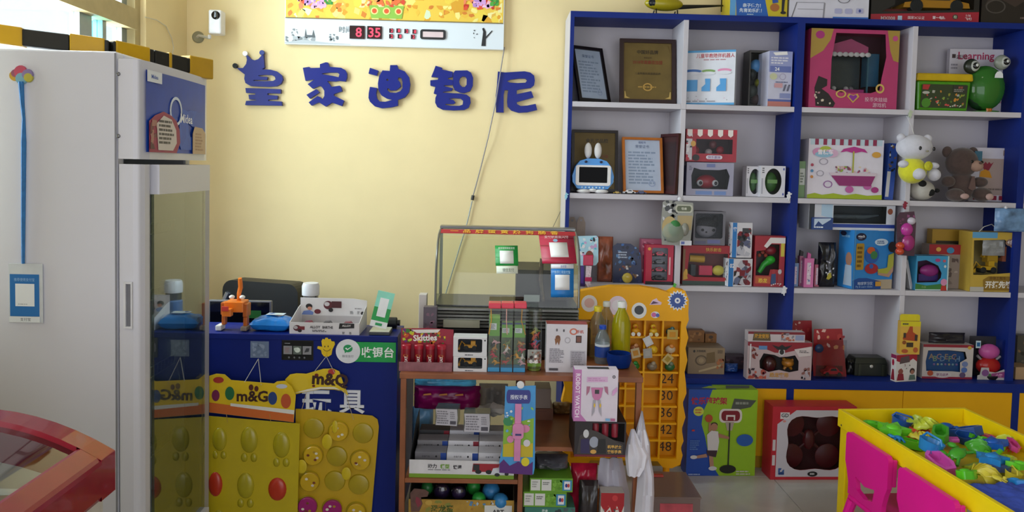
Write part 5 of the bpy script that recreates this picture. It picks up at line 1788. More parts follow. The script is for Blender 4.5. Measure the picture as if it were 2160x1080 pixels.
g.build('front_print', eg)
g = G()
x_, z_ = xz(885, 1040, ly)
kx = x_ - eg.location.x
kz = z_ - eg.location.z
g.prism([(kx - .03, kz - .07), (kx - .035, kz), (kx - .02, kz + .018), (kx + .02, kz + .015), (kx + .035, kz + .005), (kx + .03, kz - .012), (kx + .005, kz - .015), (kx + .012, kz - .04), (kx, kz - .07)], -.003, -.0008, mat('#6a4a42', .5, n=.2, ns=40))
g.prism([(kx - .012, kz - .012), (kx + .0, kz - .018), (kx + .008, kz - .04), (kx - .005, kz - .055), (kx - .015, kz - .03)], -.0036, -.0031, mat('#8a3444', .5))
g.build('dinosaur_head_flap', eg)
def egg(lb, u, v, r, col, Y, clear=None, el=1.2):
    q = at(u, v, Y)
    t = thing('egg_toy', lb, 'toy egg', (q.x, Y, q.z), group='egg toys in the dinosaur tray')
    k = (Y - CAM.y) / F
    if clear:
        G().ell((0, 0, 0), (r * k, r * k, r * k * el), mat('#cfcbe0', .05, kind='film', r0=.1), 18, 12).build('clear_shell', t)
        G().ell((0, 0, -r * k * .25), (r * k * .85, r * k * .85, r * k * .8), mat(col, .3), 16, 10).build('purple_filling', t)
    else:
        G().ell((0, 0, 0), (r * k, r * k, r * k * el), mat(col, .35, n=.12, ns=60), 18, 12).build('shell', t)
    return t
egg('small green egg toy at the left of the tray', 901, 1029, 13, '#2c7a3a', ly + .10)
egg('clear capsule egg with purple filling, the larger one', 932, 1032, 21, '#4a3858', ly + .09, 1)
egg('clear capsule egg with purple filling, the smaller one', 968, 1036, 18, '#5a4868', ly + .07, 1)
egg('green egg toy standing tall beside the blue egg', 999, 1027, 15, '#2a9a3c', ly + .11, None, 1.15)
egg('green egg toy lying low at the tray front', 1010, 1052, 15, '#2a9a3c', ly + .03, None, 1.0)
egg('blue egg toy at the top of the pile', 1036, 1035, 19, '#3a8ac8', ly + .08, None, 1.0)
egg('blue egg toy lying low at the tray front', 1056, 1056, 17, '#3a8ac8', ly + .02, None, .95)
# truck display on the left shelf
ty_ = RYF + .012
vz = lambda v, Y=ty_: at(975, v, Y).z
tt = thing('truck_display', 'white and green trimmed toy truck display box in the rack', 'display box', ((lx0 + lx1) / 2, ty_, LSH + .0005), -.015)
w = lx1 - lx0 - .03
hh = vz(972) - LSH
G().box(-w / 2, w / 2, 0, .002, 0, hh, mat('#d8d6da', .5)).build('display_front', tt)
for sx in (-1, 1):
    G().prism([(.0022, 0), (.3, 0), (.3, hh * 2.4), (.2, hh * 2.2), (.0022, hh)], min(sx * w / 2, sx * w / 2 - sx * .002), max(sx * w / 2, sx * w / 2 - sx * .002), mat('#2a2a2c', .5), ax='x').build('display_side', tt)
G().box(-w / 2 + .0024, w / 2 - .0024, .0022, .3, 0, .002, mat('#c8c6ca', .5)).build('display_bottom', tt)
g = G()
deco(g, [('r', 0, 0, 1, .22, '#7aa02c'), ('t', .22, .66, .26, '动力', '#2a2a2e', .03), ('t', .34, .66, .26, '模型', '#7aa83c', .03), ('t', .46, .64, .24, '快递', '#2a2a2e', .03), ('l', .18, .42, .42, .5, 1, '#7a7a80'), ('p', [(.6, .4), (.61, .86), (.86, .86), (.84, .4)], '#a02430'), ('r', .61, .48, .67, .82, '#2a2a2e'), ('e', .66, .4, .03, .12, '#1d1d20'), ('e', .76, .4, .03, .12, '#1d1d20'), ('p', [(.78, .3), (.8, .62), (.88, .7), (.94, .55), (.95, .3)], '#d4d6e0'), ('e', .84, .26, .025, .1, '#26262a'), ('e', .93, .32, .02, .1, '#26262a')], w, hh, lambda a, b, L: (a - w / 2, -L, b))
g.build('front_print', tt)
# rows of small white truck boxes inside the display
cols = ['#26262a', '#d9d8de', '#d9d8de', '#2a4a9c', '#d9d8de', '#8a2434']
zrow = LSH + .003
for r_ in range(3):
    Y = ty_ + .045 + r_ * .085
    vt = (955, 930, 908)[r_]
    xs0 = lx0 + .03
    n = 3
    bw = (w - .03) / n
    top = at(975, vt, Y).z
    for i in range(n):
        c = [['#77757c', '#dcdbe2', '#d6d4da'], ['#8a888e', '#dcdbe2', '#d9d8de'], ['#3a3a3e', '#d0cfd6', '#c9c8ce']][r_][i]  # left column coloured darker for the shade it stands in
        nm = {'#77757c': 'grey', '#8a888e': 'light grey', '#3a3a3e': 'black'}.get(c, 'white')
        bx_ = thing('truck_box', '%s toy truck box in the rack display, %s row, %s' % (nm, ('front', 'middle', 'back')[r_], ('nearest the counter', 'in the middle', 'nearest the hanging watch')[i]), 'toy box', (xs0 + bw * (i + .5), Y, zrow), group='small truck boxes in the rack display')
        G().box(-bw / 2 + .001, bw / 2 - .001, 0, .07, 0, top - zrow, mat(c, .45)).build('box_body', bx_, bev=.001)
        g = G()
        hb2 = top - zrow
        deco(g, [('t', .35, .8, .1, '合金汽车', '#3a3a42', .01, .4), ('e', .68, .8, .03, .05, '#1d1d22'), ('r', .82, .55, 1, .98, ['#2a4a9c', '#2a4a9c', '#8a2434'][(i + r_) % 3]), ('p', [(.15, .3), (.2, .55), (.6, .6), (.75, .5), (.75, .3)], ['#b4b4bc', '#9a3440', '#6a7ab0'][i])], bw - .002, hb2, lambda a, b, L: (a - bw / 2 + .001, -L, b))
        g.build('front_print', bx_)
# clear boxes with folded instruction sheets on top of the truck boxes
for k, (u0, v0, u1, v1, rz_, lb) in enumerate(((918, 862, 966, 898, -.08, 'left clear plastic box with a printed sheet inside, on the truck boxes'), (978, 872, 1034, 912, -.02, 'right clear plastic box with a printed sheet inside, on the truck boxes'))):
    Y = ty_ + (.16 if k == 0 else .13)
    x0, x1, z0, z1 = rect(u0, v0, u1, v1, Y)
    w2 = x1 - x0
    z0 = max(z0, at(975, 930, ty_ + .13).z + .001 if k else at(975, 908, ty_ + .215).z + .001)
    t = thing('clear_toy_box', lb, 'toy box', ((x0 + x1) / 2, Y, z0), rz_)
    hh2 = max(z1 - z0, .03)
    G().box(-w2 / 2, w2 / 2, 0, .07, 0, hh2, mat('#c9ccc8', .1, kind='tint', body=.25)).build('clear_box', t, bev=.001)
    G().prism([(-w2 / 2 + .002, .002), (w2 / 2 - .004, .001), (w2 / 2 - .001, hh2 * .5), (w2 / 2 - .004, hh2 - .001), (-w2 / 2 + .002, hh2 - .002), (-w2 / 2 + .006, hh2 * .5)], -.0018, -.0004, mat('#cfcbd2', .5)).build('printed_sheet', t)
    g = G()
    deco(g, [('l', .08, .1, .6, .9, 6, '#8a868e'), ('r', .66, .1, .92, .3, '#5a5660'), ('l', .66, .4, .92, .85, 4, '#9a969e')], w2, hh2, lambda a, b, L: (a - w2 / 2, -.002 - L, b))
    g.build('sheet_print', t)
# soft candy bags above
def bag(name, label, cat, u0, v0, u1, v1, Y, d, col, seed, n=.25, lean=0, base=None, rough=.3):
    x0, x1, z0, z1 = rect(u0, v0, u1, v1, Y)
    if base is not None:
        z0 = base
    t = thing(name, label, cat, ((x0 + x1) / 2, Y + d / 2, z0), 0, None, lean)
    g = G()
    pillow(g, x1 - x0, z1 - z0, d, mat(col, rough, n=n, ns=16, bump=.2), seed)
    g.build('bag_body', t)
    return t, x1 - x0, z1 - z0
t, w, h = bag('candy_bag', 'magenta candy bag stuffed under the rack top', 'bag', 872, 820, 1012, 870, RYF + .34, .10, '#901060', 3, .3)
for i, a in enumerate((-.3, -.06, .18)):
    g = G()
    g.prism([(a * w - .014, h * .74), (a * w + .02, h * .77), (a * w + .018, h * .84), (a * w - .012, h * .80)], -.064, -.061, mat('#d98a3c', .5))
    g.build('orange_print', t)
t, w, h = bag('snack_bag', 'light blue patterned bag squeezed above the magenta candy bag', 'bag', 874, 792, 1004, 818, RYF + .36, .06, '#5ab4e4', 7, .45)
t, w, h = bag('snack_bag', 'pale blue snack bag at the left side of the rack under the magenta bag', 'bag', 868, 862, 912, 955, RYF + .40, .06, '#7ab4e0', 9, .35)
# clear blister packs to the right, under the top board
t = thing('blister_pack', 'crumpled clear blister packs behind the hanging toy watch', 'pack', (at(1040, 870, RYF + .4).x, RYF + .42, at(1040, 868, RYF + .42).z))
pillow(G(), .12, .12, .06, mat('#b4b0ac', .15, kind='tint', body=.45), 12, 10, .6).build('clear_wrap', t)
G().box(-.03, .035, .031, .034, .02, .085, mat('#6a5a50', .5, n=.4, ns=30)).build('inner_card', t)
t = thing('folded_bag', 'crumpled pale grey plastic bag lying on the clear toy boxes', 'bag', (at(1040, 868, RYF + .3).x, RYF + .3, at(1040, 870, RYF + .3).z))
pillow(G(Matrix.Rotation(1.1, 4, 'X')), .13, .09, .03, mat('#b0aca6', .3, n=.2), 22, 12, .8).build('bag_body', t)
# right bay, upper shelf: brown cartons
carton('brown_carton', 'plain brown carton on the right rack shelf', 'box', (1120, 862, 1166, 936), RYF + .30, .14, '#6a3c26', [('l', .3, .72, .8, .78, 1, '#4a2818')], base=RSH + .0005)
carton('grey_carton', 'open grey carton behind the hanging toy watch', 'box', (1130, 820, 1162, 862), RYF + .30, .1, '#8a7a70', (), base=at(1143, 862, RYF + .3).z + .001)
t, w, h = bag('paper_bag', 'crumpled tan paper bag on the right rack shelf', 'bag', 1166, 855, 1208, 915, RYF + .36, .07, '#7a5a34', 31, .3, base=RSH + .0005)
# right bay, lower: green boxes, red bag, dark bag, red white carton
gy_ = RYF + .02
zz = BSH + .0005
for k, (u0, v0, u1, v1, c, lb) in enumerate(((1106, 1070, 1212, 1150, '#3a7a6c', 'teal printed flat box at the bottom of the stack'), (1104, 1038, 1195, 1069, '#6aa02c', 'green flat box with white stickers, lower of the two'), (1118, 1009, 1208, 1037, '#6aa02c', 'green flat box with white stickers, upper of the two'))):
    top = at(1155, v0, gy_).z
    ops = [('r', .02, .1, .24, .9, '#d8d8d4'), ('r', .27, .1, .5, .9, '#d8d8d4'), ('l', .05, .3, .2, .8, 3, '#a4a4a0'), ('l', .3, .5, .46, .75, 2, '#7a7a78'), ('r', .76, .12, .98, .88, '#3a8ab8'), ('r', .8, .2, .94, .8, '#e4e6ea'), ('e', .85, .5, .03, .14, '#2a3c8c'), ('e', .9, .5, .03, .14, '#c24a4a'), ('s', .52, .1, .75, .9, 10, ['#5a9024', '#7ab03c'], 3, .06)] if k else [('t', .4, .9, .08, '恐龙', '#d8e4e0', .03, .5), ('s', .6, .6, .98, .98, 16, ['#2a3a3c', '#6a8a84', '#4a5a5c'], 3, .06)]
    b = carton('flat_box', lb, 'toy box', (u0, v0, u1, v1), gy_ + (.0 if k else .005), .16, c, ops, base=zz)
    zz = top + .0008
# crumpled grey bag on top of the green boxes
t, w, h = bag('plastic_bag', 'crumpled dark grey plastic bag on the green flat boxes', 'bag', 1128, 968, 1200, 1009, gy_ + .05, .1, '#55555c', 41, .5, base=zz + .0005)
t, w, h = bag('snack_bag', 'shiny red snack bag leaning beside the green flat boxes', 'bag', 1205, 984, 1262, 1075, RYF + .10, .07, '#b01c3c', 44, .4, base=BSH + .0005, rough=.15)
t, w, h = bag('plastic_bag', 'large dark see through plastic bag at the bottom of the rack', 'bag', 1222, 1018, 1262, 1120, RYF + .04, .05, '#2c2628', 47, .4, base=BSH + .0005, rough=.15)
carton('snack_carton', 'small red and white snack carton at the bottom right of the rack', 'box', (1267, 1040, 1316, 1110), RYF + .03, .06, '#d4cfc8', [('p', [(0, .75), (0, 1), (1, 1), (1, .75), (.85, .55), (.7, .75), (.55, .5), (.4, .72), (.2, .6)], '#a81c24'), ('s', .1, .4, .9, .75, 14, ['#4a4a4c', '#c24a3c', '#8a8a88'], 5, .06), ('e', .6, .9, .12, .06, '#c93a3c')], base=BSH + .0005)
# white carrier bags hung on the right post
def hang_bag(lb, poly, Y, d, seed, col='#d4d2dc'):
    us, vs_ = [p[0] for p in poly], [p[1] for p in poly]
    q = at(sum(us) / len(us), max(vs_), Y)
    t = thing('carrier_bag', lb, 'bag', (q.x, Y, q.z))
    n = len(poly) // 2
    L_, R_ = poly[:n], list(reversed(poly[n:]))
    M_ = 10
    for sgn_ in (-1,):
        g = T(t)
        for side in (-1, 1):
            vs = []
            for j in range(len(L_)):
                for i in range(M_ + 1):
                    f = i / M_
                    u = L_[j][0] + (R_[j][0] - L_[j][0]) * f
                    v = L_[j][1] + (R_[j][1] - L_[j][1]) * f
                    p_ = at(u, v, Y)
                    k = (1 - (2 * f - 1) ** 2) ** .5
                    fold = math.sin(f * 14 + j * .7 + seed) * .006 + noise.noise(Vector((u * .06, v * .04, seed))) * .012
                    vs.append((p_.x, Y + side * (d / 2 * k * min(1, j / 2 + .1)) + fold * k, p_.z))
            fs = []
            for j in range(len(L_) - 1):
                for i in range(M_):
                    a = j * (M_ + 1) + i
                    qd = (a, a + M_ + 1, a + M_ + 2, a + 1)
                    fs.append(qd if side < 0 else tuple(reversed(qd)))
            g.add(vs, fs, mat(col, .35, n=.06, ns=12), True)
        g.build('bag_body', t)
    return t
hang_bag('tall white plastic carrier bag hanging at the right post of the rack', [(1353, 868), (1342, 905), (1330, 935), (1338, 965), (1345, 1000), (1342, 1040), (1338, 1085), (1378, 1085), (1380, 1040), (1379, 1000), (1372, 965), (1371, 935), (1362, 905), (1356, 868)], RYF - .02, .05, 3)
hang_bag('bunched white plastic bag hanging in front of the rack post', [(1331, 905), (1322, 935), (1318, 960), (1321, 985), (1324, 1003), (1350, 1003), (1362, 985), (1368, 960), (1352, 935), (1338, 905)], RYF - .05, .03, 8, '#dcdae4')
hang_bag('grey white plastic bag stuffed behind the red snack carton', [(1266, 966), (1262, 990), (1260, 1015), (1268, 1040), (1285, 1085), (1330, 1085), (1328, 1040), (1322, 1015), (1318, 990), (1312, 966)], RYF + .12, .05, 12, '#b8b6c4')
# clear storage box on the floor beside the rack
fx = thing('storage_box', 'clear plastic storage box with a red label on the tiled floor', 'box', ((at(1430, 1060, -1.02).x) + .0, -.77, 0))
bx0, bx1 = at(1376, 1067, -1.02).x, at(1477, 1067, -1.02).x
PLS = mat('#c9b4ac', .12, kind='tint', body=.28)
T(fx).box(bx0, bx1, -1.02, -1.018, .002, .15, PLS).build('box_side', fx)
T(fx).box(bx0, bx1, -.772, -.77, .002, .15, PLS).build('box_side', fx)
T(fx).box(bx0, bx0 + .002, -1.0178, -.7722, .002, .15, PLS).build('box_side', fx)
T(fx).box(bx1 - .002, bx1, -1.0178, -.7722, .002, .15, PLS).build('box_side', fx)
T(fx).box(bx0, bx1, -1.02, -.77, 0, .0018, PLS).build('box_bottom', fx)
T(fx).box(bx0 - .004, bx1 + .004, -1.024, -.766, .1505, .157, PLS).build('box_lid', fx, bev=.002)
T(fx).box(bx0 + .02, bx0 + .085, -.83, -.81, .1575, .165, mat('#b8443c', .4)).build('red_label', fx, bev=.001)
T(fx).box(bx0 + .03, bx1 - .03, -1.0225, -1.0205, .08, .13, mat('#b84a54', .5, n=.3)).build('red_label', fx)
# ================================================================== goods on the shelf wall
Z3, Z2, Z1, ZB = zs(3) - .0005, zs(2) - .0005, zs(1) - .0005, zs(0)
SY = FY + .025


def frame(name, label, cat, u0, v0, u1, v1, Y, base, fcol, pcol, ops, lean=.12, yaw=0, bw=.018, th=.014, mat_in=None, wfix=None):
    """picture frame leaning back on its shelf"""
    x0, x1, z0, z1 = rect(u0, v0, u1, v1, Y)
    w = wfix or (x1 - x0)
    h = (z1 - base) / math.cos(lean)
    t = thing(name, label, cat, ((x0 + x1) / 2, Y, base + .004), yaw)
    t.rotation_euler = (-lean, 0, yaw)
    fm = mat(fcol, .35, n=.15, ns=20)
    G().prism([[(-w / 2, 0), (w / 2, 0), (w / 2, h), (-w / 2, h)], [(-w / 2 + bw, bw), (w / 2 - bw, bw), (w / 2 - bw, h - bw), (-w / 2 + bw, h - bw)]], -th, 0, fm).build('frame', t, bev=.002)
    pw, ph = w - 2 * bw, h - 2 * bw
    G().box(-pw / 2, pw / 2, -.006, -.0005, bw, h - bw, pcol if not isinstance(pcol, str) else mat(pcol, .5, n=.05)).build('plate', t)
    g = G()
    deco(g, ops, pw, ph, lambda a, b, L: (a - pw / 2, -.0063 - L, bw + b))
    g.build('plate_print', t)
    return t


GOLD = mat('#6f5c30', .4, .4, n=.15, ns=12)
GOLD2 = mat('#5f4e26', .4, .4, n=.15, ns=12)
CERT = [('l', .1, .12, .9, .78, 11, '#8a9ab4'), ('t', .5, .87, .07, '荣誉证书', '#5a6a8c', .0, .5), ('ring', .75, .14, .1, .06, .7, '#9aa8c8')]
frame('certificate_frame', 'dark framed pale blue certificate tilted against the top shelf corner', 'frame', 1214, 98, 1296, 213, FY + .10, Z3, '#1a1416', '#a9b8d0', CERT, .30, .50, .016, .014, wfix=.19)
frame('award_plaque', 'gold award plaque in a dark wood frame on the top shelf', 'plaque', 1308, 82, 1427, 217, FY + .10, Z3, '#2a1414', GOLD,
      [('ring', .5, .5, .0, .0, .5, '#5a4a20'), ('t', .5, .84, .075, '中国好品牌', '#1d160a', .01, .5), ('t', .5, .66, .07, '2018年度最佳加盟', '#7a2c14', .01, .62), ('t', .5, .74, .035, '荣誉证书', '#4a3414', 0, .3), ('t', .5, .46, .045, '儿童早教玩具连锁品牌', '#2a2010', .0, .66), ('ring', .5, .22, .1, .07, .7, '#b08a40'), ('l', .3, .2, .7, .24, 1, '#a8843c'), ('p', [(.02, .02), (.14, .02), (.06, .05), (.04, .14), (.02, .14)], '#b89a54'), ('p', [(.98, .02), (.86, .02), (.94, .05), (.96, .14), (.98, .14)], '#b89a54'), ('p', [(.02, .98), (.14, .98), (.06, .95), (.04, .86), (.02, .86)], '#6a5424'), ('p', [(.98, .98), (.86, .98), (.94, .95), (.96, .86), (.98, .86)], '#6a5424')], .16, 0, .02)
frame('award_plaque', 'gold plaque in a dark frame behind the blue rabbit toy', 'plaque', 1206, 276, 1304, 406, FY + .14, Z2, '#1c1012', GOLD2, [('t', .55, .86, .08, '金孔雀品牌', '#1d160a', .015, .6), ('t', .75, .58, .06, '年度', '#7a2c14', .01), ('s', .7, .03, .98, .16, 10, ['#a88a48', '#5a4a24'], 3, .03)], .14, 0, .014)
frame('certificate_frame', 'orange wood framed certificate leaning on the second shelf', 'frame', 1312, 292, 1404, 413, FY + .07, Z2, '#b0641c', '#b4c0d6', CERT + [('t', .5, .95, .05, '授权书', '#4a5a8c', 0)], .2, .10, .012, wfix=.205)
frame('certificate_frame', 'dark red framed plaque standing edge on beside the divider', 'frame', 1398, 284, 1424, 412, FY + .07, Z2, '#3a1418', '#3a1a1c', [('r', .1, .1, .9, .9, '#2a1416')], .04, -1.22, .014, wfix=.16)


# blue rabbit screen toy
rb = thing('rabbit_screen_toy', 'blue round toy screen with white rabbit ears', 'toy', (at(1250, 408, SY).x, SY, Z2 + .0005))
k = (SY - CAM.y) / F
BL = mat('#2a8ad8', .25)
WHT2 = mat('#e2e0e0', .35)
V = lambda v: (408 - v) * k
G().prism([(p, q_) for p, q_ in [(-43 * k, V(385)), (-44 * k, V(372)), (-38 * k, V(352)), (-28 * k, V(340)), (-12 * k, V(335)), (12 * k, V(335)), (28 * k, V(340)), (38 * k, V(352)), (44 * k, V(372)), (43 * k, V(385)), (32 * k, V(399)), (-32 * k, V(399))]], 0, .06, BL).build('blue_body', rb, bev=.012)
G().prism([rrect(-37 * k, V(392), 37 * k, V(349), .012), rrect(-30 * k, V(386), 30 * k, V(353), .003)], -.006, -.0003, WHT2).build('screen_bezel', rb, bev=.002)
G().box(-30 * k, 30 * k, -.003, -.0005, V(386), V(353), mat('#050507', .4, spec=.1)).build('screen', rb)
for s in (-1, 1):
    G().ell((s * 10.5 * k, .03, V(318)), (8 * k, .012, 17 * k), WHT2, 14, 10).build('ear', rb)
    G().ell((s * 16 * k, -.004, V(342)), (3.2 * k, .003, 2.6 * k), mat('#141a3c', .2), 10, 6).build('eye', rb)
    G().ell((s * 18 * k, .01, V(404)), (16 * k, .03, 5 * k), WHT2, 12, 8).build('foot', rb)
G().ell((0, .0, V(402)), (9 * k, .012, 4 * k), WHT2, 10, 6).build('bow', rb)
for i in range(7):
    G().ell(((i - 3) * 7.5 * k, -.002, V(396)), (1.9 * k, .003, 1.9 * k), mat('#b8dcf4', .3), 8, 6).build('button', rb)
for u, c, nm, s_ in ((1301, '#d0a82c', 'yellow', .034), (1327, '#dcdce0', 'white', .06), (1352, '#26306c', 'dark blue', .05)):
    t = thing('toy_car', 'tiny %s toy car on the second shelf edge' % nm, 'toy car', (at(u, 410, FY + .018).x, FY + .018, Z2 + .0005), .05)
    toy_car(t, (0, 0, 0), s_, c, 'car_body', up=1.1)

# robot teaching carton and its neighbours
carton('robot_carton', 'white and blue robot carton standing askew on the top shelf', 'toy box', (1440, 106, 1548, 222), FY + .03, .135, '#d5d8e2',
       [('r', 0, .96, 1, 1, '#4a9ad0'), ('r', 0, 0, 1, .04, '#4a9ad0'), ('t', .62, .9, .085, '儿童早教陪伴机器人', '#b83a44', .01, .72), ('l', .4, .81, .95, .84, 1, '#b07a84'), ('e', .2, .62, .17, .035, '#3a6ab0'), ('e', .5, .62, .13, .03, '#7aa05a'), ('e', .8, .63, .13, .035, '#d98ab0'), ('e', .2, .58, .17, .03, '#d5d8e2'), ('e', .5, .58, .13, .03, '#d5d8e2'), ('e', .8, .59, .13, .035, '#d5d8e2'), ('r', .02, .25, .3, .46, '#4a98d4'), ('p', [(.38, .25), (.38, .32), (.45, .38), (.44, .48), (.54, .48), (.54, .25)], '#4a98d4'), ('p', [(.66, .25), (.66, .32), (.73, .38), (.72, .48), (.84, .48), (.84, .25)], '#4a98d4'), ('l', .05, .05, .9, .08, 1, '#8a8a94'), ('s', .05, .08, .95, .16, 8, ['#3a3a44', '#7a7a84', '#d98ab0'], 4, .012)], base=Z3 + .001, rz=-.36)
def dark_stuff(root, w, d, h):
    for i, (a, b, c, s_) in enumerate(((.0, .75, '#5a98d0', .03), (.2, .45, '#8a8a1c', .022), (-.15, .3, '#2c3428', .03), (.1, .15, '#3a1c1c', .028), (-.2, .6, '#1d2420', .026), (.22, .25, '#9a9a98', .018))):
        G().ell((a * w, d * .55, b * h), (s_, .03, s_ * 1.1), mat(c, .4), 12, 8).build('toy_piece', root)
carton('clear_pack', 'clear fronted pack of dark toys between two cartons on the top shelf', 'toy pack', (1580, 106, 1622, 222), FY + .09, .1, '#3a3836', (), base=Z3 + .001, wins=[[(.06, .04), (.94, .04), (.94, .96), (.06, .96)]], inner=dark_stuff, back='#171814')
carton('block_carton', 'white and violet carton with a carry slot at the end of the top shelf', 'toy box', (1620, 108, 1671, 222), FY + .02, .12, '#c9cae0',
       [('r', 0, 0, 1, .09, '#c07a72'), ('r', 0, .09, 1, .13, '#5a68a8'), ('r', .0, .62, 1, 1, '#9aa2d0'), ('l', .08, .76, .85, .9, 3, '#dcdcec'), ('r', .05, .62, .95, .73, '#6a78b8'), ('t', .35, .675, .09, '24', '#eeeef4', .02), ('p', [(.15, .97), (.75, 1), (.78, .94), (.25, .92)], '#f2f0f0'), ('e', .2, .54, .16, .06, '#c9cca8'), ('ring', .6, .54, .14, .06, .8, '#b0a8c4'), ('l', .3, .42, .9, .46, 1, '#7a80a0'), ('r', .25, .34, .6, .42, '#d0a0a8'), ('p', [(.62, .28), (.7, .4), (.78, .4), (.7, .28)], '#6a6c80'), ('p', [(.78, .28), (.86, .4), (.94, .4), (.86, .28)], '#6a6c80'), ('r', .5, .15, .95, .24, '#8a94c4')], base=Z3 + .001, rz=.10)
# awning box on cat toy box
def red_toys(root, w, d, h):
    for i, (a, b, c, s_) in enumerate(((-.25, .35, '#b02434', .022), (.02, .3, '#c9b4b4', .018), (.25, .38, '#a01c2c', .02), (.1, .55, '#7a3a3c', .02))):
        G().ell((a * w, d * .5, b * h), (s_, .02, s_), mat(c, .3), 12, 8).build('toy_piece', root)
zc = at(1500, 342, SY).z
carton('toy_face_box', 'grey window box with a round eyed red toy, below the striped awning box', 'toy box', (1448, 343, 1547, 415), SY, .13, '#9a98ae', [('l', .05, .75, .12, .9, 3, '#5a5a74'), ('r', .2, .03, .55, .14, '#6a84b8'), ('r', .6, .03, .85, .14, '#6a84b8'), ('r', .42, .86, .6, .96, '#6a74a4')],
       base=Z2 + .001, wins=[[(.12, .2), (.88, .2), (.92, .6), (.85, .82), (.7, .78), (.3, .78), (.15, .84), (.1, .6)]], back='#1c1418',
       inner=lambda r_, w, d, h: [G().ell((0, d * .5, h * .42), (.05, .03, .035), mat('#a81c2c', .3), 16, 10).build('toy_body', r_)] + [G().ell((s * .038, d * .5 - .025, h * .38), (.016, .012, .016), mat('#dcd8d8', .3), 12, 8).build('toy_eye', r_) for s in (-1, 1)] + [G().ell((s * .038, d * .5 - .036, h * .38), (.008, .004, .009), mat('#1a1214', .2), 10, 6).build('toy_pupil', r_) for s in (-1, 1)], lp=[('r', .1, .1, .9, .9, '#4a4c74')])
carton('awning_box', 'red box with a striped awning top, stacked on the grey window box', 'toy box', (1447, 273, 1554, 341), SY, .13, '#a02c3c',
       [('p', [(p, .8 + .2) for p in (0,)] + [(i * .1 + .05, .8) for i in range(0)] + [(0, .99), (1, .99), (1, .86), (0, .86)], '#b8283c')] + [('p', [(.02 + i * .2, .99), (.12 + i * .2, .99), (.12 + i * .2, .82), (.07 + i * .2, .76), (.02 + i * .2, .82)], '#e4dcd8') for i in range(5)] + [('r', .0, .05, .12, .7, '#c9c4cc'), ('s', .0, .05, .12, .9, 12, ['#3a3a44', '#b8283c', '#e0dce0'], 3, .04), ('e', .14, .55, .05, .09, '#d0a050'), ('p', rrect(.4, .08, .72, .2, .05), '#d8d0dc'), ('t', .56, .14, .1, '快乐厨房', '#6a4a8c', .01, .28), ('e', .2, .12, .07, .1, '#2a2428')],
       base=zc + .0015, wins=[[(.2, .25), (.92, .25), (.92, .7), (.2, .7)]], inner=red_toys, back='#4a2a2c')
# egg boxes
for k_, (u0, v0, u1, v1, yy_, lb) in enumerate(((1574, 351, 1609, 417, FY + .06, 'left'), (1604, 350, 1656, 418, FY + .025, 'right'))):
    carton('egg_box', '%s white box with an oval window showing a green egg' % lb, 'toy box', (u0, v0, u1, v1), yy_, .06, '#d2d0d8', [('l', .06, .75, .16, .95, 3, '#4a4a54'), ('e', .93, .1, .03, .04, '#3a4a9c'), ('e', .93, .9, .03, .04, '#3a4a9c'), ('r', .04, .1, .1, .6, '#a8a8b4')], base=Z2 + .001,
           wins=[circ(.52, .5, .34, .42, 24)], back='#20281e', group='white egg boxes on the second shelf',
           inner=lambda r_, w, d, h: [G().ell((0, d * .5, h * .48), (w * .26, .02, h * .32), mat('#3a6a2c', .25), 16, 10).build('green_egg', r_), G().box(-w * .2, w * .2, .006, .009, h * .44, h * .56, mat('#7aa85a', .4)).build('green_band', r_)])


# row three, left unit
def hang_tag_bag(lb, u, v, w_, h_, col, Y):
    pass


t = thing('kraft_tag_pack', 'pair of beige tag shaped packs standing at the back of the third shelf', 'toy pack', (at(1216, 505, FY + .15).x, FY + .15, Z1 + .001))
for i, u in enumerate((1206, 1225)):
    cx_ = at(u, 505, FY + .15).x - t.location.x
    hh = at(u, 458, FY + .15).z - Z1
    o = G().prism([[(cx_ - .022, 0), (cx_ + .022, 0), (cx_ + .022, hh - .03), (cx_ + .01, hh), (cx_ - .01, hh), (cx_ - .022, hh - .03)], [(cx_ + p, hh - .018 + q_) for p, q_ in circ(0, 0, .006, .006, 10)]], i * .004, i * .004 + .003, mat(['#8f8076', '#a3938a'][i], .6, n=.12)).build('paper_tag', t)
    g = G()
    deco(g, [('s', .1, .2, .9, .6, 10, ['#8a3a34', '#b0a498', '#6a5a50'], i, .14)], .04, hh * .7, lambda a, b, L: (cx_ - .02 + a, i * .004 - .0002 - L, b))
    g.build('tag_print', o)
t, w, h = card('watch_card', 'pale blue dotted card with a pink and white toy watch, by the third shelf corner', 'toy watch', [(1216, 498), (1258, 497), (1262, 502), (1262, 552), (1256, 560), (1216, 560)], FY - .012, .002, '#a8d4e8', [('s', .05, .3, .95, .95, 30, ['#dce8f0', '#3a6ab8', '#c9a0d0', '#5ac0d8', '#24242c', '#e8e4ec'], 2, .1), ('e', .6, .3, .2, .2, '#7a3414')])
T(t).box(at(1230, 560, FY - .02).x, at(1251, 560, FY - .02).x, FY - .024, FY - .0145, at(1240, 560, FY - .02).z, at(1240, 538, FY - .02).z, mat('#c41c4c', .3)).build('watch_head', t, bev=.003)
a_, b_ = xz(1235, 606, FY - .02), xz(1248, 561, FY - .02)
T(t).prism([(a_[0], b_[1]), (b_[0], b_[1]), (b_[0] - .004, a_[1] + .03), (b_[0] - .002, a_[1] + .015), (a_[0] + .012, a_[1]), (a_[0] - .002, a_[1] + .02)], FY - .022, FY - .017, mat('#d9c4d0', .3, n=.3, ns=120)).build('watch_strap', t, bev=.001)
T(t).box(a_[0] - .004, b_[0] + .002, FY - .0245, FY - .0225, a_[1] + .03, a_[1] + .05, mat('#c4205c', .3)).build('strap_band', t, bev=.001)
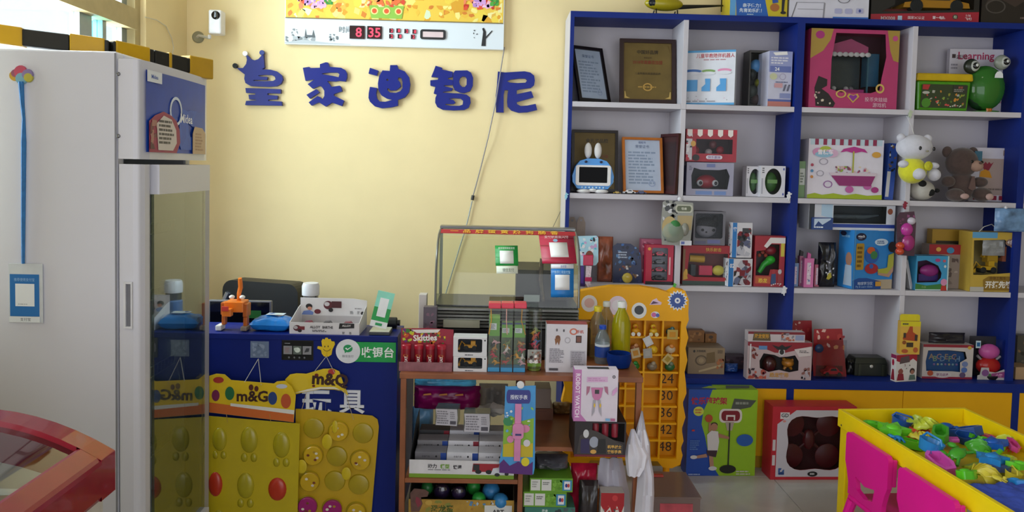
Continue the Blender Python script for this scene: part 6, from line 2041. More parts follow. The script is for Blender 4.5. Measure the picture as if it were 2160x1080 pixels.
t, w, h = card('watch_card', 'dark purple toy watch hanging behind the pale blue card', 'toy watch', [(1222, 540), (1232, 540), (1234, 604), (1223, 604)], FY - .005, .003, '#2c1a5c', [('r', .2, .1, .8, .9, '#4a2a8c')])
t, w, h = bag('orange_pack', 'orange toy in a clear plastic pack on the third shelf', 'toy pack', 1262, 500, 1294, 600, FY + .05, .06, '#8a4a34', 51, .6, base=Z1 + .001)
# navy blister with gold ball
def blister(name, label, cat, poly, Y, col, ops, bubbles, base=None, th=.002):
    t, w, h = card(name, label, cat, poly, Y, th, col, ops)
    for (u, v, ru, rv, dp_, c, kind) in bubbles:
        x, z = xz(u, v, Y)
        k = (Y - CAM.y) / F
        m_ = mat(c, .15) if kind == 's' else mat(c, .08, kind='tint', body=.3)
        T(t).ell((x, Y - th - .001, z), (ru * k, dp_, rv * k), m_, 16, 10).build('blister_bubble' if kind != 's' else 'toy_piece', t)
    return t
blister('toy_blister', 'navy blue blister card with a golden ball on the third shelf', 'toy pack', [(1293, 599), (1293, 520), (1302, 513), (1330, 514), (1345, 524), (1352, 540), (1354, 599)], FY + .06, '#16244c', [('s', .05, .45, .95, .98, 26, ['#20407c', '#3a6ab0', '#0f1a34', '#5a88c0'], 6, .08), ('s', .2, .05, .95, .45, 20, ['#8a4a34', '#d8d4d8', '#3a3a6c', '#7a5a3c'], 8, .07), ('l', .15, .62, .5, .8, 3, '#b8c4dc')], [(1323, 586, 11, 11, .012, '#c9b04a', 's')])
# red box with four cars
def four_cars(root, w, d, h):
    for i, c in enumerate(('#3c3c42', '#b42a44', '#55555c', '#b42a44')):
        toy_car(root, (0, d * .3, h * (.11 + i * .2)), w * .52, c, 'toy_car')
        G().box(-w * .27, w * .27, .012, d * .8, h * (.11 + i * .2) - .003, h * (.11 + i * .2) - .001, mat('#a8a8ae', .4)).build('car_ledge', root)
carton('car_set_box', 'red window box showing four small toy cars stacked one above another', 'toy box', (1362, 517, 1420, 602), SY - .003, .05, '#b01c3c', [('r', 0, 0, 1, .08, '#17171a'), ('e', .12, .9, .06, .04, '#d99a3c'), ('r', .84, .25, .9, .7, '#d8a4a8')], base=Z1 + .001, wins=[rrect(.22, .1, .8, .93, .05)], inner=four_cars, back='#b0b0b8')
carton('pink_box', 'faded pink printed box behind the red car box', 'toy box', (1352, 505, 1400, 602), FY + .085, .06, '#a8506c', [('s', .05, .05, .95, .95, 24, ['#c97a90', '#8a3450', '#d8a0b0'], 4, .1)], base=Z1 + .001)
t = blister('toy_blister', 'hanging blister card of a green monster figure at the shelf divider', 'toy pack', [(1396, 516), (1394, 470), (1398, 426), (1406, 422), (1462, 428), (1463, 450), (1456, 512), (1450, 518)], FY - .028, '#8f9088',
            [('s', .02, .5, .5, .98, 24, ['#17181c', '#3a3c40', '#c9c8cc'], 5, .09), ('p', rrect(.42, .72, .98, .9, .08), '#b8b8a8'), ('p', rrect(.47, .75, .93, .87, .06), '#5a6048'), ('t', .7, .81, .06, '怪兽', '#d0d0c0', .02), ('p', [(.5, .35), (.5, .66), (.98, .66), (.95, .35)], '#a89468'), ('e', .25, .4, .24, .24, '#b8a06a'), ('r', .6, .02, .98, .12, '#d4d4dc'), ('r', .64, .04, .75, .1, '#5a6ab0'), ('s', .1, .08, .5, .2, 10, ['#3a3a3c', '#7a7a70'], 7, .07)],
            [(1423, 482, 14, 18, .02, '#3a7a44', 's'), (1444, 484, 9, 14, .016, '#8a8a80', 's'), (1420, 490, 24, 22, .024, '#d4dcd0', 't')])
T(t).ell((at(1434, 420, FY - .02).x, FY - .02, at(1434, 420, FY - .02).z), (.012, .012, .012), mat('#d8d6da', .3), 12, 8).build('adhesive_hook', t)
# right half of row three
gbz = at(1480, 516, SY).z
carton('gun_box', 'wide red window box with a yellow and red toy inside, low on the third shelf', 'toy box', (1440, 518, 1538, 603), SY + .012, .08, '#9a1c28', [('r', 0, 0, 1, .1, '#2a4038'), ('r', .0, .12, .05, .9, '#7a5a34'), ('e', .08, .3, .03, .1, '#d0a83c'), ('p', [(.02, .12), (.02, .3), (.06, .4), (.12, .15)], '#c99a34'), ('t', .65, .9, .1, '快乐射击', '#c9a83c', .01, .4)],
       base=Z1 + .001, wins=[[(.1, .3), (.14, .8), (.97, .8), (.97, .2), (.25, .2)]], back='#7a3028', inner=lambda r_, w, d, h: [G().tube([(-w * .34, d * .28, h * .66), (-w * .02, d * .28, h * .64)], .018, mat('#d0a01c', .35), 12).build('yellow_barrel', r_), G().box(-w * .3, -w * .2, d * .2, d * .5, h * .22, h * .5, mat('#1d1d1c', .4)).build('black_grip', r_), G().box(-w * .12, w * .16, d * .2, d * .5, h * .24, h * .48, mat('#dc1c4c', .35)).build('red_part', r_), G().ell((w * .3, d * .3, h * .36), (.03, .015, .026), mat('#e4d04a', .4), 10, 8).build('yellow_part', r_)])
carton('panda_box', 'grey window box with a panda face, lying on the red toy box', 'toy box', (1463, 446, 1530, 513), SY + .02, .07, '#6f6e78', [('r', .05, .03, .4, .12, '#5a5a78'), ('r', .45, .05, .85, .16, '#6a70a4')], base=at(1489, 518, SY + .012).z + .0015, wins=[rrect(.05, .2, .92, .94, .06)], back='#3a3a40', ry=0,
       inner=lambda r_, w, d, h: [G().ell((-.006, d * .55, h * .45), (w * .32, .025, h * .24), mat('#8f8a92', .5), 16, 10).build('plush_face', r_), G().ell((.0, d * .6, h * .62), (w * .36, .028, h * .2), mat('#141416', .6), 16, 10).build('black_cap', r_), G().ell((w * .25, d * .6, h * .75), (w * .12, .02, h * .13), mat('#161618', .6), 12, 8).build('cap_point', r_)] + [G().ell((s, d * .55 - .026, h * .44), (.008, .004, .007), mat('#0e0e10', .4), 10, 6).build('eye', r_) for s in (-.03, .025)] + [G().ell((-.012, d * .55 - .028, h * .38), (.005, .004, .004), mat('#0e0e10', .4), 8, 6).build('nose', r_)])
zb_ = at(1555, 544, SY - .01).z
BWp = [('r', 0, 0, .22, 1, '#2a78c0'), ('t', .12, .82, .12, '变', '#e4e8f0', .02), ('s', .25, .05, .95, .85, 30, ['#24262c', '#7a1c2c', '#b8b8c4', '#5a6080', '#3a3c44'], 3, .2)]
carton('mech_box', 'lower white and blue carton with red mech artwork on the third shelf', 'toy box', (1535, 546, 1588, 607), SY - .012, .06, '#d4d2da', [('r', 0, 0, .2, 1, '#2a78c0'), ('t', .14, .75, .2, '02', '#e4e8f0', .03, .2), ('s', .22, .05, .95, .95, 30, ['#7a2434', '#24262c', '#b8b8c4', '#8a3a44', '#6a7090'], 6, .2)], base=Z1 + .001, rz=.16, lp=[('r', .1, .1, .9, .36, '#cfcdd4'), ('r', .1, .66, .9, .95, '#cfcdd4'), ('s', .15, .1, .85, .9, 14, ['#24262c', '#8a5a4a', '#7a8090'], 2, .12)])
carton('mech_box', 'upper white and blue carton with dark mech artwork, stacked on the other', 'toy box', (1544, 470, 1587, 543), SY - .008, .05, '#d4d2da', BWp, base=zb_ + .0015, rz=.10, lp=[('s', .1, .05, .9, .95, 16, ['#24262c', '#8a3a4a', '#9aa0b0'], 4, .14)])
carton('dinosaur_toy_box', 'red window box with a bright green toy at the right of the third shelf', 'toy box', (1591, 498, 1655, 607), SY + .002, .07, '#9a1c2c', [('p', [(.3, .8), (.5, .97), (1, .97), (1, .86), (.55, .86), (.4, .76)], '#d8d2d0'), ('p', [(.86, .6), (.86, .86), (.98, .86), (.98, .6)], '#c9b83c'), ('r', .05, .06, .55, .2, '#b0502c'), ('t', .3, .12, .09, '恐龙', '#e0c03c', .02, .4), ('e', .65, .3, .06, .05, '#a02c34'), ('p', [(.56, .05), (.58, .25), (.72, .26), (.74, .05)], '#2a4470'), ('e', .85, .3, .06, .05, '#b8b4b8'), ('p', [(.78, .05), (.79, .25), (.9, .25), (.93, .05)], '#8a2c34'), ('s', .55, .02, .98, .07, 6, ['#d8c8c8'], 3, .03)],
       base=Z1 + .001, wins=[[(.06, .22), (.06, .7), (.35, .72), (.45, .84), (.82, .84), (.82, .34), (.54, .34), (.5, .22)]], back='#3a1c1e', inner=lambda r_, w, d, h: [G().tube([(-w * .25, d * .5, h * .26), (-w * .1, d * .5, h * .42), (w * .08, d * .45, h * .5)], [.011, .014, .02], mat('#2ab82c', .25), 12).build('green_neck', r_), G().ell((w * .1, d * .42, h * .52), (.024, .02, .02), mat('#2ec030', .25), 14, 10).build('green_head', r_), G().ell((w * .12, d * .6, h * .7), (.03, .015, .022), mat('#a01c30', .3), 12, 8).build('red_part', r_)] + [G().ell((-w * .25 + i * .016, d * .6, h * (.6 + .06 * (i % 2))), (.01, .01, .01), mat('#b8442c', .3), 10, 6).build('orange_ball', r_) for i in range(3)])
# small figures clipped on shelf edges
def clip_fig(label, u, v, s_, c, Y, kind=0):
    q = at(u, v, Y)
    t = thing('edge_hook', label, 'hook', (q.x, Y, q.z), group='small figure hooks stuck on the shelf edges')
    m_ = mat(c, .35)
    g = G()
    g.prism([(p * s_, q_ * s_) for p, q_ in ((-.3, -.5), (-.1, -.45), (.0, -.75), (.12, -.45), (.3, -.2), (.2, .1), (.42, .2), (.45, .35), (.2, .42), (.1, .6), (-.12, .55), (-.1, .25), (-.3, .1), (-.2, -.15))], -.006, 0, m_)
    g.build('figure', t, bev=.001)
    G().tube([(0, -.005, -.5 * s_), (0, -.012, -.7 * s_), (0, -.014, -.55 * s_)], .0015, m_, 6).build('hook_tip', t)
    return t
clip_fig('white sea horse shaped hook on the second shelf edge', 1663, 413, .034, '#d6d6dc', FY - .001)
clip_fig('white horse shaped hook on the third shelf edge above the prize board', 1653, 612, .036, '#d6d6dc', FY - .001)
clip_fig('pale blue hook at the left corner of the second shelf', 1194, 413, .026, '#8ac4dc', FY - .006)
clip_fig('small green frog hook above the prize board', 1422, 603, .024, '#4ab82c', FY - .001)
clip_fig('white and green round hook above the plush toy', 1919, 240, .03, '#b8c4a8', FY - .001)
clip_fig('wine red bow shaped hook above the hanging pink toy', 1908, 432, .03, '#8a1c38', FY - .001)

# row four, left unit
carton('camera_set_box', 'beige kraft toy camera carton on the lowest open shelf', 'toy box', (1451, 734, 1528, 803), SY, .12, '#8a7458', [('ring', .36, .52, .17, .2, .75, '#5a4a34'), ('e', .36, .52, .07, .09, '#a08a68'), ('p', [(.5, .4), (.5, .8), (.72, .86), (.75, .45)], '#6a5430'), ('t', .35, .88, .09, '木制相机', '#3a3024', .02, .4), ('e', .16, .87, .03, .05, '#2a241c'), ('p', [(.3, .06), (.9, .3), (.9, .38), (.3, .14)], '#b09a74'), ('s', .78, .2, .98, .6, 10, ['#8a4a2c', '#a8683c'], 3, .06), ('l', .8, .8, .96, .94, 3, '#5a4a3c')], base=ZB + .0005)
carton('kraft_box', 'orange kraft box peeping out behind the camera carton, at the left', 'toy box', (1450, 697, 1484, 800), FY + .155, .05, '#8a5a24', [('s', .1, .7, .9, .95, 8, ['#6a4418', '#a8743c'], 3, .12)], base=ZB + .0005)
carton('kraft_box', 'orange kraft box peeping out behind the camera carton, at the right', 'toy box', (1486, 704, 1510, 800), FY + .16, .05, '#8a5a24', [('e', .5, .9, .2, .05, '#4a3018'), ('s', .1, .7, .9, .85, 8, ['#6a4418', '#a8743c'], 5, .12)], base=ZB + .0005)
t, w, h = bag('small_blue_bag', 'small blue plastic bag lying beside the camera carton', 'bag', 1531, 768, 1558, 792, FY + .06, .03, '#2a4c8c', 61, .3, base=ZB + .0005)
carton('flat_toy_box', 'flat dark pink box lying behind the small blue bag', 'toy box', (1530, 752, 1574, 790), FY + .13, .07, '#4a3a44', [('s', .05, .3, .95, .95, 12, ['#6a4a50', '#7a6a6c', '#3a2c34'], 3, .1)], base=ZB + .0005)
# big dinosaur egg box across the two units
def egg_and_beast(root, w, d, h):
    G().ell((-w * .13, d * .5, h * .38), (.036, .03, .042), mat('#3a0c14', .12), 18, 12).build('dark_egg', root)
    m_ = mat('#b8741c', .25)
    G().ell((w * .16, d * .5, h * .42), (.03, .025, .022), m_, 14, 10).build('orange_beast', root)
    for i, (a, b) in enumerate(((.08, .55), (.24, .52), (.1, .25), (.22, .25))):
        G().tube([(w * .16, d * .5, h * .42), (w * a, d * .45, h * b)], [.012, .006], m_, 8).build('beast_limb', root)
carton('dinosaur_egg_box', 'large white and red window box with a dark egg and orange beast', 'toy box', (1576, 722, 1712, 806), FY - .054, .05, '#b8a4a8',
       [('p', [(0, .9), (0, 1), (1, 1), (1, .9), (.72, .78), (.58, .72), (.42, .72), (.3, .8)], '#8a1c2c'), ('ring', .53, .74, .05, .1, .7, '#c9c8cc'), ('e', .53, .74, .035, .07, '#26262a'), ('p', [(.37, .93), (.46, .8), (.6, .8), (.69, .93), (.58, .88), (.53, .94), (.48, .88)], '#1d1c20'), ('r', .17, .8, .3, .9, '#5a84b8'), ('p', [(.72, .82), (.98, .9), (.98, .66), (.8, .62)], '#cfc4c4'), ('l', .8, .72, .96, .8, 2, '#5a5054'), ('s', .02, .02, .3, .3, 20, ['#a84a3c', '#c2604a', '#3a2a34', '#7a2434'], 4, .04), ('t', .5, .13, .13, '恐龙变形', '#c9942c', .02, .3), ('l', .35, .02, .6, .07, 1, '#b8b8c0'), ('s', .84, .02, .98, .34, 14, ['#2a2c44', '#8a5a54', '#b0aab4'], 6, .035), ('s', .06, .5, .16, .85, 8, ['#7a2c24', '#5a2420'], 8, .03), ('r', .03, .3, .05, .95, '#d4d0d4')],
       base=ZB + .0005, wins=[[(.2, .3), (.19, .5), (.25, .7), (.42, .66), (.5, .6), (.62, .62), (.74, .66), (.8, .5), (.8, .25), (.66, .2), (.5, .26), (.34, .2)]], inner=egg_and_beast, back='#241a20')
zt_ = at(1643, 722, FY - .054).z
carton('dinosaur_egg_box', 'white and red printed box lying on the large dinosaur egg box', 'toy box', (1578, 700, 1698, 720), FY - .053, .05, '#c4b8bc', [('r', 0, .75, 1, 1, '#7a1c2c'), ('p', [(.08, .1), (.1, .9), (.38, .95), (.4, .1)], '#5a4c34'), ('t', .24, .55, .45, '恐龙变形', '#c9942c', .03, .26), ('s', .58, .1, .82, .9, 14, ['#b0644c', '#4a3440', '#8a8490'], 4, .04), ('r', .83, .2, .98, .7, '#8f96b8')], base=zt_ + .0012)

# ================================================================== second unit, top row
def claw_machine(root, w, d, h):
    PKM = mat('#b04a74', .3)
    G().prism([(-w * .28, h * .72), (w * .2, h * .72), (w * .2, h * .8), (0, h * .9), (-w * .28, h * .8)], d * .25, d * .8, PKM).build('toy_roof', root)
    for i in range(8):
        G().ell((-w * .25 + i * w * .064, d * .24, h * .7), (w * .034, .006, .012), mat('#d8d0cc', .5), 8, 6).build('awning_scallop', root)
    G().box(-w * .26, w * .2, d * .7, d * .75, h * .2, h * .7, mat('#3c4448', .2)).build('toy_back', root)
    for x in (-.27, .2):
        G().box(w * x, w * x + .006, d * .25, d * .3, h * .2, h * .72, mat('#3a6a7c', .2)).build('toy_post', root)
    G().box(-w * .08, w * .16, d * .2, d * .6, h * .18, h * .25, mat('#b0287c', .3)).build('toy_tray', root)
    for i, a in enumerate((-.2, -.14, .0, .06)):
        G().ell((w * a, d * .45, h * .27), (.012, .012, .012), mat(['#2a2426', '#c9c4c0', '#b8b4b0', '#7a7478'][i], .3), 10, 8).build('small_toy', root)
    G().box(w * .22, w * .34, d * .3, d * .7, h * .3, h * .72, mat('#2a5a78', .2)).build('blue_panel', root)
carton('claw_machine_box', 'large pink and gold window box with a toy claw machine on the top shelf', 'toy box', (1707, 62, 1896, 234), SY, .17, '#b03468',
       [('p', [(0, .62), (0, 1), (.25, 1), (.22, .86), (.14, .72)], '#a88a3c'), ('p', [(.86, 1), (1, 1), (1, .6), (.94, .62), (.9, .74)], '#a88a3c'), ('e', .1, .92, .05, .05, '#a82c78'), ('e', .95, .9, .03, .035, '#c24a84'), ('p', [(.08, .02), (.06, .25), (.1, .4), (.2, .36), (.2, .28), (.14, .24), (.22, .18), (.3, .06), (.28, .01)], '#1d1418'), ('s', .06, .04, .26, .2, 10, ['#d4c4b0', '#a87a84', '#2a1c20'], 4, .02), ('p', [(.5, .07), (.43, .15), (.45, .19), (.5, .17), (.55, .19), (.57, .15)], '#c9a24a'), ('p', [(.5, .09), (.45, .15), (.47, .175), (.5, .16), (.53, .175), (.55, .15)], '#8a2c94'), ('ring', .8, .26, .05, .06, .6, '#c9a85a'), ('ring', .36, .18, .06, .05, .7, '#c9a85a'), ('t', .76, .12, .06, '投币夹娃娃', '#d8b0c0', .01, .3), ('t', .8, .05, .06, '游戏机', '#d8b0c0', .01, .2)],
       base=Z3 + .001, wins=[[(.24, .24), (.24, .62), (.28, .95), (.84, .95), (.86, .66), (.82, .4), (.8, .24), (.7, .2), (.36, .2)]], inner=claw_machine, back='#5a2c40', rz=.03)
# green tub with yellow lid
x0, x1, z0, z1 = rect(1931, 155, 2052, 238, SY)
t = thing('clay_tub', 'green plastic tub with a yellow lid on the top shelf', 'tub', ((x0 + x1) / 2, SY + .06, Z3 + .001))
w, h = x1 - x0, z1 - Z3
GT = mat('#4a941c', .2)
g = G()
def tapered(g, w0, d0, w1, d1, z0_, z1_, m_):
    vs = [(sx * w0 / 2, sy * d0 / 2, z0_) for sx, sy in ((-1, -1), (1, -1), (1, 1), (-1, 1))] + [(sx * w1 / 2, sy * d1 / 2, z1_) for sx, sy in ((-1, -1), (1, -1), (1, 1), (-1, 1))]
    return g.add(vs, [(3, 2, 1, 0), (4, 5, 6, 7), (0, 1, 5, 4), (1, 2, 6, 5), (2, 3, 7, 6), (3, 0, 4, 7)], m_)
tapered(g, w * .88, .1, w * .94, .115, 0, h * .79, GT)
g.build('tub_body', t, bev=.008)
tapered(G(), w * 1.0, .13, w * .97, .125, h * .795, h, mat('#c9a814', .25)).build('yellow_lid', t, bev=.008)
g = G()
deco(g, [('p', rrect(0, 0, 1, 1, .04), '#2c3a1c'), ('s', .05, .05, .95, .75, 40, ['#5a7a2c', '#8a8a2c', '#c9842c', '#c94a4a', '#a8a89c', '#3a5a24', '#7a9a3c'], 5, .035), ('p', [(.02, .78), (.02, .98), (.18, .98), (.14, .76)], '#b02c2c'), ('e', .1, .64, .08, .06, '#b8b8b0'), ('e', .12, .2, .1, .2, '#4a8a24'), ('r', .68, .66, .98, .96, '#2a2c24'), ('t', .84, .88, .1, '彩泥', '#b85a4c', .02, .3), ('l', .7, .68, .96, .82, 2, '#8a8a80'), ('s', .62, .04, .95, .12, 6, ['#c9c9b8'], 3, .02)], w * .8, h * .62, lambda a, b, L: (a - w * .4, -.0545 - L - b * .085, h * .08 + b))
g.build('tub_label', t)
# clear frog jar
q = at(2085, 238, FY + .045)
k = (FY + .045 - CAM.y) / F
fj = thing('frog_jar', 'clear green frog shaped jar with big round eyes on the top shelf', 'jar', (q.x, FY + .05, Z3 + .001))
FG = mat('#4a9a3c', .06, kind='tint', body=.45, r0=.08)
Vf = lambda v: (239 - v) * k
G().ell((-2 * k, .03, Vf(187)), (42 * k, .055, 48 * k), FG, 20, 14).build('jar_body', fj)
G().ell((-6 * k, .03, Vf(205)), (34 * k, .04, 30 * k), mat('#143a1c', .4, n=.5, ns=40), 16, 10).build('dark_filling', fj)
G().lathe([(28 * k, 0), (30 * k, .006)], mat('#3a7a2c', .3), (-2 * k, .03, 0), 20).build('jar_base', fj)
for s, u in ((0, -37), (1, 28)):
    vv = 142 if s == 0 else 132
    c = (u * k, .015, Vf(vv))
    G().ell(c, (16 * k, .025, 16 * k), mat('#8f9488', .3) if s else mat('#2a3024', .3), 16, 12).build('eye_bulb', fj)
    G().ell((c[0] + 3 * k, c[1] - .014, c[2]), (11.5 * k, .016, 11.5 * k), mat('#b4b6ae', .3), 14, 10).build('eye_white', fj)
    G().ell((c[0] + 3 * k, c[1] - .026, c[2]), (7 * k, .008, 7 * k), mat('#0e100e', .15), 12, 8).build('pupil', fj)
    G().ell((c[0] + 4 * k, c[1] - .0335, c[2] + 1 * k), (3 * k, .002, 3.4 * k), mat('#d0d2cc', .3), 8, 6).build('eye_glint', fj)
G().prism([(4 * k, Vf(167)), (22 * k, Vf(167)), (21 * k, Vf(158)), (16 * k, Vf(153)), (9 * k, Vf(154)), (5 * k, Vf(160))], -.0235, -.0225, mat('#e4e6e8', .4)).build('white_sticker', fj)
t, w, h = bag('toy_ball_bag', 'small orange charm hanging in front of the frog jar', 'toy', 2082, 228, 2094, 239, FY + .012, .014, '#b8641c', 71, .3, base=Z3 + .001)
# long white learning box
carton('learning_box', 'large white learning toy box behind the frog jar', 'toy box', (2004, 104, 2152, 239), FY + .165, .03, '#d3cfda',
       [('t', .36, .88, .16, 'Learning', '#b02c5c', .02, .6), ('r', .03, .86, .08, .92, '#3a2428'), ('t', .16, .88, .07, '益智乐园', '#3a2c30', .01, .14), ('l', .02, .68, .14, .78, 2, '#9a96a4'), ('r', .02, .56, .1, .62, '#7a84b8'), ('p', [(.5, .2), (.7, .5), (1, .58), (1, .4), (.75, .3), (.6, .1)], '#9ab8d8'), ('p', [(.5, .04), (.5, .28), (1, .34), (1, .04)], '#cfcbd8'), ('l', .55, .16, .95, .26, 2, '#b08a9c'), ('ring', .82, .74, .04, .08, .7, '#7a7684')], base=Z3 + .001, rz=-.08)

# second row
carton('ice_cream_cart_box', 'white ice cream cart box with striped awning print on the second shelf', 'toy box', (1704, 294, 1862, 425), SY, .12, '#d6d0dc',
       [('r', .02, .9, .98, 1, '#b8ccd8')] + [('r', .08 + i * .11, .9, .13 + i * .11, 1, '#8a2448') for i in range(8)] + [('p', [(0, .0), (0, .06), (.1, .09), (.2, .06), (.35, .09), (.5, .06), (.65, .09), (.8, .06), (1, .08), (1, 0)], '#9aac1c'), ('e', .13, .78, .08, .07, '#c98ab0'), ('e', .22, .82, .08, .06, '#a8b43c'), ('e', .3, .76, .09, .07, '#d0a8c4'), ('e', .2, .74, .12, .05, '#8ab4cc'), ('t', .22, .78, .09, '雪糕车', '#f0e8f0', .02, .3), ('p', [(.42, .78), (.46, .84), (.6, .88), (.74, .84), (.78, .78), (.7, .8), (.6, .77), (.5, .8)], '#b02c84'), ('r', .585, .42, .605, .8, '#a8a83c'),
        ('s', .36, .4, .86, .55, 30, ['#c9a8a8', '#b04a6c', '#8aa03c', '#d8c8b0', '#7a3a54'], 4, .025), ('p', [(.3, .4), (.9, .4), (.84, .22), (.42, .22)], '#8a2468'), ('p', [(.28, .44), (.92, .44), (.9, .39), (.3, .39)], '#cdbcc8'), ('e', .56, .16, .055, .06, '#b8589c'), ('e', .8, .22, .055, .06, '#b8589c'), ('e', .9, .75, .06, .05, '#d09a3c'), ('ring', .2, .62, .06, .055, .8, '#9a94a4'), ('ring', .16, .42, .05, .05, .8, '#9a94a4'), ('ring', .27, .24, .06, .06, .8, '#8a4a94'), ('e', .05, .56, .02, .025, '#a83c54'), ('e', .05, .46, .02, .025, '#4a84b0'), ('e', .05, .36, .02, .025, '#c9843c'), ('e', .9, .16, .05, .05, '#a02c78')], base=Z2 + .001)
carton('green_white_box', 'narrow green and white box at the left end of the second shelf', 'toy box', (1685, 340, 1698, 420), FY + .05, .08, '#7a9a6c', [('r', .1, .35, .95, .8, '#c8ccc4'), ('l', .2, .4, .8, .7, 4, '#6a7468')], base=Z2 + .001)
carton('blue_book_box', 'thin blue and white box leaning beside the ice cream cart box', 'toy box', (1868, 302, 1886, 424), FY + .04, .10, '#2448a0', [('r', .05, .05, .45, .5, '#c8c8cc'), ('s', .1, .5, .9, .98, 14, ['#1a1c24', '#c9c8c0', '#7a5a3c'], 4, .2)], base=Z2 + .001, ry=.05)
# hanging white and yellow plush
py = FY - .072
q = at(1930, 335, py)
k = (py - CAM.y) / F
pl = thing('plush_toy', 'white plush animal in a yellow suit hanging on a string', 'plush toy', (q.x, py, q.z))
WP = mat('#c9c8d2', .9, n=.05, ns=60, bump=.2, sheen=.4)
YP = mat('#d2d024', .85, n=.06, ns=60, bump=.2, sheen=.4)
E_ = lambda nm, u, v, dy, rx_, ry_, rz_, m_, par=None: G().ell(((u - 1930) * k, dy, (335 - v) * k), (rx_ * k, ry_ * k, rz_ * k), m_, 18, 12).build(nm, par or pl)
hd2 = E_('head', 1927, 311, 0, 37, 28, 27, WP)
E_('ear', 1898, 291, .0, 9, 8, 9, WP, hd2)
E_('ear', 1955, 292, .0, 9, 8, 9, WP, hd2)
for u in (1925, 1954):
    E_('eye', u, 313 if u == 1925 else 314, -.062, 3, 2, 4.2, mat('#15151a', .2), hd2)
E_('nose', 1940, 319, -.063, 3.2, 2, 2.2, mat('#8a8470', .4), hd2)
E_('body', 1926, 360, 0, 29, 24, 28, YP)
E_('arm', 1901, 347, -.02, 11, 9, 8, WP)
E_('arm', 1966, 349, -.02, 11, 9, 7, WP)
E_('leg', 1928, 367, -.05, 13, 13, 12, WP)
E_('leg', 1964, 368, -.035, 13, 13, 13, WP)
E_('chest_patch', 1946, 350, -.055, 9, 4, 10, mat('#b8b424', .8, n=.2, ns=90))
G().tube([((1919 - 1930) * k, .05, (335 - 243) * k), ((1922 - 1930) * k, .02, (335 - 262) * k), ((1926 - 1930) * k, 0, (335 - 285) * k)], .0012, mat('#c9c9c4', .6), 5).build('hanging_string', pl)
# black and white plush ball
q = at(1942, 424, FY + .05)
k2 = (FY + .05 - CAM.y) / F
pb = thing('plush_ball', 'black and white plush lying under the hanging plush toy', 'plush toy', (q.x, FY + .05, Z2 + .001))
G().ell((0, 0, 22 * k2), (27 * k2, 24 * k2, 22 * k2), mat('#b8b4ac', .9, n=.06, ns=50, bump=.2), 18, 12).build('body', pb)
for a, b, r in ((-8, 36, 8), (10, 18, 9), (25, 22, 5)):
    G().ell((a * k2, -.045 + abs(a) * .0004, b * k2), (r * k2, 7 * k2, r * .9 * k2), mat('#141414', .9), 12, 8).build('black_patch', pb)
# brown bear
q = at(2036, 432, FY + .05)
kb2 = (FY + .04 - CAM.y) / F
be = thing('teddy_bear', 'brown teddy bear with a pale muzzle sitting on the second shelf', 'plush toy', (q.x, FY + .055, Z2 + .001), .12)
BR = mat('#4f3f3b', .95, n=.12, ns=60, bump=.3, sheen=.3)
def B_(nm, u, v, dy, rx_, ry_, rz_, m_=BR, par=None):
    return G().ell(((u - 2036) * kb2, dy, (430 - v) * kb2), (rx_ * kb2, ry_ * kb2, rz_ * kb2), m_, 16, 12).build(nm, par or be)
h2 = B_('head', 2024, 347, .0, 34, 27, 32)
B_('ear', 1995, 325, .02, 11, 7, 12, BR, h2)
B_('ear', 2056, 325, .02, 11, 7, 12, BR, h2)
B_('muzzle', 2040, 354, -.052, 15, 11, 12, mat('#a8897a', .9, n=.05), h2)
for u, v in ((2027, 345), (2050, 346)):
    B_('eye', u, v, -.06, 3.6, 2.4, 3.4, mat('#0e0c0c', .2), h2)
B_('nose', 2041, 348, -.077, 3.4, 2, 2.4, mat('#5a4440', .5), h2)
B_('body', 2026, 398, .0, 28, 22, 32)
B_('arm', 1990, 388, -.015, 14, 12, 12)
B_('arm', 2062, 388, -.02, 17, 12, 11)
B_('leg', 1998, 416, -.045, 17, 20, 14)
B_('leg', 2058, 414, -.05, 18, 20, 15)
B_('foot_pad', 2004, 418, -.09, 10, 4, 6, mat('#b89a94', .9))
B_('foot_pad', 2060, 418, -.095, 9, 4, 7, mat('#b89a94', .9))
G().prism([((a - 2036) * kb2, (430 - b) * kb2) for a, b in ((2031, 376), (2036, 376), (2040, 402), (2032, 406), (2023, 402))], -.058, -.052, mat('#6a5450', .9)).build('neck_tie', be)
G().box(.026, .066, -.02, -.017, (430 - 362) * kb2, (430 - 322) * kb2, mat('#3a6a84', .5)).build('blue_tag', be)
carton('fork_box', 'white box with red and yellow toy print behind the teddy bear', 'toy box', (2045, 312, 2140, 431), FY + .11, .05, '#c8c4d0',
       [('p', [(.2, .12), (.22, .8), (.9, .8), (.82, .12)], '#a8948c'), ('p', [(.25, .7), (.32, .58), (.42, .58), (.52, .74), (.46, .7), (.42, .74), (.38, .7), (.34, .74), (.3, .7)], '#8a2438'), ('p', [(.22, .46), (.24, .56), (.34, .6), (.44, .56), (.5, .44)], '#c98a1c'), ('r', .72, .86, .86, .96, '#8a7468'), ('r', .1, .03, .24, .11, '#8a1c38'), ('r', .29, .03, .43, .11, '#8a1c38'), ('r', .48, .03, .62, .11, '#8a1c38'), ('r', .67, .03, .81, .11, '#8a1c38'), ('l', .3, .2, .75, .26, 1, '#7a6a64')], base=Z2 + .001)

